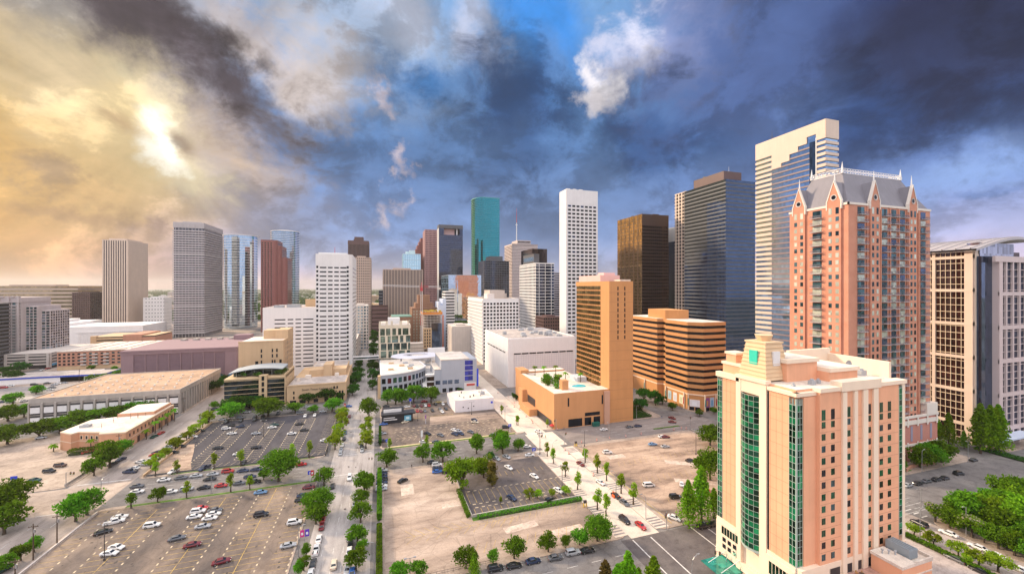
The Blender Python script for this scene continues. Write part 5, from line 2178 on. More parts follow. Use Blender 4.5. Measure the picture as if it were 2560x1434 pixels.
# ---- green windowed office, shopping centre ------------------------------------------------------
def checker_office():
	b = B('chequered_office', 'cream office block with staggered green glass panels and a white roof box', 'office building', 15, 450, wall('ivory_panel', (.70, .60, .46), .6, .05))
	x0, x1, y0, y1, z = -1, 30, 430, 480, 42
	G = b.glassbox(glass('sage_glass', (.14, .20, .18), .75, .06, .01, var=.5))
	G.box(x0 + .3, x1 - .3, y0 + .3, y1 - .3, 8, z - 2)
	fr = F_front(x0, x1, y0)
	R = random.Random(12)
	for k in range(5):
		zz = 10 + k * 7.6
		b.W.fbox(fr, 0, x1 - x0, -.1, .35, zz - .7, zz)
		u = 0
		while u < x1 - x0 - 1:
			w = R.uniform(1.0, 2.6)
			b.W.fbox(fr, u, min(u + w, x1 - x0), -.1, .345, zz, zz + 6.9)
			u += w + R.uniform(3.0, 6.5)
		b.W.fbox(F_left(x0, y0, y1), 0, y1 - y0, -.1, .3, zz - .7, zz)
		b.W.fbox(F_right(x1, y0, y1), 0, y1 - y0, -.1, .3, zz - .7, zz)
	b.W.box(x0 - .1, x1 + .1, y0 - .1, y1 + .1, z - 2, z + 1.0)
	g = MB()
	g.box(x0, x1, y0, y1, 0, 8)
	g.build('base_wall', mw_grey, b.th)
	r = MB()
	r.box(x0 + .4, x1 - .4, y0 + .4, y1 - .4, z + 1.0, z + 1.25)
	r.build('roof', mw_roofw, b.th)
	r = MB()
	r.box(x0 + 9, x0 + 21, y0 + 14, y0 + 30, z + 1.25, z + 7)
	r.build('plant_room', mw_white, b.th)
	b.done()


checker_office()


def mall():
	b = B('curved_shop_building', 'curved grey shop building with a white roof and square windows behind the street oaks', 'shopping centre', 14, 340, mw_grey)
	z = 16.5
	arc = [(.5 + 36 * sin(t), 346 - 33 * cos(t)) for t in [k * radians(78) / 12 for k in range(13)]]
	P = arc + [(33, 362), (0, 364)]
	b.W.prism(P, 0, z)
	rim = MB()
	rim.prism([(12 + (x - 12) * 1.02, 338 + (y - 338) * 1.02) for x, y in P], z, z + .8)
	rim.build('parapet', mw_white, b.th)
	r = MB()
	r.prism([(12 + (x - 12) * .95, 338 + (y - 338) * .95) for x, y in P], z + .8, z + 1.0)
	r.build('roof', mw_roofw, b.th)
	red = glass('red_glass', (.16, .03, .05), .5, .1, 0)
	k = 0
	for i in range(11):
		fr, L = F_seg(arc[i], arc[i + 1])
		b.P.add(fr, L * .18, L * .85, .06, 10.4, 14.2, [g_dark, red, g_blue, g_apt, g_dark, red, g_apt, g_dkblue, g_dark, g_dark, g_dark][i])
		b.P.add(fr, L * .3, L * .98, .06, 4.8, 8.4, [g_dark, g_dark, g_apt, g_dark][i % 4])
	p = MB()
	p.box(-1.6, .4, 312, 316, 0, z)
	p.build('tan_pier', mw_tan, b.th)
	R = random.Random(1)
	for k in range(7):
		u = MB()
		x, y = R.uniform(4, 26), R.uniform(326, 358)
		u.box(x, x + 4, y, y + 2.2, z + 1, z + 2.2)
		u.build('skylight', M_UNIT if k % 2 else mw_tan, b.th)
	b.done()
	c = B('grey_cinema_block', 'tall blank grey block with blue window strip and white roof right of the curved shops', 'shopping centre', 60, 330, mw_grey)
	x0, x1, y0, y1, z = 45, 73.2, 314.5, 350, 25
	c.W.box(x0, x1, y0, y1, 0, z)
	c.W.box(x0 - 5, x0, y0 + .5, y1 - 8, 0, 18)
	fr = F_front(x0, x1, y0)
	for k in range(4):
		c.P.add(fr, 18.6, 25.0, .08, 8.2 + k * 4.1, 11.7 + k * 4.1, glass('royal_glass', (.03, .04, .32), .4, .12, 0))
	for u in (1, 5.2, 10.4):
		c.P.add(fr, u, u + 3.6, .06, 6.6, 9.6, g_dkblue)
	c.P.add(F_front(x0 - 5, x0, y0 + .5), .8, 4.4, .06, 6.6, 9.6, g_dkblue)
	for u in (1, 6, 11):
		c.P.add(fr, u, u + 3, .06, .4, 3.4, g_dark)
	r = MB()
	r.box(x0 - .2, x1 - 6, y0 - .2, y1 + .2, z, z + .7)
	r.build('roof', mw_roofw, c.th)
	r = MB()
	r.box(x0 - 5.2, x0 - .25, y0 + .3, y1 - 8, 18, 18.5)
	r.build('lower_roof', mw_roofw, c.th)
	s = MB()
	s.fbox(fr, 18, 27.5, 0, .3, .2, 6.4)
	so = s.build('white_shopfront', mw_white, c.th)
	s = MB()
	s.fbox(fr, 20, 26.5, .3, .6, 4.2, 5.6)
	s.build('red_sign', plain('red_sign', (.55, .05, .03), .5), so)
	s = MB()
	s.fbox(F_right(x1, y0, y1), 0, .8, .1, 1.4, 3, 17)
	s.build('blue_blade_sign', plain('royal_sign', (.02, .06, .62), .4), c.th)
	c.done()
	d = B('shopping_deck', 'open white shopping deck behind the curved shops, with terraces and a white frame', 'shopping centre', 40, 385, mw_white)
	d.W.box(32, 73, 352, 392, 0, 12)
	d.W.box(32, 44, 316, 350, 0, 5)
	d.W.box(36, 44.5, 318, 322, 8, 9)
	d.W.box(33.5, 44.8, 316, 319, 13.4, 14.6)
	d.W.box(0, 32, 366, 418, 0, 10)
	d.W.box(30, 73, 393, 418, 0, 15)
	d.W.box(44, 60, 394, 398, 15, 23)
	for k in range(3):
		d.W.box(36, 44.5, 322.5 + k * 9, 323.5 + k * 9, 5, 13)
	for k in range(3):
		d.P.add(F_front(34, 44, 318), .5, 9.5, .1, .4 + k * 4.4, 3.6 + k * 4.4, g_brz)
	r = MB()
	r.box(32.5, 72.5, 353, 391, 12, 12.3)
	r.box(30.5, 72.5, 399, 417.5, 15, 15.3)
	r.box(.5, 31.5, 366.5, 417.5, 10, 10.3)
	r.build('roof', mw_roofw, d.th)
	R = random.Random(8)
	for k in range(9):
		u = MB()
		x, y = R.uniform(36, 66), R.uniform(356, 388)
		u.box(x, x + 3.4, y, y + 2.6, 12.3, 13.8)
		u.box(x + .3, x + 3.1, y + .3, y + 2.3, 13.8, 14.1)
		u.build('rooftop_unit', M_UNIT, d.th)
	d.done()
	e = thing('canopy_disc', 'big white oval canopy disc on thin posts over the shopping deck', 'canopy', 31, 378)
	m = MB()
	n = 36
	ell = lambda k, s: [(31 + 22 * k * cos(2 * pi * i / n), 378 + 15 * k * sin(2 * pi * i / n)) for i in range(n)]
	for q in range(n):
		j = (q + 1) % n
		for (k0, z0), (k1, z1) in (((1, 19.4), (.96, 20.2)), ((.96, 20.2), (.5, 20.6)), ((.5, 20.6), (.5, 19.2)), ((.5, 19.2), (1, 19.4))):
			a, c2 = ell(k0, 0), ell(k1, 0)
			m.face([(*a[q], z0), (*a[j], z0), (*c2[j], z1), (*c2[q], z1)])
	m.build('disc', wall('white_canopy', (.72, .70, .76), .4, .04), e)
	for x, y in ((18, 370), (44, 370), (18, 386), (44, 386)):
		m = MB()
		m.cyl(x, y, 8, 19.6, .4, n=8)
		m.build('post', mw_white, e)


mall()


def low_white():
	b = B('low_white_building', 'low white painted building with a flat cream roof alone in the car park', 'building', 60, 278, wall('white_paint_wall', (.78, .74, .76), .75, .07))
	P = [(46.5, 262), (72.5, 261.5), (73, 286), (50, 287), (44.8, 284)]
	b.W.prism(P, 0, 7.2)
	b.W.prism(P, 7.2, 7.9, cap=False)
	r = MB()
	r.prism([(60 + (x - 60) * .97, 274 + (y - 274) * .97) for x, y in P], 7.3, 7.5)
	r.build('roof', mw_roofw, b.th)
	R = random.Random(4)
	for k in range(9):
		u = MB()
		x, y = R.uniform(50, 70), R.uniform(266, 282)
		if k == 0:
			u.box(66, 69, 272, 274.5, 7.5, 9.3)
			u.box(66.2, 68.8, 272.2, 274.3, 9.3, 9.6)
		else:
			u.cyl(x, y, 7.5, 8.4, .45, .4, 8)
			u.cyl(x, y, 8.4, 8.6, .5, .5, 8)
		u.build('roof_vent', M_UNIT if k % 2 == 0 else mw_dkgrey, b.th)
	s = MB()
	n = 14
	fr = F_front(46.5, 72.5, 261.6)
	s.fbox(fr, 24.0, 25.4, 0, .12, 4.2, 5.6)
	s.build('round_blue_sign', plain('royal_sign', (.02, .06, .62)), b.th)
	for u, zz in ((5, 3), (8.4, 2), (12, 3)):
		b.P.add(fr, u, u + .7, .05, zz, zz + .7, g_dark)
	b.done()
	k = B('black_kiosk', 'low black building with a white roof sign and a blue picture at the lot corner', 'kiosk', 9, 256, mw_black)
	k.W.box(1.2, 19, 253, 259, 0, 5.0)
	k.W.box(.6, 20.4, 252.2, 259.6, 5.0, 5.8)
	s = MB()
	s.box(2, 12.5, 256.5, 257, 5.8, 7.6)
	s.build('roof_sign', mw_white, k.th)
	s = MB()
	s.box(1.6, 14, 258.2, 258.5, 5.8, 8.6)
	s.build('dark_backboard', mw_dkgrey, k.th)
	s = MB()
	s.box(14, 18, 252.7, 253, 1.2, 4.2)
	so = s.build('picture_panel', plain('sky_picture', (.16, .42, .55), .4), k.th)
	s = MB()
	s.box(15, 17, 252.66, 252.72, 2, 3.4)
	s.build('cloud_picture', plain('pale_picture', (.6, .75, .8), .4), so)
	for zz in (3.4, 2.2):
		s = MB()
		s.box(2, 12 - zz, 252.7, 253, zz, zz + .45)
		s.build('white_stripe', mw_white, k.th)
	k.done()


low_white()


def old_hotel():
	b = B('brown_brick_hotel', 'old brown brick hotel with a stepped top and small windows behind the chequered office', 'hotel', 56, 580, wall('old_brown_brick', (.28, .155, .10), .9, .1))
	for x0, x1, y0, y1, z in ((41, 73, 560, 600, 53), (46, 70, 566, 596, 60), (50, 66, 570, 590, 71)):
		b.W.box(x0, x1, y0, y1, 0, z)
	b.W.box(40.6, 73.4, 559.6, 600.4, 52.4, 53.4)
	b.W.box(14, 41, 556, 590, 0, 42)
	b.W.box(41, 73, 559.5, 560, 5, 6)
	fr = F_front(41, 73, 560)
	for i in range(8):
		for j in range(11):
			b.P.add(fr, 2 + i * 3.8, 3.3 + i * 3.8, .05, 8 + j * 4, 10 + j * 4, g_apt2)
	fr = F_front(14, 41, 556)
	for i in range(6):
		for j in range(8):
			b.P.add(fr, 2 + i * 4.2, 3.3 + i * 4.2, .05, 8 + j * 4, 10 + j * 4, g_apt2)
	r = MB()
	r.box(14.4, 40.6, 556.4, 589.6, 42, 43.4)
	r.build('copper_roof', plain('copper_green', (.16, .30, .24), .6), b.th)
	b.done()
	c = B('construction_frame', 'half built concrete frame topped by orange edge protection beside the white tower crane', 'unfinished building', 64, 535, mw_concl)
	x0, x1, y0, y1 = 52, 75, 520, 548
	n = 14
	for k in range(n):
		c.W.box(x0, x1, y0, y1, 3.4 + k * 3.3, 3.75 + k * 3.3)
	for i in range(6):
		for j in range(4):
			x, y = x0 + .4 + i * 4.3, y0 + .4 + j * 8.6
			c.W.box(x, x + .6, y, y + .6, 0, 3.4 + n * 3.3)
	c.W.box(x0 + 1, x1 - 1, y0 + 12, y1 - 3, 0, 44)
	s = MB()
	s.box(x0 - .1, x0 + 10.5, y0 - .15, y0, 4, 30)
	s.build('finished_wall', mw_tan, c.th)
	for i in range(3):
		for j in range(6):
			c.P.add(F_front(x0, x1, y0 - .15), 1.4 + i * 3, 2.9 + i * 3, .05, 6 + j * 3.9, 8.4 + j * 3.9, g_dark)
	s = MB()
	s.box(x0 + 10.6, x1, y0 - .1, y0, 4, 36)
	s.build('glazed_part', g_dkblue, c.th)
	s = MB()
	s.box(x0 - 1, x1 + 1, y0 - 1, y0 - .7, 47, 50)
	s.box(x1 + .7, x1 + 1, y0 - .7, y1 + 1, 47, 50)
	s.box(x0 - 1, x0 - .7, y0 - .7, y1 + 1, 47, 50)
	s.build('orange_edge_net', plain('orange_net', (.62, .22, .04), .7), c.th)
	s = MB()
	for q in range(20):
		R = random.Random(q)
		x, y = R.uniform(x0, x1 - 3), R.uniform(y0, y1 - 3)
		s.box(x, x + R.uniform(1, 4), y, y + R.uniform(1, 3), 50, 50 + R.uniform(.6, 2.4))
	s.build('yellow_formwork', plain('yellow_formwork', (.50, .36, .05), .7), c.th, kind='stuff')
	s = MB()
	for k in range(14):
		s.box(x1 + 1.2, x1 + 2.6, y0, y0 + 1.4, k * 3.3, k * 3.3 + 2.9)
	s.build('orange_hoist', plain('orange_hoist', (.60, .14, .04), .6), c.th)
	c.done()
	# tower crane
	t = thing('tower_crane', 'white and red tower crane standing by the unfinished concrete frame', 'crane', 49.5, 516)
	def lat(mb, a, c2, w, n, mi=0):
		A, C = Vector(a), Vector(c2)
		d = (C - A).normalized()
		s1 = d.cross(Vector((0, 1, 0)) if abs(d.y) < .9 else Vector((1, 0, 0))).normalized() * w / 2
		s2 = d.cross(s1).normalized() * w / 2
		for p in (s1 + s2, s1 - s2, -s1 - s2, -s1 + s2):
			mb.tube([tuple(A + p), tuple(C + p)], .16, 4, mi)
		for k in range(n):
			p, q = A + (C - A) * k / n, A + (C - A) * (k + 1) / n
			mb.tube([tuple(p + s1 + s2), tuple(q + s1 - s2)], .1, 3, mi)
			mb.tube([tuple(p - s1 - s2), tuple(q - s1 + s2)], .1, 3, mi)
			mb.tube([tuple(p + s1 - s2), tuple(q - s1 - s2)], .1, 3, mi)
	wht, red = plain('crane_white', (.72, .68, .68), .5), plain('crane_red', (.50, .05, .06), .5)
	m = MB()
	lat(m, (49.5, 516, 0), (49.5, 516, 78), 2.0, 30)
	m.build('mast', wht, t)
	m = MB()
	lat(m, (49.5, 516, 34), (49.5, 516, 46), 2.3, 5)
	m.build('climbing_frame', red, t)
	m = MB()
	lat(m, (47, 516, 82.5), (1, 516.5, 84), 1.6, 24)
	m.build('jib', wht, t)
	m = MB()
	lat(m, (47, 516, 82.5), (58, 516, 82.5), 1.9, 6)
	m.box(48, 51, 514.6, 517.4, 77, 81)
	m.tube([(49.5, 516, 81), (49.5, 516, 88)], .3, 4)
	m.build('slewing_unit', red, t)
	m = MB()
	lat(m, (58, 516, 82.5), (73, 515.6, 82), 1.6, 8)
	m.build('counter_jib', wht, t)
	m = MB()
	m.box(69, 73, 514.8, 516.4, 78.6, 81.4)
	m.build('counterweight', mw_concl, t)


old_hotel()
slab('low_block', 'low cream block with arched openings at the foot of the old brown hotel', 33, 50, 500, 512, 14, mw_concl, mw_conc, rows=3, sf=.7, cat='building', top=False)


def bridge():
	s = thing('footbridge', 'white covered footbridge crossing the middle street far off', 'footbridge', -12, 425)
	m = MB()
	m.box(-25, -1, 424, 428, 10.5, 13.6)
	m.build('deck', mw_white2, s)
	m = MB()
	m.box(-24.8, -1.2, 423.9, 424, 11.4, 12.9)
	m.build('window_band', g_blue, s)


bridge()


# ---- brick apartment tower with mansard roof ------------------------------------------------------
def mansard_tower():
	b = B('brick_apartment_tower', 'tall red brick apartment tower with gables, steep slate roof and iron cresting', 'apartment tower', 226, 137, mw_brick)
	x0, x1, y0, y1, z = 197.5, 255, 124, 151, 119.5
	b.W.box(x0, x1, y0, y1, 12, z)
	trim = MB()
	fr, fl = F_front(x0, x1, y0), F_left(x0, y0, y1)
	W, L = x1 - x0, y1 - y0
	# gabled bays stand a little proud
	gab = [(fr, 13.2, 19.6), (fr, 40.0, 46.2), (fl, 2.2, 8.2), (fl, 18.4, 24.4)]
	for f, u0, u1 in gab:
		b.W.fbox(f, u0, u1, -.2, .8, 12, z + 1.5)
		ox, oy, dx, dy, nx, ny = f
		um = (u0 + u1) / 2
		def P(u, n, zz):
			return (ox + dx * u + nx * n, oy + dy * u + ny * n, zz)
		zt = z + 10.5
		b.W.face([P(u0, .8, z + 1.5), P(u1, .8, z + 1.5), P(um, .8, zt)])
		b.W.face([P(u1, -.2, z + 1.5), P(u0, -.2, z + 1.5), P(um, -.2, zt)])
		for a, c2, s in ((u0, um, 1), (u1, um, -1)):
			q = [P(a - s * .3, .95, z + 1.5), P(c2, .95, zt + .5), P(c2, -.3, zt + .5), P(a - s * .3, -.3, z + 1.5)]
			q2 = [P(a + s * .25, .95, z + 1.5), P(c2, .95, zt - .4)]
			trim.face(q)
			trim.face([q[0], q2[0], q2[1], q[1]])
		trim.fbox(f, u0 - .3, u0 + .15, -.3, .95, z - 2.2, z + 1.5)
		trim.fbox(f, u1 - .15, u1 + .3, -.3, .95, z - 2.2, z + 1.5)
		# dormer roof running back into the main slope
		ro = MB()
		for a in (u0, u1):
			ro.face([P(a, -.3, z + 1.2), P(a, -7.0, z + 1.2), P(um, -7.0, zt), P(um, -.3, zt)])
		ro.build('dormer_roof', mw_slate, b.th)
		n = 14
		o = MB()
		ring = [(um + 1.0 * cos(2 * pi * k / n), z + 3.2 + 1.0 * sin(2 * pi * k / n)) for k in range(n)]
		r2 = [(um + 1.45 * cos(2 * pi * k / n), z + 3.2 + 1.45 * sin(2 * pi * k / n)) for k in range(n)]
		o.face([P(u, .84, zz) for u, zz in ring], 0)
		for k in range(n):
			j = (k + 1) % n
			o.face([P(r2[k][0], 1.0, r2[k][1]), P(r2[j][0], 1.0, r2[j][1]), P(ring[j][0], .9, ring[j][1]), P(ring[k][0], .9, ring[k][1])], 1)
		o.build('round_window', [g_dark, mw_concl], b.th)
		sp = MB()
		c = P(um, .2, 0)
		sp.cyl(c[0], c[1], zt, zt + 5, .35, .04, 6)
		sp.build('finial', mw_white, b.th)
	for f, w in ((fr, W), (fl, L)):
		trim.fbox(f, -.3, w + .3, -.3, .3, z - .8, z + .2)
	trim.build('white_trim', wall('cream_stone', (.74, .66, .58), .7, .04), b.th)
	# mansard
	m = MB()
	zr = z + 15.4
	ix0, ix1, iy0, iy1 = x0 + 7, x1 - 9, y0 + 7, y1 - 6
	B0 = [(x0 + .4, y0 + .4), (x1 - .4, y0 + .4), (x1 - .4, y1 - .4), (x0 + .4, y1 - .4)]
	B1 = [(x0 + 3.6, y0 + 3.6), (x1 - 4.6, y0 + 3.6), (x1 - 4.6, y1 - 3.4), (x0 + 3.6, y1 - 3.4)]
	B2 = [(ix0, iy0), (ix1, iy0), (ix1, iy1), (ix0, iy1)]
	m.prism(B0, z, z + 7, taper=B1)
	m.prism(B1, z + 7, zr, taper=B2)
	m.build('slate_roof', mw_slate, b.th)
	c = MB()
	for (a, d) in (((ix0, iy0), (ix1, iy0)), ((ix1, iy0), (ix1, iy1)), ((ix1, iy1), (ix0, iy1)), ((ix0, iy1), (ix0, iy0))):
		f, LL = F_seg(a, d)
		c.fbox(f, 0, LL, -.1, .1, zr, zr + .3)
		c.fbox(f, 0, LL, -.1, .1, zr + 2.2, zr + 2.45)
		k = 0
		while k < LL:
			c.fbox(f, k, k + .16, -.08, .08, zr + .3, zr + 2.2)
			c.fbox(f, k + .7, k + 1.3, -.06, .06, zr + .8, zr + 1.7)
			k += 1.8
	c.build('iron_cresting', mw_white, b.th)
	for x, y in ((ix0, iy0), (ix1, iy0), (ix0, iy1), (ix1, iy1)):
		s = MB()
		s.cyl(x, y, zr, zr + 2, .6, .45, 8)
		s.cyl(x, y, zr + 2, zr + 5.4, .45, .05, 8)
		s.build('finial', mw_white, b.th)
	u = MB()
	u.box(x1 - 5, x1 - 2, y0 + 3, y0 + 6, z, z + 2.4)
	u.build('rooftop_unit', M_UNIT, b.th)
	# windows and balconies
	gl = [g_apt, g_apt2, g_apt, g_dark]
	nf, fh = 31, 3.28
	rail = plain('balcony_rail_mauve', (.20, .19, .24), .4, .2)
	slabm = wall('balcony_slab', (.42, .38, .39), .7, .05)
	BAL = []
	R = random.Random(21)
	for j in range(nf):
		zz = z - 4.4 - j * fh
		hh = 2.9 if j == 0 else 2.0
		for u in (14.2, 17.2, 41.2, 43.9):
			b.P.add(fr, u, u + 1.35, .86, zz, zz + hh, R.choice(gl))
		for u in (3.0, 6.0, 19.2, 22.2):
			b.P.add(fl, u, u + 1.4, .86, zz, zz + hh, R.choice([g_apt2, g_apt2, g_apt]))  # mostly pale panes: the left face's bright reflections as colour
		for f, u, w in ((fr, 5.8, 4.6), (fr, 22.2, 3.8), (fr, 28.6, 3.8), (fr, 34.8, 3.8), (fr, 50.2, 3.8), (fl, 11.4, 4.2)):
			b.P.add(f, u, u + w, .06, zz - .6, zz + hh, R.choice([g_apt, g_apt, g_dkblue, g_apt2] if f is fr else [g_apt2, g_apt]))
			BAL.append((f, u, w, zz))
	for k, (f, u, w, zz) in enumerate(BAL[:96]):
		m = MB()
		m.fbox(f, u - .2, u + w + .3, 0, 1.75, zz - .85, zz - .6, 0)
		m.fbox(f, u - .2, u + w + .3, 1.68, 1.75, zz + .35, zz + .45, 1)
		q = u - .2
		while q < u + w + .3:
			m.fbox(f, q, q + .09, 1.69, 1.74, zz - .6, zz + .35, 1)
			q += .42
		for e in (u - .2, u + w + .23):
			m.fbox(f, e, e + .07, 0, 1.7, zz + .35, zz + .45, 1)
			m.fbox(f, e, e + .07, .6, .68, zz - .6, zz + .35, 1)
		m.build('balcony', [slabm, rail], b.th)
	m = MB()
	for k, (f, u, w, zz) in enumerate(BAL[96:]):
		m.fbox(f, u - .2, u + w + .3, 0, 1.75, zz - .85, zz - .6, 0)
		m.fbox(f, u - .2, u + w + .3, 1.68, 1.75, zz + .35, zz + .45, 1)
		q = u - .2
		while q < u + w + .3:
			m.fbox(f, q, q + .1, 1.69, 1.74, zz - .6, zz + .35, 1)
			q += .5
	m.build('remaining_balconies', [slabm, rail], b.th, kind='stuff')
	pj = MB()
	for u in (11.6, 20.6, 27.2, 33.4, 39.6, 47.8):
		pj.fbox(fr, u, u + .7, 0, .5, 22, z - 1)
	pj.build('brick_piers', mw_brick, b.th)
	# parking podium
	p = MB()
	px0, px1, py0, py1, pz = 195.8, 257, 122.2, 186, 21
	p.box(px0, px1, py0, py1, 0, pz - .5)
	p.build('podium_wall', brick('podium_brick', (.48, .19, .15), (.56, .25, .19), (.5, .5, .5)), b.th)
	t = MB()
	f2, f3 = F_front(px0, px1, py0), F_right(px1, py0, py1)
	for f, w in ((f2, px1 - px0), (f3, py1 - py0), (F_left(px0, py0, py1), py1 - py0)):
		t.fbox(f, 0, w, 0, .35, pz - 3.6, pz - 1.6)
		t.fbox(f, 0, w, 0, .3, 7.4, 8.4)
		t.fbox(f, 0, w, 0, .5, pz - .5, pz + .6)
		k = 2.5
		while k < w:
			t.fbox(f, k - .5, k + .5, .35, .5, pz - 4.4, pz - .6)
			t.fbox(f, k - .45, k + .45, .3, .42, 6.6, 9.2)
			k += 7.2
	t.box(248, 256, 121.6, 124, pz, pz + 5.4)
	t.build('podium_trim', MATS['cream_stone'], b.th)
	for k in range(8):
		v = MB()
		v.fbox(f2, 5 + k * 7.2, 6.4 + k * 7.2, 0, .14, 9.6, 16.6)
		v.build('louvre', wall('lilac_louvre', (.30, .28, .36), .6, .05), b.th)
		d = MB()
		d.fbox(f2, 4.6 + k * 7.2, 7.2 + k * 7.2, 0, .12, .2, 4)
		d.build('entrance', mw_black, b.th)
		d = MB()
		d.fbox(f2, 4.2 + k * 7.2, 7.6 + k * 7.2, 0, .5, 4, 4.5)
		d.build('entrance_head', MATS['cream_stone'], b.th)
	for k in range(9):
		v = MB()
		v.fbox(f3, 4 + k * 7.2, 5.4 + k * 7.2, 0, .14, 9.6, 16.6)
		v.build('louvre', MATS['lilac_louvre'], b.th)
	b.done()


mansard_tower()


# ---- glass and granite tower with curved metal roof ------------------------------------------------------
def curved_roof_tower():
	b = B('curved_roof_tower', 'beige framed brown glass tower under a curved metal roof at the right edge', 'office tower', 320, 150, mw_beige)
	x0, x1, y0, y1, z = 294, 345, 122.5, 189, 101
	brn = glass('wine_glass', (.075, .035, .03), .75, .06, .01)
	b.gm = None
	G = b.glassbox([brn, g_dkblue])
	G.box(x0 + .4, x1, y0 + 6, y1 - .4, 0, z + .4, 0)
	G.box(x0 + 1.5, x0 + 16, y0 + .6, y0 + 6, 0, z - 3, 1)
	fl = F_left(x0, y0 + 3, y1)
	L = y1 - y0 - 3
	b.W.fbox(fl, L - 3.2, L, -.6, .6, 0, z)
	for k in range(6):
		u = L - 3 - 12.6 * k
		if k:
			b.W.fbox(fl, u - .65, u + .65, -.3, .7, 0, z)
	for k in range(6):
		zz = 9 + k * 17.6
		b.W.fbox(fl, 0, L, -.3, .66, zz, zz + 1.5)
		b.W.fbox(F_front(x0, x0 + 3.2, y0 + 3), 0, 3.2, -.3, .66, zz, zz + 2)
	b.W.box(x0, x0 + 3, y0 + 2.4, y0 + 3.0, 0, z)
	m = MB()
	for k in range(26):
		m.fbox(fl, 0, L - 3.3, -.3, .16, 2 + k * 3.7, 2.25 + k * 3.7)
	for k in range(30):
		m.fbox(fl, k * 2.1, k * 2.1 + .16, -.3, .15, 0, z)
	m.build('mullions', wall('cream_mullion', (.72, .58, .42), .5, .03), b.th)
	# curved roof: arc in the X direction
	r = MB()
	n = 16
	def q(u):
		return (x0 - 2 + u * 56, z + .8 + 7.5 * sin(min(pi * .5, u * pi * .62)) - max(0, u - .8) * 4)
	for i in range(n):
		(xa, za), (xb, zb) = q(i / n), q((i + 1) / n)
		ya = y0 + 1
		r.face([(xa, ya, za), (xb, ya, zb), (xb, y1 + 1, zb), (xa, y1 + 1, za)])
		r.face([(xa, ya, za - 1.3), (xb, ya, zb - 1.3), (xb, ya, zb), (xa, ya, za)])
		r.face([(xa, y1 + 1, za - 1.3), (xb, y1 + 1, zb - 1.3), (xb, ya, zb - 1.3), (xa, ya, za - 1.3)])
		for k in range(12):
			yy = y0 + 3 + k * 5.6
			r.face([(xa, yy, za + .02), (xb, yy, zb + .02), (xb, yy, zb + .6), (xa, yy, za + .6)])
			r.face([(xa, yy + .45, za + .02), (xb, yy + .45, zb + .02), (xb, yy + .45, zb + .6), (xa, yy + .45, za + .6)])
			r.face([(xa, yy, za + .6), (xb, yy, zb + .6), (xb, yy + .45, zb + .6), (xa, yy + .45, za + .6)])
	r.build('curved_roof', wall('standing_seam', (.52, .47, .46), .4, .05, .5, .3), b.th)
	g2 = MB()
	g2.box(x0 + 8, x0 + 40, y0 + 4, y0 + 9, z - 4, z + 4.6)
	g2.build('attic_glass', glass('attic_glass', (.42, .42, .50), .9, .08, .01), b.th)
	# granite wing in front
	w = MB()
	wx0, wx1, wy0, wy1, wz = x0 + 11, x0 + 62, y0 - 1.5, y0 + 30, 98
	pk = wall('pale_pink_granite', (.62, .50, .48), .5, .04)
	G.box(wx0 + .5, wx1 - .5, wy0 + .5, wy1, 0, wz - 2, 1)
	ff = F_front(wx0, wx1, wy0)
	for k in range(9):
		u = k * 6.2
		w.fbox(ff, u, u + (3.2 if k == 0 else 1.1), -.4, .5, 0, wz)
	for k in range(6):
		w.fbox(ff, 0, wx1 - wx0, -.4, .46, 7 + k * 17.6, 9 + k * 17.6)
	w.fbox(ff, -4, wx1 - wx0, -.4, .7, wz - 3, wz)
	w.fbox(F_left(wx0, wy0, y0 + 3), 0, 4.5, -.4, .1, 0, wz)
	for k in range(26):
		w.fbox(ff, 0, wx1 - wx0, -.4, .06, 1 + k * 3.6, 1.25 + k * 3.6)
	w.build('granite_wing', pk, b.th)
	c = MB()
	c.box(x0 - 2, x0 + 30, y0 - 8, y0 - 2, 5.0, 5.8)
	c.build('entrance_canopy', wall('blue_white', (.56, .62, .74)), b.th)
	b.done()


curved_roof_tower()


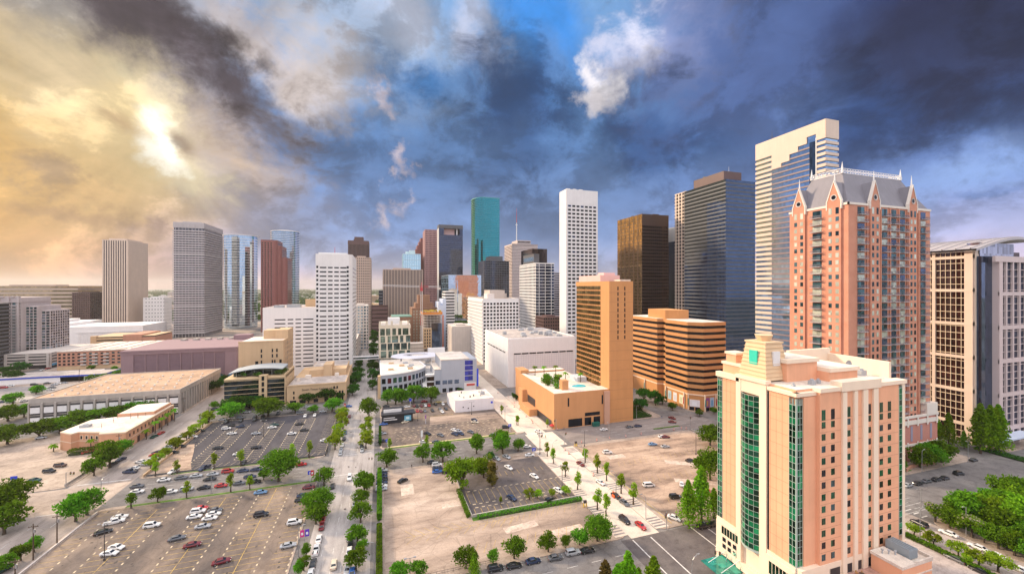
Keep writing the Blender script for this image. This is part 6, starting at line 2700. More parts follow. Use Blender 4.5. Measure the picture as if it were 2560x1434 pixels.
# ---- peach hotel in the right foreground ------------------------------------------------------
def peach_hotel():
	b = B('peach_hotel', 'peach and cream hotel with a bowed green glass bay and a lantern tower on top', 'hotel', 114, 83, mw_peach)
	x0, x1, y0, y1, z = 95, 133, 71, 94.8, 57
	fl, fr = F_left(x0, y0, y1), F_front(x0, x1, y0)
	L, W = y1 - y0, x1 - x0
	zb = 14.4
	b.W.box(x0 + .6, x1 - .2, y0 + .6, y1 - .2, zb, z)
	# left face panels (u runs from far to near)
	b.W.fbox(fl, 1.9, 6.9, -.6, 0, zb, z - 1)
	b.W.fbox(fl, 16.7, 22.0, -.6, 0, zb, z - 1.6)
	C = MB()
	C.fbox(fl, 6.9, 8.5, -.6, .5, 3.2, z)
	C.fbox(fl, 14.2, 16.2, -.6, .5, 3.2, z)
	C.fbox(fl, 8.5, 14.2, -.6, .4, z - 3.6, z)
	C.fbox(fl, -.2, 7.9, -1, .5, z - 1.2, z + .2)
	C.fbox(fl, 6.8, 16.4, -1, .9, z - .1, z + .8)
	C.fbox(fl, 16.4, L + .3, -1, .4, z - 1.4, z - .5)
	# front face: the corner pier, then the main front standing proud
	b.W.fbox(fr, 2.1, 6.2, -.6, .3, zb, z - 1.6)
	b.W.fbox(fr, 6.2, W - 2.6, -.6, 1.2, zb, z - .5)
	fm = (x0, y0 - 1.2, 1, 0, 0, -1)
	C.fbox(fr, -.3, 6.2, -1, .4, z - 1.4, z - .5)
	C.fbox(fr, 6.0, 13, -1, 1.5, z - .6, z + .4)
	C.fbox(fr, 13, 27.6, -1, 1.75, z - .8, z + 1.5)
	C.fbox(fr, 27.6, W + .3, -1, 1.5, z - .6, z + .4)
	for u, w in ((13.6, 1.5), (17.7, 1.3), (21.0, 1.8), (24.9, 1.8)):
		C.fbox(fm, u, u + w, -.3, .45, 4.4, z - 1)
	C.fbox(fr, W - 1.2, W, -.6, 1.2, 3.8, z)
	C.box(x1 - .2, x1, y0 + .6, y1, 0, z)
	# cream base
	C.box(x0 + .5, x1, y0 + .5, y1 - .1, 4.2, zb)
	C.fbox(fl, 0, L, -.5, .6, 4.6, 6.2)
	C.fbox(fl, 0, L, -.5, .35, zb - .8, zb + .2)
	C.fbox(fl, 0, 7.0, -.5, .5, 6.2, zb - .8)
	C.fbox(fl, 16.2, L, -.5, .5, 6.2, zb - .8)
	C.fbox(fr, 0, W, -.5, 1.35, zb - 1.2, zb + .2)
	C.fbox(fr, 0, W, -.5, 1.25, 4.4, zb - 1.2)
	for u in (0, 7.2, 14.6, L - 1.4):
		C.fbox(fl, u, u + 1.3, -.5, .7, 0, 5)
	for u in (0, 5.0, 9.4, 14.6, 19.4, 24.2, 29, W - 1.2):
		C.fbox(fr, u, u + 1.5, -.5, 1.35, 0, 4.6)
	C.box(x0 + 4, x1 - 1, y0 + 4, y1 - 1, 0, 4.2)
	# roof blocks
	R_ = MB()
	R_.box(x0 + 1, x1 - .6, y0 + .6, y1 - .6, z, z + .15)
	b.W.box(x0 + 6.0, x0 + 17, y0 + 7, y0 + 16, z + .15, z + 5)
	C.box(x0 + 5.6, x0 + 17.4, y0 + 6.6, y0 + 16.4, z + 5, z + 6)
	b.W.box(x0 + 17, x0 + 28, y0 + 4, y0 + 14, z + .15, z + 2.6)
	C.box(x0 + 17, x0 + 28.3, y0 + 3.6, y0 + 14.3, z + 2.6, z + 3.6)
	C.box(x0 + 21, x1 + .2, y1 - 6, y1 - 5, z, z + 6)
	C.box(x1 - .8, x1 + .2, y0 + 2, y1 - 6, z, z + 4.5)
	b.W.box(x0 + 1, x0 + 7, y1 - 8, y1 - 1, z + .15, z + 2.6)
	C.box(x0 + .7, x0 + 7.3, y1 - 8.3, y1 - .7, z + 2.6, z + 3.3)
	b.W.box(x0 + 1.6, x0 + 5, y1 - 5, y1 - 1.6, z + 3.3, z + 5.6)
	C.box(x0 + 1.3, x0 + 5.3, y1 - 5.3, y1 - 1.3, z + 5.6, z + 6.2)
	R_.box(x0 + 7, x0 + 16, y0 + 8, y0 + 15, z + 5.6, z + 6.05)
	R_.box(x0 + 18, x0 + 27, y0 + 5, y0 + 13, z + 3.2, z + 3.65)
	C.build('cream_trim', mw_cream, b.th)
	R_.build('roof', mw_roofw, b.th)
	# lantern tower
	t = MB()
	cx, cy = x0 + 4.2, y0 + 12.2
	for k in range(9):
		s0, s1 = 4.2 - k * .14, 4.2 - (k + 1) * .14
		z0 = z + .6 + k * 1.05
		t.prism([(cx - s0, cy - s0), (cx + s0, cy - s0), (cx + s0, cy + s0), (cx - s0, cy + s0)], z0, z0 + .95, taper=[(cx - s1, cy - s1), (cx + s1, cy - s1), (cx + s1, cy + s1), (cx - s1, cy + s1)])
		t.prism([(cx - s0 - .08, cy - s0 - .08), (cx + s0 + .08, cy - s0 - .08), (cx + s0 + .08, cy + s0 + .08), (cx - s0 - .08, cy + s0 + .08)], z0 + .95, z0 + 1.05)
	zt = z + .6 + 9 * 1.05
	t.box(cx - 3.2, cx + 3.2, cy - 3.2, cy + 3.2, zt, zt + .4)
	t.prism([(cx + 1.5 * cos(k * pi / 4 + .39), cy + 1.5 * sin(k * pi / 4 + .39)) for k in range(8)], zt + .4, zt + 2.0, taper=[(cx + 2.3 * cos(k * pi / 4 + .39), cy + 2.3 * sin(k * pi / 4 + .39)) for k in range(8)])
	to = t.build('lantern_tower', wall('yellow_cream', (.74, .53, .33), .8, .04), b.th)
	for f, m in ((F_left(cx - 3.72, cy - 1.2, cy + 1.2), plain('mint_panel', (.03, .55, .40), .5)), (F_front(cx - 1.2, cx + 1.2, cy - 3.72), mw_white)):
		s = MB()
		s.fbox(f, 0, 2.4, -.4, .12, z + 4.3, z + 8.0)
		s.build('sign_panel', m, to)
	# green glass: bowed bay, corner strips
	rows = 14
	zt0, zt1 = 12.6, z - 3.8
	rh = (zt1 - zt0) / rows
	bayp = [(x0 - .1 - 1.5 * sin(pi * (k + .4) / 5.8), y1 - 8.5 - 5.7 * k / 5) for k in range(6)]
	fm_ = MB()
	for k in range(5):
		f, l = F_seg(bayp[k], bayp[k + 1])
		for j in range(rows):
			for h, (a, c) in enumerate(((.04, .5), (.54, .98))):
				b.P.add(f, .04, l - .04, .0, zt0 + (j + a) * rh, zt0 + (j + c) * rh, [MATS.get('green_glass'), g_green2][(h + (k * 7 + j * 3) % 11 // 9) % 2])
		fm_.fbox(f, 0, .06, -.1, .05, zt0, zt1)
		for j in range(rows * 2 + 1):
			fm_.fbox(f, .06, l, -.1, .045, zt0 + j * rh / 2 - .03, zt0 + j * rh / 2 + .03)
	fm_.prism(bayp + [(x0 + .3, bayp[-1][1]), (x0 + .3, bayp[0][1])], zt0 - .6, zt0 - .05)
	fm_.build('glazing_bars', wall('white_bars', (.40, .47, .42), .5, .03), b.th)
	fm_ = MB()
	for f, u0, u1, nn, a0, a1 in ((fl, .1, 1.7, 2, zb, z - 1.4), (fl, 22.0, L - .12, 2, zb - 1.2, z - 2), (fr, .3, 2.0, 2, zb - 1.2, z - 2), (fm, W - 2.5, W - 1.25, 1, 16.5, z - 1.2)):
		R = random.Random(int(u0 * 10))
		w = (u1 - u0) / nn
		hh = 1.55
		for i in range(nn):
			k = 0
			while a0 + (k + 1) * hh < a1:
				b.Q.append((f, u0 + i * w + .05, u0 + (i + 1) * w - .05, -.25, a0 + k * hh + .05, a0 + (k + 1) * hh - .05, g_green if (k + (R.random() > .8)) % 2 else g_green2)) if hasattr(b, 'Q') else b.P.add(f, u0 + i * w + .05, u0 + (i + 1) * w - .05, .02, a0 + k * hh + .05, a0 + (k + 1) * hh - .05, g_green if (k + (R.random() > .8)) % 2 else g_green2)
				k += 1
		for i in range(nn + 1):
			fm_.fbox(f, u0 + i * w - .05, u0 + i * w + .05, -.5, .06, a0, a1)
		k = 0
		while a0 + k * hh < a1:
			fm_.fbox(f, u0, u1, -.5, .05, a0 + k * hh - .04, a0 + k * hh + .04)
			k += 1
	fm_.fbox(fl, L - .14, L + .02, -.2, .1, zb - 1.2, z - 2)
	fm_.build('glazing_bars', wall('white_bars', (.40, .47, .42), .5, .03), b.th)
	s = MB()
	s.fbox(fl, 16.2, 16.7, -.6, .02, 8, z - 2)
	s.build('dark_slot', mw_black, b.th)
	# hotel windows
	gw = glass('hotel_window', (.008, .075, .042), .45, .1, 0, var=.9)
	R = random.Random(31)
	for j in range(15):
		zz = z - 6.4 - j * 2.92
		h = 2.6 if j == 0 else 1.55
		zz0 = zz - (1.0 if j == 0 else 0)
		for u in (6.8, 10.0, 15.6, 23.2, 27.8, 31.0):
			m = R.choice([gw, gw, gw, g_dark, g_apt])
			b.P.add(fm, u, u + .62, .04, zz0, zz + 1.55, m)
			b.P.add(fm, u + .66, u + 1.28, .04, zz0, zz + 1.55, m)
	j2 = MB()
	for j in range(15):
		zz = z - 7.4 - j * 2.92
		for a, c in ((6.3, 13.5), (15.2, 17.6), (19.1, 20.9), (22.9, 24.8), (26.8, 35.3)):
			j2.fbox(fm, a, c, 0, .02, zz, zz + .07)
	for k in range(3):
		j2.fbox(fl, 3.2 + k * 1.5, 3.26 + k * 1.5, 0, .02, zb + .2, z - 1.2)
		j2.fbox(fl, 17.0 + k * 1.6, 17.06 + k * 1.6, 0, .02, zb + .2, z - 2)
	for k in range(14):
		j2.fbox(fl, 1.9, 6.9, 0, .02, zb + 2.6 + k * 2.92, zb + 2.66 + k * 2.92)
		j2.fbox(fl, 16.7, 22, 0, .02, zb + 2.0 + k * 2.92, zb + 2.06 + k * 2.92)
	j2.build('panel_joint', wall('joint_brown', (.42, .22, .14), .9, .03), b.th)
	# base openings
	for k in range(6):
		b.P.add(fl, 2.0 + k * .95, 2.8 + k * .95, .52, 10.6, 12.8, g_green2)
		b.P.add(fl, 17.0 + k * .95, 17.8 + k * .95, .52, 9.0, 12.2, g_green2)
	for k, (u, zz) in enumerate(((2.4, 8.6), (4.2, 8.6), (6.0, 8.6), (2.4, 6.7), (4.2, 6.7), (6.0, 6.7))):
		b.P.add(fl, u, u + 1.1, .62, zz, zz + 1.2, g_dark)
	b.P.add(fl, 1.6, 7.2, -.3, .2, 4.4, mw_black)
	b.P.add(fl, 8.6, 14.2, -.3, .2, 4.4, mw_black)
	lv = MB()
	for k in range(8):
		lv.fbox(fl, 9.0, 13.2, .6, 1.0, .6 + k * .55, .8 + k * .55)
	lv.build('entrance_louvres', mw_cream, b.th)
	c = MB()
	c.box(x0 - 8, x0 - .4, y1 - 9.5, y1 - 2.0, 4.0, 4.2)
	co = c.build('glass_canopy', glass('canopy_glass', (.04, .30, .22), .3, .1, .01), b.th)
	c = MB()
	for q in ((y1 - 3.5), (y1 - 8)):
		c.tube([(x0 - .3, q, 6.4), (x0 - 6.8, q, 4.25)], .09, 5)
	c.build('canopy_stays', mw_white, co)
	# raised terrace and the low annex standing on it
	a = MB()
	a.box(x0 + 2, 129.6, 40, y0 - 1.4, 0, 10.4)
	a.build('terrace_wall', mw_peach, b.th)
	a = MB()
	a.box(x0 + 1.8, 129.8, 39.8, y0 - 1.4, 10.4, 11)
	a.build('terrace_floor', ground_mat('terracotta_paving', (.50, .30, .24), (.42, .26, .22), (.58, .38, .28), s1=.2, s2=.8), b.th)
	a = MB()
	a.box(118.2, 129.5, 62.6, 69, 11, 14.7)
	a.build('annex_wall', mw_peach, b.th)
	a = MB()
	a.box(118, 123.2, 62.4, 69.2, 14.7, 15.4)
	a.box(123.2, 129.7, 62.4, 62.8, 14.7, 15.6)
	a.box(129.3, 129.7, 62.8, 69.2, 14.7, 15.6)
	a.box(123.2, 129.3, 62.8, 69.2, 14.7, 14.85)
	a.box(118.1, 129.6, 62.46, 62.6, 12.3, 12.6)
	a.build('annex_roof', mw_roofw, b.th)
	u = MB()
	u.box(123.6, 126.8, 64, 69, 15, 17.2)
	for k in range(4):
		u.box(123.7 + k * .8, 124.1 + k * .8, 64.1, 68.9, 17.2, 17.35)
	u.build('cooling_unit', plain('plant_grey', (.32, .37, .41), .45, .4), b.th)
	for k in range(3):
		u = MB()
		u.cyl(119.6 + k * 1.2, 67.4 - k * .7, 15.4, 16.2, .16, n=7)
		u.cyl(119.6 + k * 1.2, 67.4 - k * .7, 16.2, 16.5, .3, n=7)
		u.build('roof_vent', M_UNIT, b.th)
	for u0, u1 in ((9.6, 12.9), (14.9, 17.2), (18.8, 20.7), (22.5, 24.2), (25.6, 27)):
		b.P.add(fr, u0, u1, 1.4, 11.02, 13.2, mw_black)
	for k, (x, y, w, h) in enumerate(((x0 + 9, y0 + 2.6, 1.4, 1.2), (x0 + 12, y0 + 3.2, 1.0, 1.0), (x0 + 30, y0 + 10, 3, 2), (x0 + 33, y0 + 6, 2.2, 1.6), (x0 + 3, y0 + 3, .8, .6))):
		u = MB()
		u.box(x, x + w, y, y + w * .8, z + .15, z + h)
		u.cyl(x + w / 2, y + w * .4, z + h, z + h + .4, w * .3, n=9)
		u.build('rooftop_unit', M_UNIT, b.th)
	d = MB()
	n = 12
	dx, dy, dz = x0 + 29.5, y0 + 7.6, z + 3.2
	for k in range(n):
		a0, a1 = 2 * pi * k / n, 2 * pi * (k + 1) / n
		d.face([(dx, dy, dz - .3), (dx + 1.4 * cos(a0), dy - .5, dz + 1.4 * sin(a0)), (dx + 1.4 * cos(a1), dy - .5, dz + 1.4 * sin(a1))])
	d.cyl(dx, dy + .1, z + .5, dz - .3, .1, n=6)
	d.build('satellite_dish', M_UNIT, b.th)
	b.P.finish()
	b.P.l = []
	b.done()


peach_hotel()

# measured positions in metres on the street grid
CARS = [
	(-96.8, 272.4, 's', 'black', 88, 'dark'), (-96.8, 262.7, 's', 'white', 92, 'dark'), (-96.7, 248.6, 's', 'black', 90, 'dark'), (-96.6, 240.5, 's', 'black', 90, 'dark'),
	(-83.9, 271.7, 'u', 'white', 90, 'dark'), (-83.6, 277.2, 's', 'black', 268, 'dark'), (-77.4, 273.4, 's', 'navy', 270, 'dark'), (-78.3, 261.9, 's', 'white', 90, 'dark'),
	(-78.0, 240.7, 's', 'black', 90, 'dark'), (-65.5, 257.8, 's', 'silver', 92, 'dark'), (-59.8, 235.4, 's', 'black', 88, 'dark'), (-65.6, 228.6, 's', 'white', 90, 'dark'),
	(-59.5, 266.0, 's', 'white', 90, 'dark'), (-59.2, 270.3, 's', 'green', 92, 'dark'), (-46.6, 251.4, 's', 'white', 90, 'dark'), (-45.6, 267.6, 's', 'black', 270, 'dark'),
	(-41.0, 255.4, 's', 'black', 90, 'dark'), (-27.8, 234.6, 's', 'white', 90, 'dark'), (-75.1, 215.8, 'p', 'navy', 200, 'dark'), (-86.6, 215.9, 'u', 'white', 205, 'dark'),
	(-60.1, 216.4, 's', 'black', 180, 'dark'), (-46.4, 216.7, 's', 'beige', 180, 'dark'), (-92.0, 291.0, 's', 'silver', 90, 'oaks'), (-88.0, 284.8, 'u', 'black', 180, 'oaks'),
	(-82.2, 291.2, 'u', 'grey', 90, 'oaks'), (-80.4, 284.8, 's', 'black', 180, 'oaks'), (-74.6, 290.3, 's', 'black', 180, 'oaks'), (-73.0, 284.4, 's', 'black', 180, 'oaks'),
	(-69.6, 288.7, 'u', 'black', 180, 'oaks'), (-67.8, 283.1, 's', 'black', 180, 'oaks'), (-82.6, 303.7, 's', 'silver', 92, 'oaks'), (-62.5, 294.9, 's', 'grey', 180, 'oaks'),
	(-49.0, 290.5, 'u', 'grey', 92, 'oaks'), (-44.9, 283.3, 's', 'white', 180, 'oaks'), (-39.4, 283.0, 's', 'white', 180, 'oaks'), (-47.3, 304.5, 's', 'silver', 92, 'oaks'),
	(-35.3, 289.8, 's', 'silver', 92, 'oaks'), (-104.0, 316.3, 'u', 'black', 92, 'oaks'), (-20.5, 297.4, 's', 'blue', 90, 'midcross'), (-104.9, 221.9, 'p', 'navy', 285, 'nose'),
	(-105.2, 225.6, 's', 'white', 285, 'nose'), (-106.3, 233.2, 's', 'white', 285, 'nose'), (-102.6, 235.8, 's', 'white', 285, 'nose'), (-104.1, 240.2, 's', 'red', 285, 'nose'),
	(-103.0, 245.5, 's', 'silver', 285, 'nose'), (-104.5, 243.8, 's', 'navy', 285, 'nose'), (-102.6, 254.2, 's', 'black', 285, 'nose'), (-102.9, 266.3, 's', 'silver', 285, 'nose'),
	(-103.2, 229.3, 's', 'silver', 285, 'nose'), (-102.8, 250.2, 's', 'silver', 285, 'nose'), (-116.2, 275.5, 's', 'red', 10, 'rest'), (-117.1, 270.2, 's', 'green', 10, 'rest'),
	(-86.8, 208.1, 's', 'white', 92, 'kerbtop'), (-80.9, 208.1, 's', 'grey', 92, 'kerbtop'), (-75.4, 208.2, 's', 'silver', 92, 'kerbtop'), (-69.2, 207.7, 's', 'silver', 92, 'kerbtop'),
	(-63.9, 208.8, 'u', 'red', 92, 'kerbtop'), (-57.8, 207.5, 's', 'navy', 92, 'kerbtop'), (-52.5, 207.1, 's', 'navy', 92, 'kerbtop'), (-34.4, 206.6, 's', 'red', 92, 'kerbtop'),
	(-79.3, 195.3, 's', 'white', 92, 'kerblow'), (-74.1, 195.6, 'u', 'silver', 92, 'kerblow'), (-68.0, 195.0, 's', 'black', 92, 'kerblow'), (-62.0, 194.8, 's', 'red', 92, 'kerblow'),
	(-55.8, 195.0, 's', 'grey', 92, 'kerblow'), (-50.0, 194.5, 's', 'black', 92, 'kerblow'), (-68.7, 202.9, 's', 'black', 92, 'movecross'), (-53.2, 200.3, 's', 'navy', 92, 'movecross'),
	(-94.6, 205.0, 's', 'grey', 92, 'movecross'), (-92.0, 199.5, 's', 'white', 92, 'movecross'), (-45.0, 183.3, 's', 'ltblue', 90, 'worn'), (-40.4, 165.2, 'u', 'black', 90, 'worn'),
	(-27.5, 181.8, 's', 'maroon', 90, 'worn'), (-28.5, 175.4, 's', 'navy', 90, 'worn'), (-28.6, 171.9, 's', 'black', 90, 'worn'), (-28.1, 156.2, 'u', 'white', 90, 'worn'),
	(-62.7, 174.7, 'u', 'white', 90, 'worn'), (-62.7, 176.9, 's', 'red', 90, 'worn'), (-57.2, 173.7, 's', 'grey', 90, 'worn'), (-56.8, 171.0, 's', 'white', 90, 'worn'),
	(-62.6, 171.1, 's', 'white', 90, 'worn'), (-57.0, 168.3, 's', 'white', 90, 'worn'), (-57.3, 163.3, 's', 'silver', 90, 'worn'), (-74.0, 169.3, 'u', 'white', 90, 'worn'),
	(-87.6, 179.0, 's', 'white', 75, 'worn'), (-87.5, 175.9, 'p', 'white', 75, 'worn'), (-87.4, 169.8, 's', 'black', 70, 'worn'), (-62.6, 158.2, 's', 'grey', 80, 'worn'),
	(-56.3, 152.6, 's', 'maroon', 80, 'worn'), (-78.3, 158.5, 's', 'white', 110, 'worn'), (-78.6, 155.6, 's', 'white', 100, 'worn'), (-44.7, 140.7, 's', 'maroon', 80, 'worn'),
	(-27.5, 142.9, 's', 'silver', 85, 'worn'), (-138.6, 239.1, 'u', 'brown', 105, 'left'), (-139.0, 233.3, 'u', 'black', 105, 'left'), (-136.5, 254.7, 'p', 'red', 60, 'left'),
	(-116.3, 238.9, 's', 'navy', 15, 'left'), (-116.9, 233.9, 's', 'black', 15, 'left'), (-174.1, 286.6, 's', 'silver', 75, 'left'), (-138.6, 224.5, 's', 'green', 95, 'left'),
	(-103.4, 156.1, 's', 'green', 20, 'left'), (-19.1, 155.7, 's', 'red', 0, 'midleft'), (-18.8, 151.1, 's', 'maroon', 0, 'midleft'), (-18.8, 143.7, 's', 'white', 0, 'midleft'),
	(-18.8, 138.0, 'p', 'white', 0, 'midleft'), (-18.8, 131.5, 's', 'black', 0, 'midleft'), (-18.8, 127.2, 's', 'white', 0, 'midleft'), (-18.5, 180.3, 's', 'black', 0, 'midleft'),
	(-12.4, 185.8, 'u', 'white', 180, 'mid'), (-12.9, 129.2, 's', 'cream', 0, 'mid'), (-9.3, 141.5, 's', 'black', 180, 'midright'), (-8.9, 137.1, 's', 'black', 180, 'midright'),
	(-9.0, 133.7, 's', 'white', 180, 'midright'), (-9.0, 125.5, 's', 'silver', 180, 'midright'), (-7.6, 123.5, 's', 'blue', 180, 'midright'), (-9.3, 169.0, 's', 'white', 180, 'midright'),
	(-9.0, 162.3, 's', 'silver', 180, 'midright'), (-18.5, 225.5, 's', 'white', 0, 'midupleft'), (-18.6, 219.1, 's', 'silver', 0, 'midupleft'), (-18.5, 214.5, 's', 'silver', 0, 'midupleft'),
	(-18.4, 234.7, 's', 'black', 0, 'midupleft'), (-18.5, 244.2, 's', 'blue', 0, 'midupleft'), (-18.3, 274.0, 's', 'maroon', 0, 'midupleft'), (-18.7, 263.1, 's', 'maroon', 0, 'midupleft'),
	(-8.5, 215.2, 's', 'silver', 180, 'midupright'), (-9.0, 221.0, 's', 'black', 180, 'midupright'), (-8.7, 266.2, 's', 'silver', 180, 'midupright'), (-7.9, 255.4, 's', 'teal', 180, 'midupright'),
	(1.1, 188.4, 's', 'silver', 90, 'pale'), (0.8, 185.4, 's', 'navy', 90, 'pale'), (0.8, 182.3, 's', 'navy', 90, 'pale'), (0.9, 179.4, 's', 'black', 90, 'pale'),
	(0.7, 176.6, 's', 'navy', 90, 'pale'), (0.6, 173.7, 's', 'white', 90, 'pale'), (0.5, 171.1, 's', 'silver', 90, 'pale'), (9.1, 175.8, 's', 'black', 55, 'pale'),
	(24.8, 186.5, 'u', 'white', 95, 'pale'), (24.5, 182.6, 's', 'navy', 95, 'pale'), (24.1, 179.6, 's', 'blue', 95, 'pale'), (23.1, 189.8, 's', 'black', 95, 'pale'),
	(28.7, 178.1, 'p', 'black', 95, 'pale'), (1.1, 235.5, 's', 'silver', 80, 'kiosk'), (1.1, 224.3, 's', 'black', 88, 'kiosk'), (25.0, 227.7, 's', 'black', 140, 'kiosk'),
	(31.5, 223.2, 's', 'grey', 145, 'kiosk'), (40.2, 228.5, 's', 'white', 145, 'kiosk'), (42.2, 226.4, 's', 'silver', 145, 'kiosk'), (39.3, 222.4, 's', 'navy', 150, 'kiosk'),
	(42.5, 222.1, 's', 'navy', 150, 'kiosk'), (48.4, 222.8, 's', 'grey', 145, 'kiosk'), (21.9, 216.2, 's', 'white', 100, 'kiosk'), (28.2, 214.1, 's', 'grey', 115, 'kiosk'),
	(54.9, 242.4, 's', 'navy', 150, 'kiosk'), (54.4, 238.1, 's', 'cream', 120, 'kiosk'), (20.7, 271.5, 's', 'black', 178, 'kiosk'), (23.3, 271.5, 's', 'red', 178, 'kiosk'),
	(25.6, 270.3, 's', 'maroon', 178, 'kiosk'), (28.0, 270.0, 's', 'grey', 178, 'kiosk'), (32.8, 269.5, 's', 'black', 175, 'kiosk'), (38.0, 270.4, 's', 'grey', 170, 'kiosk'),
	(38.5, 265.2, 's', 'white', 170, 'kiosk'), (41.8, 270.1, 's', 'black', 170, 'kiosk'), (22.0, 284.0, 's', 'maroon', 178, 'kiosk'), (24.1, 282.6, 's', 'black', 178, 'kiosk'),
	(26.8, 282.4, 's', 'maroon', 178, 'kiosk'), (29.7, 282.7, 's', 'white', 178, 'kiosk'), (32.0, 282.0, 's', 'red', 178, 'kiosk'), (36.7, 283.2, 's', 'black', 175, 'kiosk'),
	(41.6, 282.3, 's', 'white', 175, 'kiosk'), (30.0, 292.9, 's', 'red', 90, 'kiosk'), (39.3, 288.0, 's', 'gold', 90, 'kiosk'), (17.3, 283.3, 's', 'white', 95, 'kiosk'),
	(4.0, 288.9, 's', 'black', 90, 'kiosk'), (14.5, 251.5, 's', 'cream', 65, 'kiosk'), (2.1, 251.6, 's', 'blue', 90, 'kiosk'), (69.5, 224.2, 'u', 'black', 95, 'kiosk'),
	(59.5, 214.5, 's', 'grey', 90, 'kiosk'), (52.6, 184.5, 's', 'silver', 155, 'brown'), (57.7, 184.9, 's', 'silver', 155, 'brown'), (55.1, 173.6, 's', 'white', 158, 'brown'),
	(63.1, 162.3, 's', 'white', 158, 'brown'), (67.9, 148.0, 's', 'white', 158, 'brown'), (48.4, 148.3, 's', 'navy', 158, 'brown'), (68.9, 183.3, 's', 'white', 100, 'brown'),
	(71.2, 193.6, 's', 'white', 95, 'brown'), (62.0, 142.0, 'u', 'black', 75, 'pale2'), (85.0, 212.2, 's', 'white', 150, 'new'), (87.9, 167.2, 's', 'maroon', 170, 'new'),
	(87.5, 148.8, 's', 'white', 172, 'new'), (87.6, 137.3, 's', 'black', 172, 'new'), (87.8, 132.1, 's', 'grey', 172, 'new'), (81.3, 122.0, 'u', 'black', 172, 'new'),
	(84.7, 117.6, 's', 'red', 175, 'new'), (31.8, 112.7, 'u', 'black', 92, 'bottom'), (37.3, 112.2, 's', 'black', 92, 'bottom'), (43.3, 112.3, 's', 'navy', 92, 'bottom'),
	(50.2, 111.7, 's', 'grey', 92, 'bottom'), (56.3, 112.1, 'u', 'silver', 92, 'bottom'), (61.0, 111.6, 's', 'black', 92, 'bottom'), (104.8, 110.6, 'u', 'black', 92, 'bottom'),
	(109.3, 110.4, 's', 'black', 92, 'bottom'), (146.0, 183.6, 's', 'white', 100, 'sandy'), (147.5, 182.7, 's', 'maroon', 100, 'sandy'), (134.3, 176.3, 's', 'ltblue', 98, 'sandy'),
	(138.5, 171.8, 's', 'silver', 98, 'sandy'), (106.4, 174.4, 'u', 'white', 100, 'sandy'), (138.5, 154.2, 's', 'black', 100, 'sandy'), (105.0, 140.3, 'v', 'white', 100, 'sandy'),
	(118.6, 137.0, 's', 'white', 40, 'sandy'), (123.8, 134.2, 'u', 'black', 20, 'sandy'), (124.0, 128.5, 's', 'red', 40, 'sandy'), (109.0, 129.4, 'u', 'black', 100, 'sandy'),
	(119.1, 128.9, 's', 'white', 40, 'sandy'), (98.7, 117.7, 's', 'white', 150, 'sandy'), (121.8, 203.5, 's', 'white', 95, 'hotelcross'), (138.5, 202.9, 's', 'grey', 95, 'hotelcross'),
	(144.1, 202.6, 's', 'navy', 95, 'hotelcross'), (172.8, 207.9, 's', 'maroon', 160, 'hotelcross'), (167.9, 202.0, 's', 'maroon', 120, 'hotelcross'), (206.4, 107.4, 's', 'silver', 90, 'park'),
	(212.4, 107.2, 's', 'black', 90, 'park'), (218.4, 107.3, 's', 'grey', 90, 'park'), (224.2, 106.9, 's', 'black', 90, 'park'), (229.2, 106.6, 's', 'black', 90, 'park'),
	(240.5, 107.2, 'u', 'black', 95, 'park'), (266.0, 113.5, 's', 'black', 90, 'park'), (176.7, 88.8, 'u', 'black', 5, 'parkst'), (178.9, 82.3, 's', 'white', 355, 'parkst'),
	(178.1, 75.0, 's', 'white', 0, 'parkst'), (178.0, 71.1, 's', 'white', 0, 'parkst'), (163.8, 68.5, 's', 'black', 0, 'parkst'), (175.8, 65.4, 's', 'white', 0, 'parkst'),
	(164.0, 73.9, 's', 'grey', 0, 'parkst'), (-274.0, 443.8, 'u', 'black', 90, 'far'), (-266.5, 437.7, 's', 'black', 90, 'far'), (-267.6, 446.9, 's', 'black', 90, 'far'),
	(-258.1, 438.6, 's', 'silver', 90, 'far'), (-257.6, 427.1, 's', 'white', 90, 'far'), (-255.9, 419.9, 's', 'silver', 90, 'far'), (-289.4, 445.2, 's', 'white', 90, 'far'),
	(-289.0, 438.1, 'u', 'red', 90, 'far'), (-248.7, 382.2, 's', 'silver', 85, 'far'), (-242.1, 383.2, 's', 'white', 30, 'far'), (-254.4, 384.1, 's', 'navy', 85, 'far'),
	(-316.0, 529.0, 's', 'red', 20, 'far'), (-314.9, 520.9, 's', 'white', 20, 'far'), (-252.4, 426.8, 's', 'grey', 90, 'far'), (-258.5, 443.2, 's', 'white', 90, 'far'),
	(-254.9, 444.3, 's', 'silver', 90, 'far'), (-248.5, 418.1, 's', 'white', 90, 'far'), (-254.4, 412.9, 's', 'grey', 90, 'far'),
]
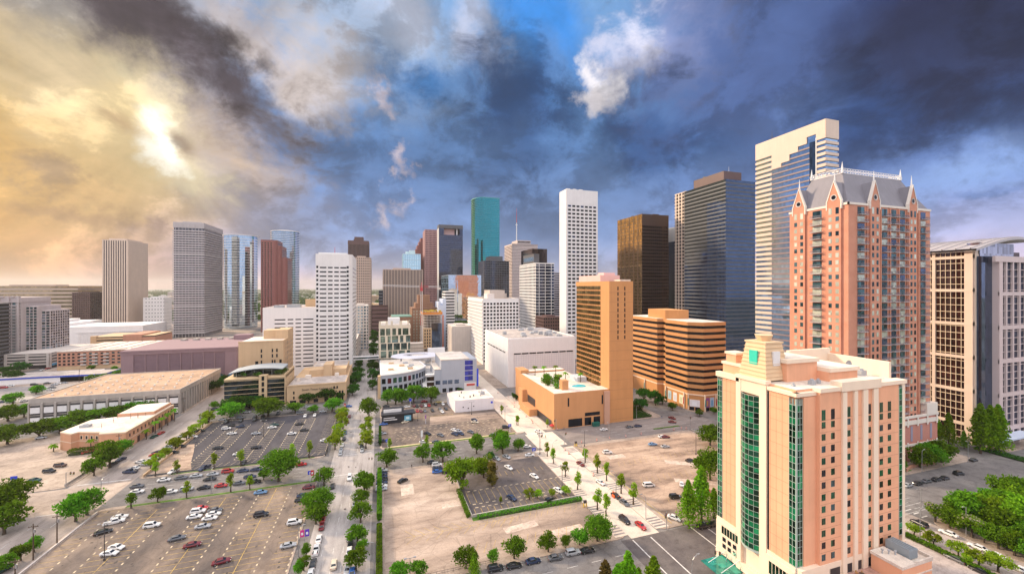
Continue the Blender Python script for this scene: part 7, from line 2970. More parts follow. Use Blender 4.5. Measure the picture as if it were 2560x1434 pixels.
TREES = [
	(-175.7, 287.9, 17.4, 'o', 'garage'), (-170.8, 294.5, 16.8, 'o', 'garage'), (-167.7, 303.0, 18.7, 'o', 'garage'), (-160.2, 306.4, 17.9, 'o', 'garage'),
	(-153.6, 310.3, 18.4, 'o', 'garage'), (-145.7, 312.4, 17.4, 'o', 'garage'), (-138.0, 314.8, 17.8, 'o', 'garage'), (-131.5, 316.1, 12.9, 'o', 'garage'),
	(-184.8, 282.1, 19.8, 'O', 'garage'), (-216.4, 330.8, 17.1, 'o', 'farleft'), (-213.4, 337.8, 13.9, 'o', 'farleft'), (-244.2, 377.2, 15.4, 'o', 'farleft'),
	(-250.1, 406.8, 12.2, 'o', 'farleft'), (-301.3, 464.5, 17.2, 'd', 'farleft'), (-329.3, 516.7, 17.3, 'd', 'farleft'), (-336.8, 509.7, 15.0, 'd', 'farleft'),
	(-222.7, 438.8, 15.5, 'o', 'farleft'), (-231.2, 437.1, 13.6, 'o', 'farleft'), (-225.2, 460.8, 12.8, 'o', 'farleft'), (-270.6, 507.3, 8.7, 'o', 'farleft'),
	(-248.0, 497.9, 7.8, 'o', 'farleft'), (-267.4, 550.8, 10.9, 'd', 'farleft'), (-285.2, 556.6, 7.9, 'o', 'farleft'), (-125.4, 192.5, 17.1, 'O', 'leftcorner'),
	(-118.6, 179.7, 11.9, 'o', 'leftcorner'), (-101.3, 182.0, 10.5, 'o', 'leftcorner'), (-100.5, 186.2, 10.8, 'o', 'leftcorner'), (-118.3, 223.6, 9.1, 'o', 'leftcorner'),
	(-116.7, 231.3, 13.6, 'o', 'leftcorner'), (-120.3, 247.7, 8.8, 'o', 'leftcorner'), (-102.0, 165.1, 5.2, 'o', 'leftcorner'), (-102.5, 161.1, 5.4, 'o', 'leftcorner'),
	(-103.0, 155.8, 5.8, 'o', 'leftcorner'), (-87.7, 186.2, 4.4, 'y2', 'leftcorner'), (-98.2, 287.0, 7.1, 'Y', 'weststreet'), (-98.2, 288.6, 7.8, 'Y', 'weststreet'),
	(-98.2, 269.3, 6.1, 'Y', 'weststreet'), (-98.2, 259.2, 5.3, 'Y', 'weststreet'), (-98.2, 246.5, 6.5, 'Y', 'weststreet'), (-98.2, 249.6, 4.6, 'Y', 'weststreet'),
	(-98.2, 236.4, 4.8, 'Y', 'weststreet'), (-98.2, 229.9, 5.1, 'Y', 'weststreet'), (-98.2, 223.5, 4.9, 'Y', 'weststreet'), (-98.2, 279.8, 5.2, 'Y', 'weststreet'),
	(-98.2, 263.8, 4.3, 'Y', 'weststreet'), (-92.5, 214.3, 3.4, 'y', 'crossyoung'), (-84.7, 214.3, 3.1, 'y', 'crossyoung'), (-71.0, 214.3, 3.9, 'y', 'crossyoung'),
	(-60.5, 214.3, 4.0, 'y', 'crossyoung'), (-39.8, 214.3, 3.7, 'y', 'crossyoung'), (-32.3, 214.3, 3.8, 'y', 'crossyoung'), (-80.6, 188.4, 5.7, 'o', 'crossyoung'),
	(-71.4, 188.4, 3.3, 'y', 'crossyoung'), (-56.7, 188.4, 3.6, 'y', 'crossyoung'), (-50.1, 188.4, 3.0, 'y', 'crossyoung'), (-40.7, 192.8, 14.2, 'O', 'crossbig'),
	(-47.1, 196.3, 4.4, 'o', 'crossbig'), (-22.0, 182.7, 8.6, 'o', 'midleft'), (-21.0, 160.6, 12.7, 'O', 'midleft'), (-21.1, 154.1, 8.9, 'o', 'midleft'),
	(-21.2, 136.2, 3.4, 'o', 'midleft'), (-20.9, 129.8, 4.2, 'o', 'midleft'), (-22.1, 128.0, 3.4, 'o', 'midleft'), (-21.9, 263.7, 6.8, 'Y', 'midupleft'),
	(-21.9, 271.5, 7.5, 'Y', 'midupleft'), (-20.4, 252.3, 6.5, 'Y', 'midupleft'), (-21.9, 245.2, 5.8, 'Y', 'midupleft'), (-20.9, 231.0, 7.2, 'Y', 'midupleft'),
	(-21.6, 221.6, 7.3, 'Y', 'midupleft'), (-6.6, 269.5, 11.6, 'o', 'midupright'), (-6.7, 255.9, 5.3, 'Y', 'midupright'), (-7.4, 238.8, 7.1, 'Y', 'midupright'),
	(-6.8, 227.9, 6.4, 'Y', 'midupright'), (-6.8, 218.0, 7.3, 'Y', 'midupright'), (-6.0, 170.3, 9.2, 'o', 'midright'), (-5.0, 174.1, 7.3, 'o', 'midright'),
	(-6.6, 163.1, 7.0, 'o', 'midright'), (-6.4, 150.3, 8.1, 'o', 'midright'), (-6.9, 137.7, 7.6, 'o', 'midright'), (-5.1, 133.0, 4.9, 'o', 'midright'),
	(-6.6, 125.1, 6.9, 'o', 'midright'), (-88.7, 292.7, 16.4, 'o', 'lawfront'), (-91.8, 307.4, 15.7, 'd', 'lawfront'), (-87.2, 309.3, 15.9, 'd', 'lawfront'),
	(-83.2, 313.8, 14.8, 'd', 'lawfront'), (-77.7, 315.6, 12.3, 'd', 'lawfront'), (-67.4, 291.9, 20.8, 'O', 'lawfront'), (-52.5, 294.6, 11.5, 'o', 'lawfront'),
	(-41.1, 289.8, 7.8, 'o', 'lawfront'), (-30.0, 289.5, 13.7, 'o', 'lawfront'), (-48.1, 315.9, 13.0, 'd', 'lawfront'), (-36.4, 316.1, 14.9, 'd', 'lawfront'),
	(-29.8, 316.6, 11.6, 'd', 'lawfront'), (-105.7, 321.1, 7.0, 'o', 'lawfront'), (-123.6, 367.5, 15.4, 'd', 'lawfront'), (-124.7, 380.6, 14.4, 'd', 'lawfront'),
	(-128.7, 399.5, 13.5, 'd', 'lawfront'), (-19.7, 327.5, 12.1, 'd', 'midstreetleft'), (-20.3, 356.8, 13.8, 'd', 'midstreetleft'), (-19.3, 375.1, 13.9, 'd', 'midstreetleft'),
	(-19.7, 400.4, 13.3, 'd', 'midstreetleft'), (-20.4, 434.6, 10.5, 'd', 'midstreetleft'), (-21.0, 457.0, 8.5, 'd', 'midstreetleft'), (-5.5, 341.7, 8.3, 'd', 'midstreetright'),
	(-6.0, 370.8, 10.4, 'd', 'midstreetright'), (-6.7, 410.0, 11.5, 'd', 'midstreetright'), (-7.3, 452.6, 11.0, 'd', 'midstreetright'), (-7.1, 504.6, 12.3, 'd', 'midstreetright'),
	(-7.7, 552.6, 12.4, 'd', 'midstreetright'), (-7.9, 610.4, 13.7, 'd', 'midstreetright'), (-7.9, 668.8, 13.8, 'd', 'midstreetright'), (-18.5, 583.5, 7.6, 'd', 'midstreetright'),
	(-20.7, 759.7, 12.8, 'd', 'midstreetright'), (-18.8, 636.0, 8.3, 'd', 'midstreetright'), (5.1, 295.7, 10.1, 'o', 'shops'), (10.4, 293.2, 12.8, 'o', 'shops'),
	(14.7, 294.2, 9.6, 'o', 'shops'), (22.7, 292.3, 13.0, 'o', 'shops'), (29.7, 306.2, 8.3, 'd', 'shops'), (34.3, 289.4, 13.0, 'o', 'shops'),
	(58.3, 306.1, 4.9, 'd', 'shops'), (22.7, 211.2, 2.9, 'y', 'kioskverge'), (4.4, 211.1, 3.0, 'y', 'kioskverge'), (2.9, 192.9, 9.1, 'o', 'crossmidright'),
	(19.1, 192.9, 7.9, 'o', 'crossmidright'), (28.1, 190.5, 10.5, 'o', 'crossmidright'), (45.2, 194.6, 8.7, 'o', 'crossmidright'), (57.8, 197.0, 9.3, 'o', 'crossmidright'),
	(57.4, 190.6, 9.5, 'o', 'crossmidright'), (65.7, 191.1, 6.4, 'o', 'crossmidright'), (42.4, 169.0, 10.3, 'b', 'corner'), (43.9, 160.7, 6.3, 'b2', 'corner'),
	(31.8, 162.0, 13.0, 'b', 'corner'), (49.7, 184.6, 3.8, 'd', 'corner'), (54.7, 146.0, 4.3, 'Y', 'brownedge'), (43.2, 146.0, 1.5, 'y', 'brownedge'),
	(63.9, 145.3, 3.1, 'Y', 'brownedge'), (58.1, 145.6, 3.7, 'Y', 'brownedge'), (69.6, 144.7, 3.8, 'Y', 'brownedge'), (77.0, 180.5, 3.3, 'y', 'newleft'),
	(76.6, 172.4, 3.3, 'y', 'newleft'), (76.2, 158.9, 3.5, 'y', 'newleft'), (76.0, 147.2, 3.7, 'y', 'newleft'), (77.2, 227.2, 2.9, 'y', 'newleft'),
	(74.6, 249.6, 3.1, 'y', 'newleft'), (76.1, 131.7, 3.8, 'y', 'newleft'), (76.9, 127.0, 3.7, 'y', 'newleft'), (90.9, 168.4, 3.7, 'y', 'newright'),
	(91.1, 157.6, 3.9, 'y', 'newright'), (91.1, 149.9, 3.7, 'y', 'newright'), (91.0, 139.0, 3.8, 'y', 'newright'), (90.7, 130.5, 3.9, 'y', 'newright'),
	(100.7, 113.1, 6.3, 'c', 'pyramid'), (107.2, 114.1, 7.3, 'c', 'pyramid'), (112.6, 114.0, 4.3, 'c', 'pyramid'), (133.3, 137.0, 13.6, 'O', 'sandyedge'),
	(162.4, 166.8, 10.8, 'o', 'sandyedge'), (170.0, 171.5, 8.5, 'o', 'sandyedge'), (31.9, 115.7, 4.5, 'o', 'bottomkerb'), (38.5, 115.8, 7.7, 'o', 'bottomkerb'),
	(49.5, 115.4, 7.1, 'o', 'bottomkerb'), (60.3, 115.4, 6.1, 'o', 'bottomkerb'), (55.5, 115.4, 4.3, 'o', 'bottomkerb'), (66.7, 115.4, 10.8, 'O', 'bottomkerb'),
	(50.0, 88, 3.8, 'C', 'bottomcypress'), (53.1, 88, 6.7, 'B', 'bottomcypress'), (56.7, 88, 5.8, 'C', 'bottomcypress'), (59.6, 88, 7.4, 'C', 'bottomcypress'),
	(62.8, 88, 5.1, 'C', 'bottomcypress'), (67.4, 88, 6.2, 'C', 'bottomcypress'), (32.9, 88, 2.7, 'C', 'bottomcypress'), (5.5, 117.0, 5.6, 'o', 'bottompale'),
	(10.2, 116.7, 4.7, 'o', 'bottompale'), (23.8, 116.1, 6.8, 'o', 'bottompale'), (25.2, 111.4, 2.7, 'C', 'bottompale'), (92.8, 217.8, 2.3, 'y', 'hotelside'),
	(77.7, 226.3, 2.8, 'y', 'hotelside'), (95.2, 268.5, 3.4, 'd', 'hotelside'), (94.3, 259.9, 3.3, 'd', 'hotelside'), (94.0, 249.5, 3.7, 'd', 'hotelside'),
	(93.2, 241.0, 3.1, 'd', 'hotelside'), (93.5, 276.9, 4.1, 'd', 'hotelside'), (93.5, 282.5, 3.5, 'd', 'hotelside'), (184.9, 222.1, 5.8, 'o', 'banded'),
	(192.6, 206.4, 5.1, 'o', 'banded'), (205.1, 207.6, 4.1, 'o', 'banded'), (179.7, 246.1, 9.8, 'd', 'banded'), (181.5, 235.2, 10.0, 'd', 'banded'),
	(187.7, 235.6, 6.7, 'd', 'banded'), (164.6, 228.7, 9.0, 'd', 'banded'), (209.4, 117, 8.7, 'o', 'brickpodium'), (219.0, 117, 6.2, 'o', 'brickpodium'),
	(233.4, 117, 10.6, 'o', 'brickpodium'), (241.6, 117, 10.7, 'o', 'brickpodium'), (249.0, 117, 10.1, 'o', 'brickpodium'), (248.0, 119.6, 8.7, 'o', 'brickpodium'),
	(255.9, 119.8, 7.7, 'o', 'brickpodium'), (279.7, 132.6, 5.1, 'c', 'brickpodium'), (276.2, 127.0, 6.5, 'c', 'brickpodium'), (281.7, 123.6, 3.2, 'c', 'brickpodium'),
	(281.2, 117.5, 8.7, 'c', 'brickpodium'), (288.2, 117, 8.5, 'c', 'brickpodium'), (295.3, 117, 8.5, 'c', 'brickpodium'), (292.8, 117, 7.7, 'c', 'brickpodium'),
	(167.3, 85.4, 4.5, 'Y', 'parkstleft'), (166.4, 81.7, 2.8, 'Y', 'parkstleft'), (167.0, 80.3, 4.3, 'Y', 'parkstleft'), (167.3, 74.7, 4.4, 'Y', 'parkstleft'),
	(165.5, 71.9, 3.1, 'Y', 'parkstleft'), (167.2, 70.2, 4.7, 'Y', 'parkstleft'), (169.0, 67.0, 5.8, 'Y', 'parkstleft'), (184.2, 88.2, 6.4, 'F', 'parkfront'),
	(184.2, 84.4, 7.6, 'o', 'parkfront'), (184.2, 78.9, 7.8, 'F', 'parkfront'), (184.2, 76.2, 5.9, 'o', 'parkfront'), (184.2, 73.0, 7.5, 'o', 'parkfront'),
	(184.2, 69.6, 7.3, 'o', 'parkfront'), (184.2, 66.0, 7.0, 'o', 'parkfront'), (187.0, 86, 6.1, 'o', 'park'), (190.9, 86, 8.6, 'o', 'park'),
	(196.7, 86, 8.9, 'o', 'park'), (199.0, 85.7, 8.5, 'b', 'park'), (200.6, 82.7, 9.8, 'b', 'park'), (198.9, 78.6, 10.8, 'b', 'park'),
	(200.1, 75.2, 10.6, 'b', 'park'), (221.9, 86, 8.6, 'o', 'park'), (224.1, 86, 10.6, 'o', 'park'), (227.0, 84.5, 10.5, 'o', 'park'),
	(212.1, 86, 7.4, 'o', 'park'), (213.0, 78.7, 9.8, 'o', 'park'), (243.8, 86, 8.1, 'b', 'park'), (251.8, 86, 8.2, 'b', 'park'),
	(191.1, 73.9, 6.4, 'o', 'park'), (193.0, 71.3, 7.6, 'o', 'park'),
]


# ================================================================ trees
ORD = ['leftmost', 'second', 'third', 'fourth', 'fifth', 'sixth', 'seventh', 'eighth', 'ninth', 'tenth', 'eleventh', 'twelfth', 'thirteenth', 'fourteenth', 'fifteenth', 'sixteenth', 'seventeenth', 'eighteenth']
NUM = ['no', 'one', 'two', 'three', 'four', 'five', 'six', 'seven', 'eight', 'nine', 'ten', 'eleven', 'twelve', 'thirteen', 'fourteen', 'fifteen', 'sixteen', 'seventeen', 'eighteen']


def ratio(x, y):
	"""how far to the right a spot lies as seen from the viewpoint"""
	return (x * cos(YAW) - y * sin(YAW)) / max(1, x * sin(YAW) + y * cos(YAW))


def number_labels(items):
	"""items: (base label, x, y, setter). Twins get their place counted from the left"""
	D = {}
	for it in items:
		D.setdefault(it[0], []).append(it)
	for base, l in D.items():
		if len(l) == 1:
			l[0][3](base)
			continue
		l.sort(key=lambda q: ratio(q[1], q[2]))
		for k, q in enumerate(l):
			if k == 0:
				q[3]('%s, leftmost of %s' % (base, NUM[len(l)] if len(l) < 19 else 'all'))
			elif k == len(l) - 1:
				q[3]('%s, rightmost of %s' % (base, NUM[len(l)] if len(l) < 19 else 'all'))
			else:
				q[3]('%s, %s from left of %s' % (base, ORD[k], NUM[len(l)]))


def rnd_dir(R):
	v = Vector((R.gauss(0, 1), R.gauss(0, 1), R.gauss(0, 1)))
	return v.normalized()


def crown_mesh(seed, w, h, h0, nl, nleaf, ls, shape, mats, tips=0.0):
	"""leaf clumps on many lobes; w width, h0..h crown span"""
	R = random.Random(seed)
	mb = MB()
	lobes = []
	hc = h - h0
	for k in range(nl):
		if shape == 'cone':
			t = (k + .5) / nl
			z = h0 + hc * (t ** .85)
			rr = w / 2 * (1 - t) ** .8 * R.uniform(.45, .8)
			a = k * 2.4 + R.random()
			lobes.append((rr * cos(a), rr * sin(a), z, max(.35, w * .30 * (1 - t) + .28), .8))
		elif shape == 'oval':
			t = R.random()
			z = h0 + hc * (.12 + .76 * t)
			rr = w / 2 * .62 * sin(pi * (.18 + .74 * t)) * R.uniform(.2, 1)
			a = R.random() * 6.28
			lobes.append((rr * cos(a), rr * sin(a), z, w * R.uniform(.16, .26), 1.0))
		else:
			d = rnd_dir(R)
			if d.z < -.5 and R.random() < .5:
				d.z *= -.6
			q = R.uniform(.45, .86)
			lobes.append((d.x * w / 2 * q, d.y * w / 2 * q, h0 + hc * .42 + d.z * hc * .44 * q, w * R.uniform(.13, .23), .78))
	per = nleaf // nl
	for (lx, ly, lz, lr, fl) in lobes:
		for k in range(per):
			d = rnd_dir(R)
			if d.z < -.2 and R.random() < .5:
				d.z = -d.z
			q = lr * (R.random() ** .33) * R.uniform(.85, 1.18)
			b = len(mb.f)
			leaf(mb, (lx + d.x * q, ly + d.y * q, lz + d.z * q * fl), ls * R.uniform(.65, 1.25), R)
			if len(mats) > 1 and (d.z > .3 and R.random() < tips):
				mb.m[-1] = 1
	return mb.mesh('crown', mats), lobes


def trunk_mesh(seed, h0, lobes, r, mat):
	R = random.Random(seed)
	mb = MB()
	fork = h0 * R.uniform(.7, .95) + .3
	mb.tube([(0, 0, -.15), (R.uniform(-.06, .06), R.uniform(-.06, .06), fork * .5), (R.uniform(-.15, .15), R.uniform(-.15, .15), fork)], [r * 1.35, r, r * .85], 7)
	for k in range(min(7, len(lobes))):
		lx, ly, lz, lr, fl = lobes[(k * 5) % len(lobes)]
		mb.tube([(0, 0, fork - .2), (lx * .4, ly * .4, fork + (lz - fork) * .55), (lx * .9, ly * .9, lz)], [r * .6, r * .4, r * .12], 5)
	return mb.mesh('trunk', mat)


m_bark = wall('bark', (.10, .075, .055), .95, .2, .1)
m_blossom = leafmat('blossom', (.42, .40, .26), (.60, .56, .40))
m_brownleaf = leafmat('bronze_leaves', (.11, .10, .02), (.20, .16, .035))
SPEC = {  # kind: width, height, crown start, lobes, leaves, leaf size, shape, materials, variants
	'o': (8.0, 8.0, 1.3, 26, 1900, .50, 'round', [M_LEAF], 4),
	'O': (12.0, 11.0, 1.7, 46, 4600, .52, 'round', [M_LEAF], 3),
	'd': (8.0, 8.5, 1.2, 24, 1500, .58, 'round', [M_LEAFD], 3),
	'b': (9.0, 9.0, 1.2, 30, 2400, .52, 'round', [M_LEAFB], 2),
	'F': (8.0, 7.5, 2.1, 26, 2000, .48, 'round', [M_LEAFB, m_blossom], 2),
	'Y': (6.0, 5.8, 1.7, 20, 1000, .46, 'round', [M_LEAFY], 3),
	'y': (3.6, 6.4, 1.9, 16, 520, .40, 'oval', [M_LEAFY], 3),
	'y2': (4.0, 5.5, 1.6, 16, 600, .40, 'oval', [M_LEAF], 1),
	'c': (6.0, 13.5, 1.4, 40, 2200, .50, 'cone', [M_LEAFB], 2),
	'C': (6.0, 11.0, 1.2, 36, 2100, .46, 'cone', [M_LEAFB], 2),
	'B': (6.0, 11.0, 1.2, 36, 2100, .46, 'cone', [m_brownleaf], 1),
	'b2': (5.0, 7.0, .6, 22, 1200, .5, 'oval', [m_brownleaf], 1),
}
TM = {}
for k_, (w_, h_, h0_, nl_, nf_, ls_, shp_, mt_, nv_) in SPEC.items():
	for v_ in range(nv_):
		me_, lb_ = crown_mesh(len(k_) * 100 + ord(k_[0]) * 7 + v_, w_, h_, h0_, nl_, nf_, ls_, shp_, mt_, .35 if len(mt_) > 1 else 0)
		TM.setdefault(k_, []).append((me_, trunk_mesh(v_ + ord(k_[0]), h0_, lb_, .16 + w_ * .016, m_bark)))
TKIND = {'o': ('round green oak', 'oak_tree'), 'O': ('large spreading oak', 'oak_tree'), 'd': ('dark green tree', 'broadleaf_tree'), 'b': ('bright green tree', 'broadleaf_tree'),
		 'F': ('pale blossoming tree', 'blossoming_tree'), 'Y': ('small yellowish tree', 'small_tree'), 'y': ('slim young tree', 'young_tree'), 'y2': ('small green tree', 'small_tree'),
		 'c': ('tall conical tree', 'conical_tree'), 'C': ('green conical tree', 'conical_tree'), 'B': ('bronze conical tree', 'conical_tree'), 'b2': ('bushy bronze tree', 'broadleaf_tree')}
TAREA = {'garage': 'in front of the concrete garage', 'farleft': 'by the far left car park', 'leftcorner': 'by the lower left street',
		 'weststreet': 'between left street and dark lot', 'crossyoung': 'along the street below the dark lot', 'crossbig': 'on the verge above the worn lot',
		 'midleft': 'beside the worn lot', 'midupleft': 'right of the dark lot', 'midupright': 'at the kiosk lot kerb',
		 'midright': 'along the middle street hedge', 'lawfront': 'in front of the college', 'midstreetleft': 'on the far middle street left kerb',
		 'midstreetright': 'on the far middle street right kerb', 'shops': 'before the curved shops', 'kioskverge': 'on the kiosk lot verge', 'crossmidright': 'on the street below the kiosk lot',
		 'corner': 'between the pale and brown lots', 'brownedge': 'on the brown lot edge', 'newleft': 'on the new street left pavement', 'newright': 'on the new street right pavement',
		 'pyramid': 'at the sandy lot bottom', 'sandyedge': 'beside the peach hotel', 'bottomkerb': 'on the pavement below the pale lot', 'bottomcypress': 'before the asphalt crossing',
		 'bottompale': 'at the bottom of the pale lot', 'hotelside': 'beside the brick podium', 'banded': 'around the banded brick office', 'brickpodium': 'by the brick apartment tower',
		 'parkstleft': 'along the hotel hedge', 'parkfront': 'lining the park kerb', 'park': 'in the park at the right', 'parkdeep': 'deep in the lawn of the park'}
R = random.Random(61)
for k, (x, y) in enumerate(((193, 84), (202, 83), (211, 84), (221, 84), (192, 76), (200, 76), (191, 69), (208, 77), (189, 62))):
	TREES.append((x + R.uniform(-1, 1), y + R.uniform(-1, 1), R.uniform(8.5, 11.5), 'ob'[k % 2], 'parkdeep'))
labs = []
for i, (x, y, w, k, area) in enumerate(TREES):
	V = TM[k]
	cr, tr = V[i % len(V)]
	R = random.Random(i * 13 + 5)
	s = w / SPEC[k][0] * (1.05 if SPEC[k][6] == 'round' else 1.15)
	if area in ('garage', 'farleft', 'leftcorner', 'midleft', 'midright', 'bottomkerb'):
		s *= .88
	if k in 'cCB':
		s = max(s, .62)
	sz = s * R.uniform(.92, 1.1)
	if SPEC[k][6] == 'round':
		sz = max(sz, .55 * 1.0) if w > 3 else sz
	t = bpy.data.objects.new(TKIND[k][1], None)
	COL.objects.link(t)
	t.location = (x, y, KERB - .02)
	rz = R.random() * 6.28
	if area in ('garage', 'lawfront', 'farleft', 'midstreetleft'):
		sz *= .66
		s *= .9
	link(cr, 'crown', t, (0, 0, 0), rz, (s, s, sz))
	link(tr, 'trunk', t, (0, 0, 0), rz, (s, s, sz))
	t['category'] = 'tree'
	t['group'] = 'trees ' + TAREA[area]
	labs.append((TKIND[k][0] + ' ' + TAREA[area], x, y, lambda q, t=t: t.__setitem__('label', q)))
number_labels(labs)


# ---- palms
def palm_meshes(seed):
	R = random.Random(seed)
	m = MB()
	for k in range(17):
		a = k * 2 * pi / 17 + R.random() * .3
		L, lift = R.uniform(1.7, 2.3), R.uniform(.1, 1.0)
		pts = [(L * t * cos(a), L * t * sin(a), lift * t * 1.6 - 1.7 * t * t) for t in (0, .25, .5, .75, 1)]
		for (p, q) in zip(pts, pts[1:]):
			for s in (-1, 1):
				o = (-sin(a) * .38 * s, cos(a) * .38 * s, -.16)
				m.face([p, q, (q[0] + o[0] * .8, q[1] + o[1] * .8, q[2] + o[2]), (p[0] + o[0], p[1] + o[1], p[2] + o[2])])
	return m.mesh('fronds', M_LEAFB)


def palm(x, y, z, h, label, group, seed):
	t = thing('palm_tree', label, 'palm', x, y, z, group)
	link(palm_meshes(seed), 'fronds', t, (0, 0, h))
	m = MB()
	m.tube([(x, y, z - .1), (x + .1, y, z + h * .5), (x, y, z + h + .1)], [.26, .2, .17], 7)
	m.build('trunk', m_bark, t)


for k, (x, y, z, h) in enumerate(((104, 266, 19.5, 6.5), (110, 264, 19.5, 6.5), (118, 262, 19.5, 6.8), (111, 240, 19.5, 5.5), (118, 246, 19.5, 5.4), (125, 238, 19.5, 6))):
	palm(x, y, z, h, 'palm in the roof garden of the brick podium, %s' % ['back row leftmost', 'back row middle', 'back row rightmost', 'front left by the chimney', 'front between bushes', 'front right beside the pool'][k], 'roof garden palms', k)
for k, (x, y, h) in enumerate(((-119.6, 268, 5), (-119.6, 277, 6.5), (-119.6, 284, 6.5), (-119.6, 291, 7), (-119.6, 299, 7.2), (-136.5, 255.5, 6), (-154.5, 262, 3.4))):
	palm(x, y, KERB, h, ['nearest palm against the street wall of the peach restaurant', 'second palm along the street wall of the peach restaurant', 'middle palm along the street wall of the peach restaurant', 'fourth palm along the street wall of the peach restaurant', 'farthest palm along the street wall of the peach restaurant', 'single palm before the front windows of the peach restaurant', 'short palm at the left end of the peach restaurant'][k], 'restaurant palms', k + 20)


# ---- hedges and shrubs
def hedge(name, label, x0, x1, y0, y1, h, mat, dens=34, seed=1):
	t = thing(name, label, 'hedge', (x0 + x1) / 2, (y0 + y1) / 2, KERB)
	R = random.Random(seed)
	m = MB()
	n = int((x1 - x0 + .8) * (y1 - y0 + .8) * dens)
	for k in range(n):
		px, py, pz = R.uniform(x0, x1), R.uniform(y0, y1), h * R.random() ** .5
		q = R.random()
		if q < .35:
			pz = h * R.uniform(.9, 1.06)
		elif q < .7:
			if R.random() < .5:
				px = R.choice((x0, x1))
			else:
				py = R.choice((y0, y1))
		leaf(m, (px, py, KERB + pz), .36, R)
	m.build('leaves', mat, t)
	m = MB()
	m.box(x0 + .35, x1 - .35, y0 + .35, y1 - .35, KERB, KERB + h * (.75 if name == 'hedge' else .3))
	m.build('inner_branches', plain('twig_brown', (.035, .045, .015), .9), t)


hedge('hedge', 'long clipped dark hedge between the middle street and the pale lot, near stretch', -1.0, .6, 115, 143, 2.6, M_LEAF, 40, 1)
hedge('hedge', 'dark hedge beside the middle street, stretch past the row of navy cars', -1.0, .6, 149, 187, 2.6, M_LEAF, 34, 2)
hedge('hedge', 'narrow dark hedge at the corner of the kiosk lot', -.6, .7, 219, 243, 2.6, M_LEAFD, 30, 3)
hedge('hedge', 'clipped low hedge running along the drive of the peach hotel', 163.4, 165.0, 24, 86, 1.3, M_LEAF, 44, 4)
hedge('shrub_border', 'ragged shrub border between the brown lot and the pale lot below it', 33, 73.5, 138.6, 140.4, 1.1, M_LEAF, 16, 5)
hedge('shrub_border', 'shrubs and creepers along the left wall of the brown lot', 29.0, 30.6, 141, 160, 1.5, M_LEAF, 20, 6)
hedge('shrub_bed', 'dense shrubs filling the recess of the peach restaurant front', -144, -134.5, 252.5, 256.5, 2.6, M_LEAF, 22, 7)
hedge('shrub_bed', 'planted slope beside the brick hotel tower foot', 149.5, 163, 215, 226, 1.2, M_LEAFD, 14, 8)
hedge('shrub_bed', 'yellow flowering shrubs on the lower left street island', -124.5, -122, 173, 180, 1.0, M_LEAFY, 20, 9)
hedge('shrub_bed', 'low bushes along the brick hotel terrace steps', 150, 166, 228, 240, 2.4, M_LEAF, 14, 10)
hedge('shrub_bed', 'low bushes at the foot of the glass and granite tower', 286, 292, 104, 122, .8, M_LEAFD, 14, 11)

# ---- far woodland and far houses towards the horizon
R = random.Random(77)
fw = MB()
for k in range(5200):
	d = 760 + 9000 * R.random() ** 2.2
	a = radians(R.uniform(-42, 34))
	x, y = d * sin(a), d * cos(a)
	if x > -530 and x < 590 and y < 1130:
		continue
	r = R.uniform(7, 16) * (1 + d / 5200)
	for q in range(3):
		leaf(fw, (x + R.uniform(-r, r), y + R.uniform(-r, r), R.uniform(2, 8)), r * 1.3, R)
fw.build('distant_woods', M_LEAFD, kind='stuff')
for k in range(46):
	d = R.uniform(1150, 3600)
	a = radians([R.uniform(-30, -21), R.uniform(-14, -5), R.uniform(-2, 1)][k % 3])
	x, y = d * sin(a), d * cos(a)
	w, dp, h = R.uniform(20, 70), R.uniform(20, 50), R.uniform(6, 26) * (1 + (k % 7 == 0) * 1.2)
	b = MB()
	b.box(x, x + w, y, y + dp, 0, h)
	b.box(x + w * .2, x + w * .5, y + dp * .2, y + dp * .6, h, h + 3)
	for j in range(int(h / 4)):
		b.box(x + 1, x + w - 1, y - .3, y, 1 + j * 4, 2.8 + j * 4, 1)
	o = b.build('distant_building', [R.choice([mw_white2, mw_concl, mw_tan, mw_beige]), mw_dbrown])
	tag(o, 'small low building lost in the haze towards the horizon', 'building', 'far buildings towards the horizon')


# ================================================================ vehicles
PAINT = {'white': (.72, .70, .68), 'silver': (.42, .43, .45), 'grey': (.13, .135, .15), 'black': (.016, .016, .019), 'navy': (.022, .035, .085), 'blue': (.03, .12, .42), 'ltblue': (.16, .30, .50),
		 'red': (.42, .015, .015), 'maroon': (.17, .014, .022), 'green': (.01, .07, .06), 'teal': (.02, .16, .17), 'cream': (.62, .53, .40), 'beige': (.50, .42, .32), 'brown': (.10, .05, .035), 'gold': (.50, .38, .12)}
CNAME = {'ltblue': 'light blue', 'green': 'dark green'}
m_cglass = plain('car_glass', (.018, .022, .028), .06)
m_tyre = plain('tyre', (.018, .018, .018), .9)
m_rim = plain('wheel_rim', (.35, .35, .36), .35, .7)
m_lampw = plain('headlamp', (.75, .75, .72), .15)
m_lampr = plain('tail_lamp', (.40, .01, .01), .2)


def paint(c):
	return plain('paint_' + c, PAINT[c], .30, .25 if c not in ('white', 'cream', 'red') else 0, coat=.8)


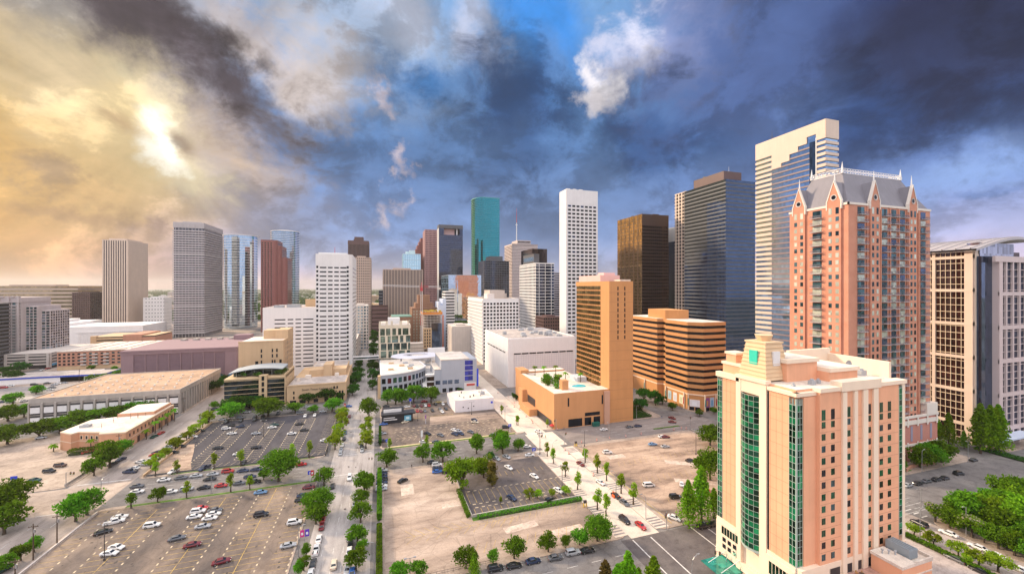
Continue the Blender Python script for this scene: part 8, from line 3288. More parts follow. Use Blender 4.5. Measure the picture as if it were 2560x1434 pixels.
CT = {  # type: length, half width, stations (y, half width, top), cabin (rear base, rear top, front top, front base), roof height, belt
	's': (4.75, .90, [(-2.37, .66, .72), (-2.25, .82, .95), (-1.65, .89, 1.0), (-.4, .90, .97), (.9, .90, .95), (1.7, .87, .86), (2.2, .78, .74), (2.37, .6, .6)], (-1.75, -1.05, .35, 1.15), 1.45, .93),
	'u': (4.75, .95, [(-2.37, .80, .95), (-2.3, .90, 1.10), (-1.6, .94, 1.12), (-.4, .95, 1.10), (.9, .95, 1.08), (1.7, .92, 1.02), (2.25, .84, .9), (2.37, .7, .7)], (-2.28, -2.0, .45, 1.2), 1.78, 1.07),
	'v': (5.0, .97, [(-2.5, .84, .95), (-2.4, .94, 1.05), (-1.6, .97, 1.08), (-.4, .97, 1.06), (1.0, .97, 1.02), (2.0, .93, .9), (2.4, .8, .75), (2.5, .66, .62)], (-2.42, -2.2, 1.0, 2.0), 1.80, 1.02),
	'p': (5.7, .98, [(-2.85, .94, 1.02), (-2.8, .96, 1.06), (-1.6, .97, 1.06), (-.4, .98, 1.10), (1.2, .98, 1.12), (2.1, .95, 1.08), (2.7, .88, .98), (2.85, .74, .75)], (-.75, -.55, .95, 1.6), 1.85, 1.08),
}
CMESH = {}


def car_meshes(t, col):
	key = (t, col)
	if key in CMESH:
		return CMESH[key]
	L, W, st, (rb, rt, ft, fb), roof, belt = CT[t]
	b = MB()
	rings = []
	for (y, w, top) in st:
		zb = .24 if abs(y) < L / 2 - .15 else .34
		ring = [(-w * .93, y, zb), (-w, y, zb + .22), (-w, y, top - .22), (-w * .9, y, top - .03), (-w * .4, y, top + .02), (w * .4, y, top + .02), (w * .9, y, top - .03), (w, y, top - .22), (w, y, zb + .22), (w * .93, y, zb)]
		o = len(b.v)
		b.v += ring
		rings.append((o, len(ring)))
	for (o, n), (q, _) in zip(rings, rings[1:]):
		for i in range(n - 1):
			b.f.append((o + i, q + i, q + i + 1, o + i + 1))
			b.m.append(0)
		b.f.append((o + n - 1, q + n - 1, q, o))
		b.m.append(0)
	b.f.append(tuple(rings[0][0] + i for i in range(rings[0][1])))
	b.f.append(tuple(rings[-1][0] + i for i in range(rings[-1][1] - 1, -1, -1)))
	b.m += [0, 0]
	# cabin
	wb, wt = W * .9, W * .74
	B = [(-wb, rb, belt), (wb, rb, belt), (wb, fb, belt), (-wb, fb, belt)]
	T = [(-wt, rt, roof - .04), (wt, rt, roof - .04), (wt, ft, roof - .03), (-wt, ft, roof - .03)]
	o = len(b.v)
	ym = (rt + ft) / 2
	b.v += B + T + [(-wt * .7, ym, roof + .03), (wt * .7, ym, roof + .03)]
	for f in ((0, 1, 5, 4), (1, 2, 6, 5), (2, 3, 7, 6), (3, 0, 4, 7), (4, 5, 9, 8), (5, 6, 9), (6, 7, 8, 9), (7, 4, 8)):
		b.f.append(tuple(o + i for i in f))
		b.m.append(0)
	if t == 'p':
		b.box(-W * .8, W * .8, -2.7, -.85, 1.0, 1.075, 1)
	body = b.mesh('body', [paint(col), m_tyre], smooth=False)
	# no wheel arches cut: the dark discs are the wheels themselves
	def quad_on(a, c, d, e, k0=.08, k1=.92, out=.014):
		A, C, D, E = map(Vector, (a, c, d, e))
		n = (C - A).cross(E - A).normalized() * out
		f = lambda u, v: (A * (1 - u) + C * u) * (1 - v) + (E * (1 - u) + D * u) * v
		return [tuple(f(u, v) + n) for u, v in ((k0, .12), (k1, .12), (k1, .9), (k0, .9))]
	def one(name, pts):
		q = MB()
		q.face(pts)
		return q.mesh(name, m_cglass)
	ws = one('windscreen', quad_on(B[2], B[3], T[3], T[2]))
	rw = one('rear_window', quad_on(B[0], B[1], T[1], T[0]))
	sr = one('side_window', quad_on(B[1], B[2], T[2], T[1], .10, .90))
	sl = one('side_window', quad_on(B[3], B[0], T[0], T[3], .10, .90))
	w = MB()
	n, r = 12, .34 if t == 's' else .38
	for (x0, x1, m) in ((-.11, .11, 0),):
		ring = lambda x, rr: [(x, rr * cos(2 * pi * i / n), rr * sin(2 * pi * i / n)) for i in range(n)]
		A, C = ring(x0, r), ring(x1, r)
		for i in range(n):
			j = (i + 1) % n
			w.face([A[i], A[j], C[j], C[i]], 0)
		w.face(A[::-1], 0)
		w.face(C, 0)
		w.face([(x1 + .006, y * .62, z * .62) for _, y, z in C], 1)
		w.face([(x0 - .006, y * .62, z * .62) for _, y, z in A][::-1], 1)
	wh = w.mesh('wheel', [m_tyre, m_rim])
	def lamp(name, x, y, z, sx, m, s):
		q = MB()
		q.box(x - sx, x + sx, y - .05, y + .05, z - .08, z + .08)
		return q.mesh(name, m)
	hl = lamp('headlight', 0, 0, 0, .17, m_lampw, 1)
	tl = lamp('tail_light', 0, 0, 0, .16, m_lampr, 1)
	CMESH[key] = (body, ws, rw, sr, sl, wh, hl, tl, r, L, W, st)
	return CMESH[key]


FLAT = {}


def car_single(t, col):
	"""the same car as one mesh, for cars so far away that parts do not show"""
	key = (t, col)
	if key not in FLAT:
		body, ws, rw, sr, sl, wh, hl, tl, r, L, W, st = car_meshes(t, col)
		m = MB()
		for me, off, mi in [(body, (0, 0, 0), 0), (ws, (0, 0, 0), 1), (rw, (0, 0, 0), 1), (sr, (0, 0, 0), 1), (sl, (0, 0, 0), 1)] + [(wh, (sx * (W - .1), sy, r), 2) for sx in (-1, 1) for sy in (-L * .3, L * .3)]:
			for p in me.polygons:
				m.face([tuple(me.vertices[i].co + Vector(off)) for i in p.vertices], mi)
		FLAT[key] = m.mesh('parked_car', [paint(col), m_cglass, m_tyre])
	return FLAT[key]


CTYPE = {'s': ('sedan', 'parked_car'), 'u': ('utility car', 'parked_car'), 'p': ('pickup', 'pickup_truck'), 'v': ('minivan', 'minivan')}
CAREA = {'dark': 'parked in the dark lot', 'oaks': 'under the oaks below the college', 'midcross': 'crossing the far middle street', 'nose': 'nosed in by the left street trees', 'rest': 'beside the peach restaurant',
		 'kerbtop': 'at the kerb below the dark lot', 'kerblow': 'at the kerb above the worn lot', 'movecross': 'driving below the dark lot', 'worn': 'parked in the worn lot', 'left': 'near the left street lot',
		 'midleft': 'at the middle street left kerb', 'mid': 'driving on the middle street', 'midright': 'at the middle street right kerb', 'midupleft': 'at the kerb right of the dark lot', 'midupright': 'at the kiosk lot kerb',
		 'pale': 'parked in the pale lot', 'kiosk': 'parked in the kiosk lot', 'brown': 'parked in the brown lot', 'pale2': 'behind the brown lot shrubs', 'new': 'on the new concrete street', 'bottom': 'at the bottom street kerb',
		 'sandy': 'parked in the sandy lot', 'hotelcross': 'on the street by the brick hotel', 'park': 'before the brick apartment tower', 'parkst': 'on the park street', 'far': 'in the far left car park'}
labs = []
for i, (x, y, t, col, h, area) in enumerate(CARS):
	d = x * sin(YAW) + y * cos(YAW)
	z = LZ + .02 if area in ('dark', 'worn', 'left', 'pale', 'kiosk', 'brown', 'pale2', 'sandy', 'far', 'oaks') else .03
	if area == 'far' and y > 470:
		z = .03
	R = random.Random(i + 900)
	rz = -radians(h + R.uniform(-2, 2))
	base = '%s %s %s' % (CNAME.get(col, col), CTYPE[t][0], CAREA[area])
	if d > 215:
		o = bpy.data.objects.new(CTYPE[t][1], car_single(t, col))
		COL.objects.link(o)
	else:
		o = bpy.data.objects.new(CTYPE[t][1], None)
		COL.objects.link(o)
		body, ws, rw, sr, sl, wh, hl, tl, r, L, W, st = car_meshes(t, col)
		for nm, me in (('body', body), ('windscreen', ws), ('rear_window', rw), ('side_window', sr), ('side_window', sl)):
			link(me, nm, o, (0, 0, 0))
		for sx in (-1, 1):
			for sy in (-L * .3, L * .3):
				link(wh, 'wheel', o, (sx * (W - .1), sy, r))
			if d < 150:
				link(hl, 'headlight', o, (sx * W * .62, L / 2 - .08, st[-2][2] - .1))
				link(tl, 'tail_light', o, (sx * W * .66, -L / 2 + .06, st[0][2]))
	o.location = (x, y, z)
	o.rotation_euler = (0, 0, rz)
	o['category'] = 'car' if t in 'su' else ('pickup' if t == 'p' else 'van')
	o['group'] = 'cars ' + CAREA[area]
	labs.append((base, x, y, lambda q, o=o: o.__setitem__('label', q)))
number_labels(labs)


# ================================================================ street furniture
m_pole = plain('galvanised_pole', (.40, .40, .41), .45, .6)
m_wood = wall('timber_pole', (.10, .065, .045), .9, .15)
m_dpole = plain('dark_pole', (.06, .05, .05), .6)
m_signb = plain('sign_blue', (.02, .05, .50), .4)
m_signw = plain('sign_white', (.75, .75, .75), .5)
m_orange = plain('safety_orange', (.75, .12, .02), .6)
LB = []


def furn(name, base, cat, x, y, group):
	t = thing(name, base, cat, x, y, KERB if True else 0, group)
	LB.append((base, x, y, lambda q, t=t: t.__setitem__('label', q)))
	return t


def curved_lamp(x, y, side, area, h=9.0, z=KERB):
	t = furn('street_lamp', 'slim curved street lamp ' + area, 'street lamp', x, y, 'street lamps ' + area)
	m = MB()
	pts = [(x, y, z), (x, y, z + h * .75)] + [(x + side * 2.2 * (1 - cos(a)), y, z + h * .75 + h * .25 * sin(a)) for a in (.5, .9, 1.25, 1.5)]
	m.tube(pts, [.13, .10, .08, .07, .06, .05], 6)
	m.build('pole', m_pole, t)
	m = MB()
	m.box(x + side * 2.0 - .4, x + side * 2.0 + .5, y - .16, y + .16, z + h - .05, z + h + .12)
	m.build('lamp_head', m_pole, t)


for x, y, s in ((77.6, 176, 1), (77.6, 150, 1), (77.6, 128, 1), (89.3, 166, -1), (89.3, 140, -1), (89.3, 121, -1)):
	curved_lamp(x, y, s, 'on the new concrete street')
curved_lamp(80, 88.5, 1, 'below the asphalt crossing', 9.5)


def cobra_lamp(x, y, dx, dy, area, h=9):
	t = furn('street_lamp', 'straight street lamp with short arm ' + area, 'street lamp', x, y, 'street lamps ' + area)
	m = MB()
	m.tube([(x, y, KERB), (x, y, KERB + h)], [.13, .08], 6)
	m.tube([(x, y, KERB + h - .1), (x + dx, y + dy, KERB + h + .35)], .05, 5)
	m.build('pole', m_pole, t)
	m = MB()
	m.box(x + dx - .35, x + dx + .35, y + dy - .16, y + dy + .16, KERB + h + .27, KERB + h + .45)
	m.build('lamp_head', m_pole, t)


for x, y, dx in ((-23.6, 137, 1.6), (-23.4, 181, 1.6), (-22.8, 236, 1.6), (-1.6, 122, -1.6), (-2, 221, -1.6), (-2, 300, -1.6), (-23, 308, 1.6)):
	cobra_lamp(x, y, dx, 0, 'on the middle street')
for x, y, dy in ((-64, 190.4, 1.5), (-100, 193, 1.5), (20, 214.6, -1.5), (116, 188.6, 1.5), (150, 212.4, -1.5)):
	cobra_lamp(x, y, 0, dy, 'on the cross street')
for x, y, dx in ((184, 92, -1.8), (183.4, 80, -1.8), (228, 113.6, 1.6), (262, 113.6, -1.5), (292, 104, -1.6), (167.6, 84, 1.4)):
	cobra_lamp(x, y, dx, 0, 'around the park corner', 9.5)


def lot_light(x, y, h, area, two=True):
	t = furn('lot_light', 'tall lot light pole ' + area, 'light pole', x, y, 'lot lights')
	m = MB()
	m.cyl(x, y, LZ, LZ + .7, .3, n=8)
	m.tube([(x, y, LZ), (x, y, LZ + h)], [.13, .08], 6)
	m.build('pole', m_dpole, t)
	m = MB()
	m.box(x - 1.3, x + 1.3, y - .05, y + .05, LZ + h - .06, LZ + h + .04)
	for s in (-1, 1):
		m.box(x + s * 1.3 - .35, x + s * 1.3 + .35, y - .22, y + .22, LZ + h - .02, LZ + h + .18)
	m.build('floodlights', m_pole, t)


for x, y, h, a in ((-78.5, 153, 11, 'in the worn lot'), (-60.5, 252, 9, 'in the dark lot'), (-78.5, 262, 9, 'in the dark lot'), (22, 253, 8, 'in the kiosk lot'), (56, 255, 8, 'in the kiosk lot'), (147, 160, 11, 'in the sandy lot'), (28.6, 168, 10, 'between the pale and brown lots'), (70.5, 150, 9, 'at the brown lot edge'), (74.5, 184, 10, 'at the top of the brown lot'), (72.6, 236, 9, 'at the kiosk lot edge'), (100, 186, 8, 'at the sandy lot corner'), (8, 116.5, 6, 'at the bottom of the pale lot')):
	lot_light(x, y, h, a)


def utility(x, y, h, area):
	t = furn('utility_pole', 'timber utility pole ' + area, 'utility pole', x, y, 'utility poles')
	m = MB()
	m.tube([(x, y, 0), (x, y, h)], [.19, .12], 7)
	m.build('pole', m_wood, t)
	m = MB()
	m.box(x - 1.2, x + 1.2, y - .07, y + .07, h - 1.0, h - .84)
	for k in (-1.0, -.4, .4, 1.0):
		m.cyl(x + k, y, h - .84, h - .6, .06, n=6)
	m.build('cross_arm', m_wood, t)
	m = MB()
	m.cyl(x + .4, y - .2, h - 2.6, h - 1.6, .28, n=8)
	m.build('transformer', m_pole, t)


for x, y, h, a in ((-99, 160, 11, 'at the left edge of the worn lot'), (-97.6, 167, 10, 'beside the leaning oaks'), (-96, 149, 7, 'by the yellow kerb of the worn lot'), (-122.6, 250, 9.5, 'before the peach restaurant corner'), (-122, 318, 10, 'at the garage corner'), (-97.5, 274, 10, 'among the left street trees'), (-97.6, 287, 10, 'at the top left of the dark lot'), (-165, 403, 11, 'in front of the mauve garage'), (-205, 410, 12, 'left of the mauve garage'), (-246, 446, 12, 'in front of the low white store'), (-276, 405, 13, 'in the far left car park'), (-322, 420, 10, 'at the far left edge')):
	utility(x, y, h, a)


def signal(x, y, dx, dy, area):
	t = furn('traffic_signal', 'traffic signal on a pole ' + area, 'traffic signal', x, y, 'traffic signals')
	m = MB()
	m.tube([(x, y, KERB), (x, y, 6.4)], [.14, .10], 6)
	m.tube([(x, y, 6.1), (x + dx, y + dy, 6.5)], .06, 5)
	m.build('pole', m_pole, t)
	for k in (.6, 1.0):
		m = MB()
		cx, cy = x + dx * k, y + dy * k
		m.box(cx - .2, cx + .2, cy - .2, cy + .2, 5.5, 6.5)
		so = m.build('signal_head', m_dpole, t)
		for j, c in enumerate(((.4, .02, .02), (.4, .25, .02), (.02, .3, .1))):
			q = MB()
			q.box(cx - .11, cx + .11, cy - .23, cy - .2, 6.2 - j * .3, 6.42 - j * .3)
			q.build('lens', plain('lens_%d' % j, c, .3), so)


for x, y, dx, dy, a in ((-100, 189, 3, 1, 'at the left street crossing'), (-122, 213.6, 3, -1, 'by the left lot corner'), (-1.6, 189, -3, 1, 'at the pale lot corner'), (-23.5, 213.5, 3, -1, 'at the dark lot corner'), (77, 190, 2, 2, 'at the top of the new street'), (96, 212.4, -2, -2, 'at the brick podium corner'), (90, 189, 2, 2, 'at the sandy lot corner'), (170, 189.5, 2, 2, 'near the banded office'), (92, 113.5, -2, -2, 'at the asphalt crossing'), (93.4, 90, -2, 2, 'by the peach hotel entrance'), (184.5, 88, -2.4, 1, 'at the park corner'), (-24, 290, 2, 2, 'at the far end of the dark lot')):
	signal(x, y, dx, dy, a)


def post_sign(x, y, h, label, mat, w=1.7, hh=1.3, letter=None, motif=None):
	t = thing('parking_sign', label, 'sign', x, y, KERB)
	m = MB()
	m.box(x - .12, x + .12, y - .12, y + .12, KERB, KERB + h)
	m.build('post', plain('sign_post_white', (.55, .55, .62), .5), t)
	m = MB()
	m.box(x - w / 2, x + w / 2, y - .1, y + .1, KERB + h - .2, KERB + h + hh)
	bo = m.build('board', mat, t)
	if letter:
		text_obj(letter, hh * .95, (x - hh * .3, y - .12, KERB + h), (pi / 2, 0, 0), m_signw, bo)


post_sign(-28, 188.2, 3.2, 'blue parking sign on a post at the top corner of the worn lot', m_signb, letter='P')
post_sign(3.6, 216.8, 2.6, 'blue parking sign on a post at the bottom left of the kiosk lot', m_signb, letter='P')
post_sign(70, 218, 3.0, 'blue parking sign on a post at the right end of the kiosk lot', m_signb, letter='P')
post_sign(71, 183, 2.6, 'blue parking sign beside the trees above the brown lot', m_signb, letter='P')
post_sign(26, 246, 3.2, 'red white and blue totem sign in the middle of the kiosk lot', plain('sign_mauve', (.30, .12, .32), .5), .8, 2.0)
post_sign(20.6, 213.4, 4.6, 'white and blue totem on the verge below the kiosk lot', m_signw, .9, 3.0)
post_sign(-97.8, 128, 3.6, 'blue and white lot sign on a blue post at the lower left', m_signb, 2.3, 1.4)
post_sign(-129, 196, 3.2, 'blue lot sign on a post in the left lot', m_signb, .9, 1.6)
post_sign(-146, 226, 1.4, 'low blue sign by the fence of the left lot', m_signb, 2.2, 1.2)
post_sign(157, 146, 1.6, 'white pay station board with yellow posts by the sandy lot oak', m_signw, 2.6, 2.6)
post_sign(19.8, 286, 3.6, 'blue flag sign behind the black kiosk', m_signb, 1.6, 1.6)
post_sign(292, 128, .6, 'blue pylon sign at the foot of the glass and granite tower', plain('cyan_sign', (.12, .5, .62), .4), 1.0, 4.0)  # pylon face in plain cyan colour


def banner(x, y, mat, label, s=1, mats2=None):
	t = thing('street_banner', label, 'banner', x, y, KERB)
	m = MB()
	m.tube([(x, y, KERB), (x, y, KERB + 5.6)], [.09, .07], 6)
	m.build('pole', m_pole, t)
	for k, q in enumerate((-1, 1) if mats2 else (s,)):
		m = MB()
		m.box(x + (.12 if q > 0 else -1.3), x + (1.3 if q > 0 else -.12), y - .04, y + .04, KERB + 3.2, KERB + 5.4)
		bo = m.build('cloth', mats2[k] if mats2 else mat, t)
		m = MB()
		cx = x + q * .7
		m.box(cx - .3, cx + .3, y - .052, y - .042, KERB + 3.8, KERB + 4.6)
		m.build('emblem', m_signw, bo)


m_redb = plain('banner_red', (.50, .02, .025), .7)
banner(-26.2, 186.4, m_redb, 'tall red banner left of the trees at the worn lot corner', -1)
banner(-22.6, 184.6, m_redb, 'red street banner among the trees on the middle street')
banner(-22.6, 141.5, None, 'pink and purple double banner on the middle street pole', mats2=[plain('banner_pink', (.55, .03, .22), .7), plain('banner_purple', (.10, .03, .42), .7)])
banner(-22.6, 286, m_redb, 'red street banner at the top of the dark lot')
banner(96.4, 246, m_redb, 'red flag banner beside the brick podium garage opening')
for k, (x, y) in enumerate(((160, 236), (163, 233), (166, 230))):
	banner(x, y, plain('banner_rose', (.55, .06, .20), .7), 'rose street banner on the slope below the banded office, %s of three' % ['leftmost', 'middle', 'rightmost'][k])

# cones, barrels and barriers on the new street
for k, (x, y) in enumerate(((88.4, 184.5), (88.2, 180), (88.3, 156), (88.0, 147.5), (87.8, 136), (88.4, 134.8), (87.6, 228), (88.6, 232), (87.9, 240), (89.6, 250), (88.6, 255), (87.4, 262), (90, 270), (101, 191.0), (110, 191), (118, 191.4), (128, 191.0), (138, 191.2), (160, 191.2), (166, 192), (168, 190.4), (97, 213.0), (86.6, 300), (90.5, 286))):
	t = furn('traffic_barrel', 'orange traffic barrel ' + ('by the kerb of the new street' if y < 189 else 'on the far part of the new street' if x < 96 else 'along the kerb above the sandy lot'), 'barrel', x, y, 'traffic barrels')
	t.location.z = .02
	m = MB()
	for j in range(5):
		m.cyl(x, y, .02 + j * .22, .24 + j * .22, .32 - j * .035, .31 - j * .035, 9, j % 2)
	m.build('drum', [m_orange, m_signw], t)
	m = MB()
	m.box(x - .42, x + .42, y - .42, y + .42, .02, .1)
	m.build('base', m_tyre, t)
t = thing('traffic_barrier', 'stack of orange water barriers beside the black car on the new street', 'barrier', 87.2, 138, .02)
for k in range(3):
	m = MB()
	x, y = 86.6 + k * .7, 137.6 + k * .9
	m.prism([(x - .3, y - .8), (x + .3, y - .8), (x + .3, y + .8), (x - .3, y + .8)], .02, 1.05, taper=[(x - .12, y - .8), (x + .12, y - .8), (x + .12, y + .8), (x - .12, y + .8)])
	m.build('barrier', m_orange, t)

# walls, rails, small pieces
def wall_run(name, label, pts, h, w, mat, cat='wall'):
	t = thing(name, label, cat, *pts[0], KERB)
	m = MB()
	for a, c in zip(pts, pts[1:]):
		fr, L = F_seg(a, c)
		m.fbox(fr, 0, L, -w / 2, w / 2, KERB, KERB + h)
		m.fbox(fr, 0, L, -w / 2 - .05, w / 2 + .05, KERB + h, KERB + h + .1)
	m.build('wall', mat, t)


wall_run('low_wall', 'tan block wall between the left street trees and the dark lot', [(-96.9, 214.6), (-96.4, 252), (-96.3, 288)], 1.0, .3, mw_tan)
wall_run('low_wall', 'dark retaining wall along the right side of the dark lot', [(-25.3, 214.8), (-25.3, 289)], .7, .3, mw_black)
wall_run('low_wall', 'low wall along the bottom edge of the dark lot', [(-96, 215.3), (-26, 215.3)], .5, .25, mw_dkgrey)
wall_run('low_wall', 'old wall with creepers between the pale lot and the brown lot', [(30.6, 186), (30.6, 160), (31, 141), (73, 141.2)], .9, .3, mw_conc)
wall_run('low_wall', 'long low wall bounding the sandy lot below the street', [(168.4, 187), (169, 150), (169, 117)], 1.0, .3, mw_conc)
wall_run('low_wall', 'low wall edging the corner of the left lot', [(-123.2, 215), (-123.2, 224), (-124.2, 248)], .8, .3, mw_conc)
wall_run('low_wall', 'low wall with cream coping along the worn lot left edge', [(-97.4, 118), (-97.4, 186)], .5, .4, mw_concl)
wall_run('garden_wall', 'curved red wall beside the brick apartment tower drive', [(222, 116), (228, 117.6), (236, 118), (244, 117)], 1.2, .4, mw_rust)


def railing(label, pts, mat, h=1.2):
	t = thing('railing', label, 'railing', *pts[0], KERB)
	m = MB()
	for a, c in zip(pts, pts[1:]):
		fr, L = F_seg(a, c)
		for zz in (h * .5, h):
			m.fbox(fr, 0, L, -.03, .03, KERB + zz - .05, KERB + zz)
		k = 0
		while k < L:
			m.fbox(fr, k, k + .06, -.03, .03, KERB, KERB + h)
			k += 1.6
	m.build('rails', mat, t)


railing('dark iron railing at the bottom right of the pale lot', [(72.6, 117), (72.8, 134)], m_dpole)
railing('railing and gate at the bottom of the pale lot', [(12, 115.6), (34, 115.6)], m_dpole)
railing('yellow bollard rail at the top of the pale lot', [(24, 187.4), (33, 187.2)], plain('rail_yellow', (.60, .40, .03), .6), .7)
for k, (x, y) in enumerate(((72.6, 134.6), (95.8, 187.4))):
	t = thing('pay_station', ['yellow pay station at the right corner of the pale lot', 'yellow pay station at the top left of the sandy lot'][k], 'pay station', x, y, KERB)
	m = MB()
	for s in (-.5, .5):
		m.box(x + s - .18, x + s + .18, y - .18, y + .18, KERB, KERB + 1.5)
	m.box(x - .6, x + .6, y - .25, y + .25, KERB + 1.5, KERB + 2.5, 1)
	m.build('cabinet', [plain('rail_yellow', (.60, .40, .03)), m_dpole], t)
t = thing('rubbish_skip', 'dark green waste container by the brick podium doors', 'container', 121, 211, KERB)
m = MB()
m.prism([(119, 210.2), (123, 210.2), (123, 212), (119, 212)], KERB, KERB + 2.0, taper=[(118.8, 210), (123.2, 210), (123.2, 212.2), (118.8, 212.2)])
m.box(118.8, 123.2, 210, 212.2, KERB + 2.0, KERB + 2.2)
m.build('bin', plain('bin_green', (.015, .12, .09), .5), t)
t = thing('parasol', 'red parasol at the brick podium corner by the new street', 'parasol', 96, 214, KERB)
m = MB()
m.cyl(94.4, 214.5, KERB, 2.6, .05, n=6)
m.build('pole', m_pole, t)
m = MB()
m.cyl(94.4, 214.5, 2.2, 3.1, 1.6, .05, 8)
m.build('canopy', m_redb, t)
for k, (x, y) in enumerate(((108, 66), (112.5, 67.6), (115.2, 65))):
	t = thing('terrace_table', 'round terrace table with chairs in front of the peach hotel, %s' % ['leftmost of three', 'middle of three', 'rightmost of three'][k], 'table', x, y, 11, 'terrace tables')
	m = MB()
	m.cyl(x, y, 11, 11 + .72, .06, n=6)
	m.cyl(x, y, 11 + .72, 11 + .77, .6, n=12)
	m.build('table_top', m_wood, t)
	for a in range(4):
		m = MB()
		cx, cy = x + 1.0 * cos(a * pi / 2 + .4), y + 1.0 * sin(a * pi / 2 + .4)
		m.box(cx - .22, cx + .22, cy - .22, cy + .22, 11 + .42, 11 + .48)
		m.box(cx - .22, cx + .22, cy + .18, cy + .22, 11 + .48, 11 + .9)
		for sx in (-.2, .17):
			for sy in (-.2, .17):
				m.box(cx + sx, cx + sx + .04, cy + sy, cy + sy + .04, 11, 11 + .42)
		m.build('chair', plain('chair_ochre', (.40, .20, .04), .6), t)
number_labels(LB)


# ================================================================ people
m_skin = plain('skin', (.42, .24, .16), .6)
m_hair = plain('hair', (.03, .02, .015), .7)


def person_mesh(shirt, trousers, stride, seed):
	bm_v = [(0, 0, .95), (0, .01, 1.15), (0, .0, 1.38), (0, .02, 1.50), (0, .03, 1.62), (0, .03, 1.74),
			(-.10, 0, .90), (-.12, stride * .22, .50), (-.12, stride * .38 - .04, .08), (-.12, stride * .38 + .10, .04),
			(.10, 0, .90), (.12, -stride * .16, .50), (.12, -stride * .40 - .04, .10), (.12, -stride * .40 + .08, .04),
			(-.20, 0, 1.40), (-.26, -stride * .12, 1.12), (-.26, -stride * .22 + .06, .88), (-.26, -stride * .24 + .08, .80),
			(.20, 0, 1.40), (.26, stride * .12, 1.12), (.26, stride * .22 + .06, .88), (.26, stride * .24 + .08, .80)]
	ed = [(0, 1), (1, 2), (2, 3), (3, 4), (4, 5), (0, 6), (6, 7), (7, 8), (8, 9), (0, 10), (10, 11), (11, 12), (12, 13), (2, 14), (14, 15), (15, 16), (16, 17), (2, 18), (18, 19), (19, 20), (20, 21)]
	rad = [.15, .14, .17, .06, .095, .085, .10, .07, .05, .045, .10, .07, .05, .045, .065, .05, .035, .035, .065, .05, .035, .035]
	for hnd in (17, 21):
		hx, hy, hz = bm_v[hnd]
		for q, (ox, oy, l) in enumerate(((-.03, 0, .08), (-.01, .01, .09), (.01, .01, .085), (.03, 0, .07), (.03, .05, .05))):
			bm_v.append((hx + ox, hy + oy, hz - l))
			ed.append((hnd, len(bm_v) - 1))
			rad.append(.011)
	me = bpy.data.meshes.new('body')
	me.from_pydata(bm_v, ed, [])
	o = bpy.data.objects.new('tmp', me)
	COL.objects.link(o)
	md = o.modifiers.new('skin', 'SKIN')
	for v, r in zip(me.skin_vertices[0].data, rad):
		v.radius = (r, r * .8)
	me.skin_vertices[0].data[0].use_root = True
	sd = o.modifiers.new('sub', 'SUBSURF')
	sd.levels = 1
	dg = bpy.context.evaluated_depsgraph_get()
	out = bpy.data.meshes.new_from_object(o.evaluated_get(dg))
	bpy.data.objects.remove(o)
	out.materials.clear()
	for m in (m_skin, shirt, trousers, m_tyre):
		out.materials.append(m)
	for p in out.polygons:
		z, x = p.center.z, abs(p.center.x)
		p.material_index = 3 if z < .11 else (2 if z < .98 and x < .2 else (1 if z < 1.47 and not (x > .2 and z < 1.1) else 0))
		p.use_smooth = True
	return out


def hair_mesh():
	m = MB()
	n = 8
	rings = [[(.105 * sin(t) * cos(2 * pi * k / n), .015 + .11 * sin(t) * sin(2 * pi * k / n), 1.69 + .125 * cos(t)) for k in range(n)] for t in (.2, .8, 1.35)]
	m.face(rings[0])
	for a, c in zip(rings, rings[1:]):
		for k in range(n):
			m.face([a[k], c[k], c[(k + 1) % n], a[(k + 1) % n]])
	return m.mesh('hair', m_hair)


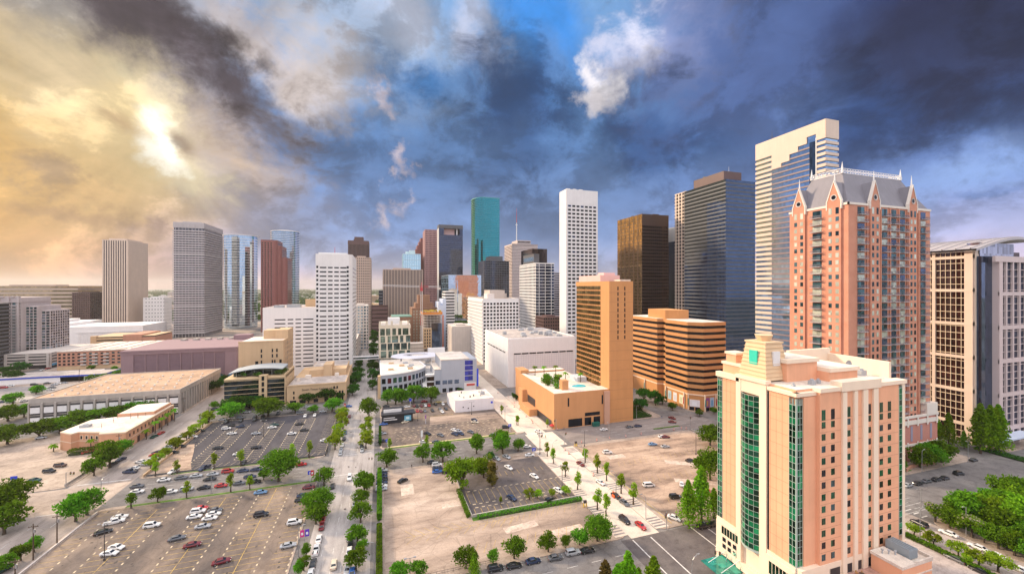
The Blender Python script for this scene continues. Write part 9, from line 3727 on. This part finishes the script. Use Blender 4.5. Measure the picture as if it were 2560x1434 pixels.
HM = hair_mesh()
CL = {'white': (.7, .7, .7), 'black': (.02, .02, .025), 'blue': (.05, .12, .35), 'red': (.45, .04, .04), 'yellow': (.55, .55, .05), 'grey': (.25, .25, .27)}
PEOPLE = [(83.0, 206.5, 'white', 'black', 200, 'at the brick plaza corner'), (82.4, 204.8, 'grey', 'blue', 160, 'at the brick plaza corner'), (83.6, 203.6, 'black', 'grey', 180, 'at the brick plaza corner'),
		  (84.4, 205.2, 'blue', 'black', 170, 'at the brick plaza corner'), (85.4, 202.8, 'yellow', 'black', 190, 'at the brick plaza corner'), (83.2, 208.5, 'black', 'black', 190, 'at the brick plaza corner'),
		  (13.6, 188.0, 'black', 'black', 180, 'on the pavement above the pale lot'), (152.0, 60.5, 'red', 'black', 150, 'walking on the drive of the peach hotel'), (100.5, 211.4, 'grey', 'black', 90, 'beside the brick podium pavement'),
		  (77.6, 166.5, 'black', 'grey', 180, 'on the left pavement of the new street'), (167.5, 211, 'black', 'blue', 30, 'crossing near the banded office')]
labs = []
for k, (x, y, sh_, tr_, h, area) in enumerate(PEOPLE):
	t = bpy.data.objects.new('person', None)
	COL.objects.link(t)
	t.location = (x, y, KERB + .02 if not (78 < x < 88.8) else .03)
	t.rotation_euler = (0, 0, -radians(h))
	t['category'], t['group'] = 'person', 'people on foot'
	link(person_mesh(plain('cloth_' + sh_, CL[sh_], .8), plain('cloth_' + tr_, CL[tr_], .8), [1, .5, -.8, .7][k % 4], k), 'body', t, (0, 0, 0))
	link(HM, 'hair', t, (0, 0, 0))
	labs.append(('person in %s top and %s trousers %s' % (sh_, tr_, area), x, y, lambda q, t=t: t.__setitem__('label', q)))
number_labels(labs)


# ================================================================ air
hz = MB()
hz.box(-14600, 14600, -2000, 18600, -1.1, 330)
hm = bpy.data.materials.new('haze')
hm.use_nodes = True
hn = hm.node_tree
hn.nodes.clear()
ho = hn.nodes.new('ShaderNodeOutputMaterial')
hv = hn.nodes.new('ShaderNodeVolumePrincipled')
hv.inputs['Color'].default_value = (.90, .86, .82, 1)
hv.inputs['Density'].default_value = .000055
hv.inputs['Anisotropy'].default_value = .3
hn.links.new(hv.outputs[0], ho.inputs['Volume'])
hm.cycles.homogeneous_volume = True
hz.build('haze', hm, kind='stuff')
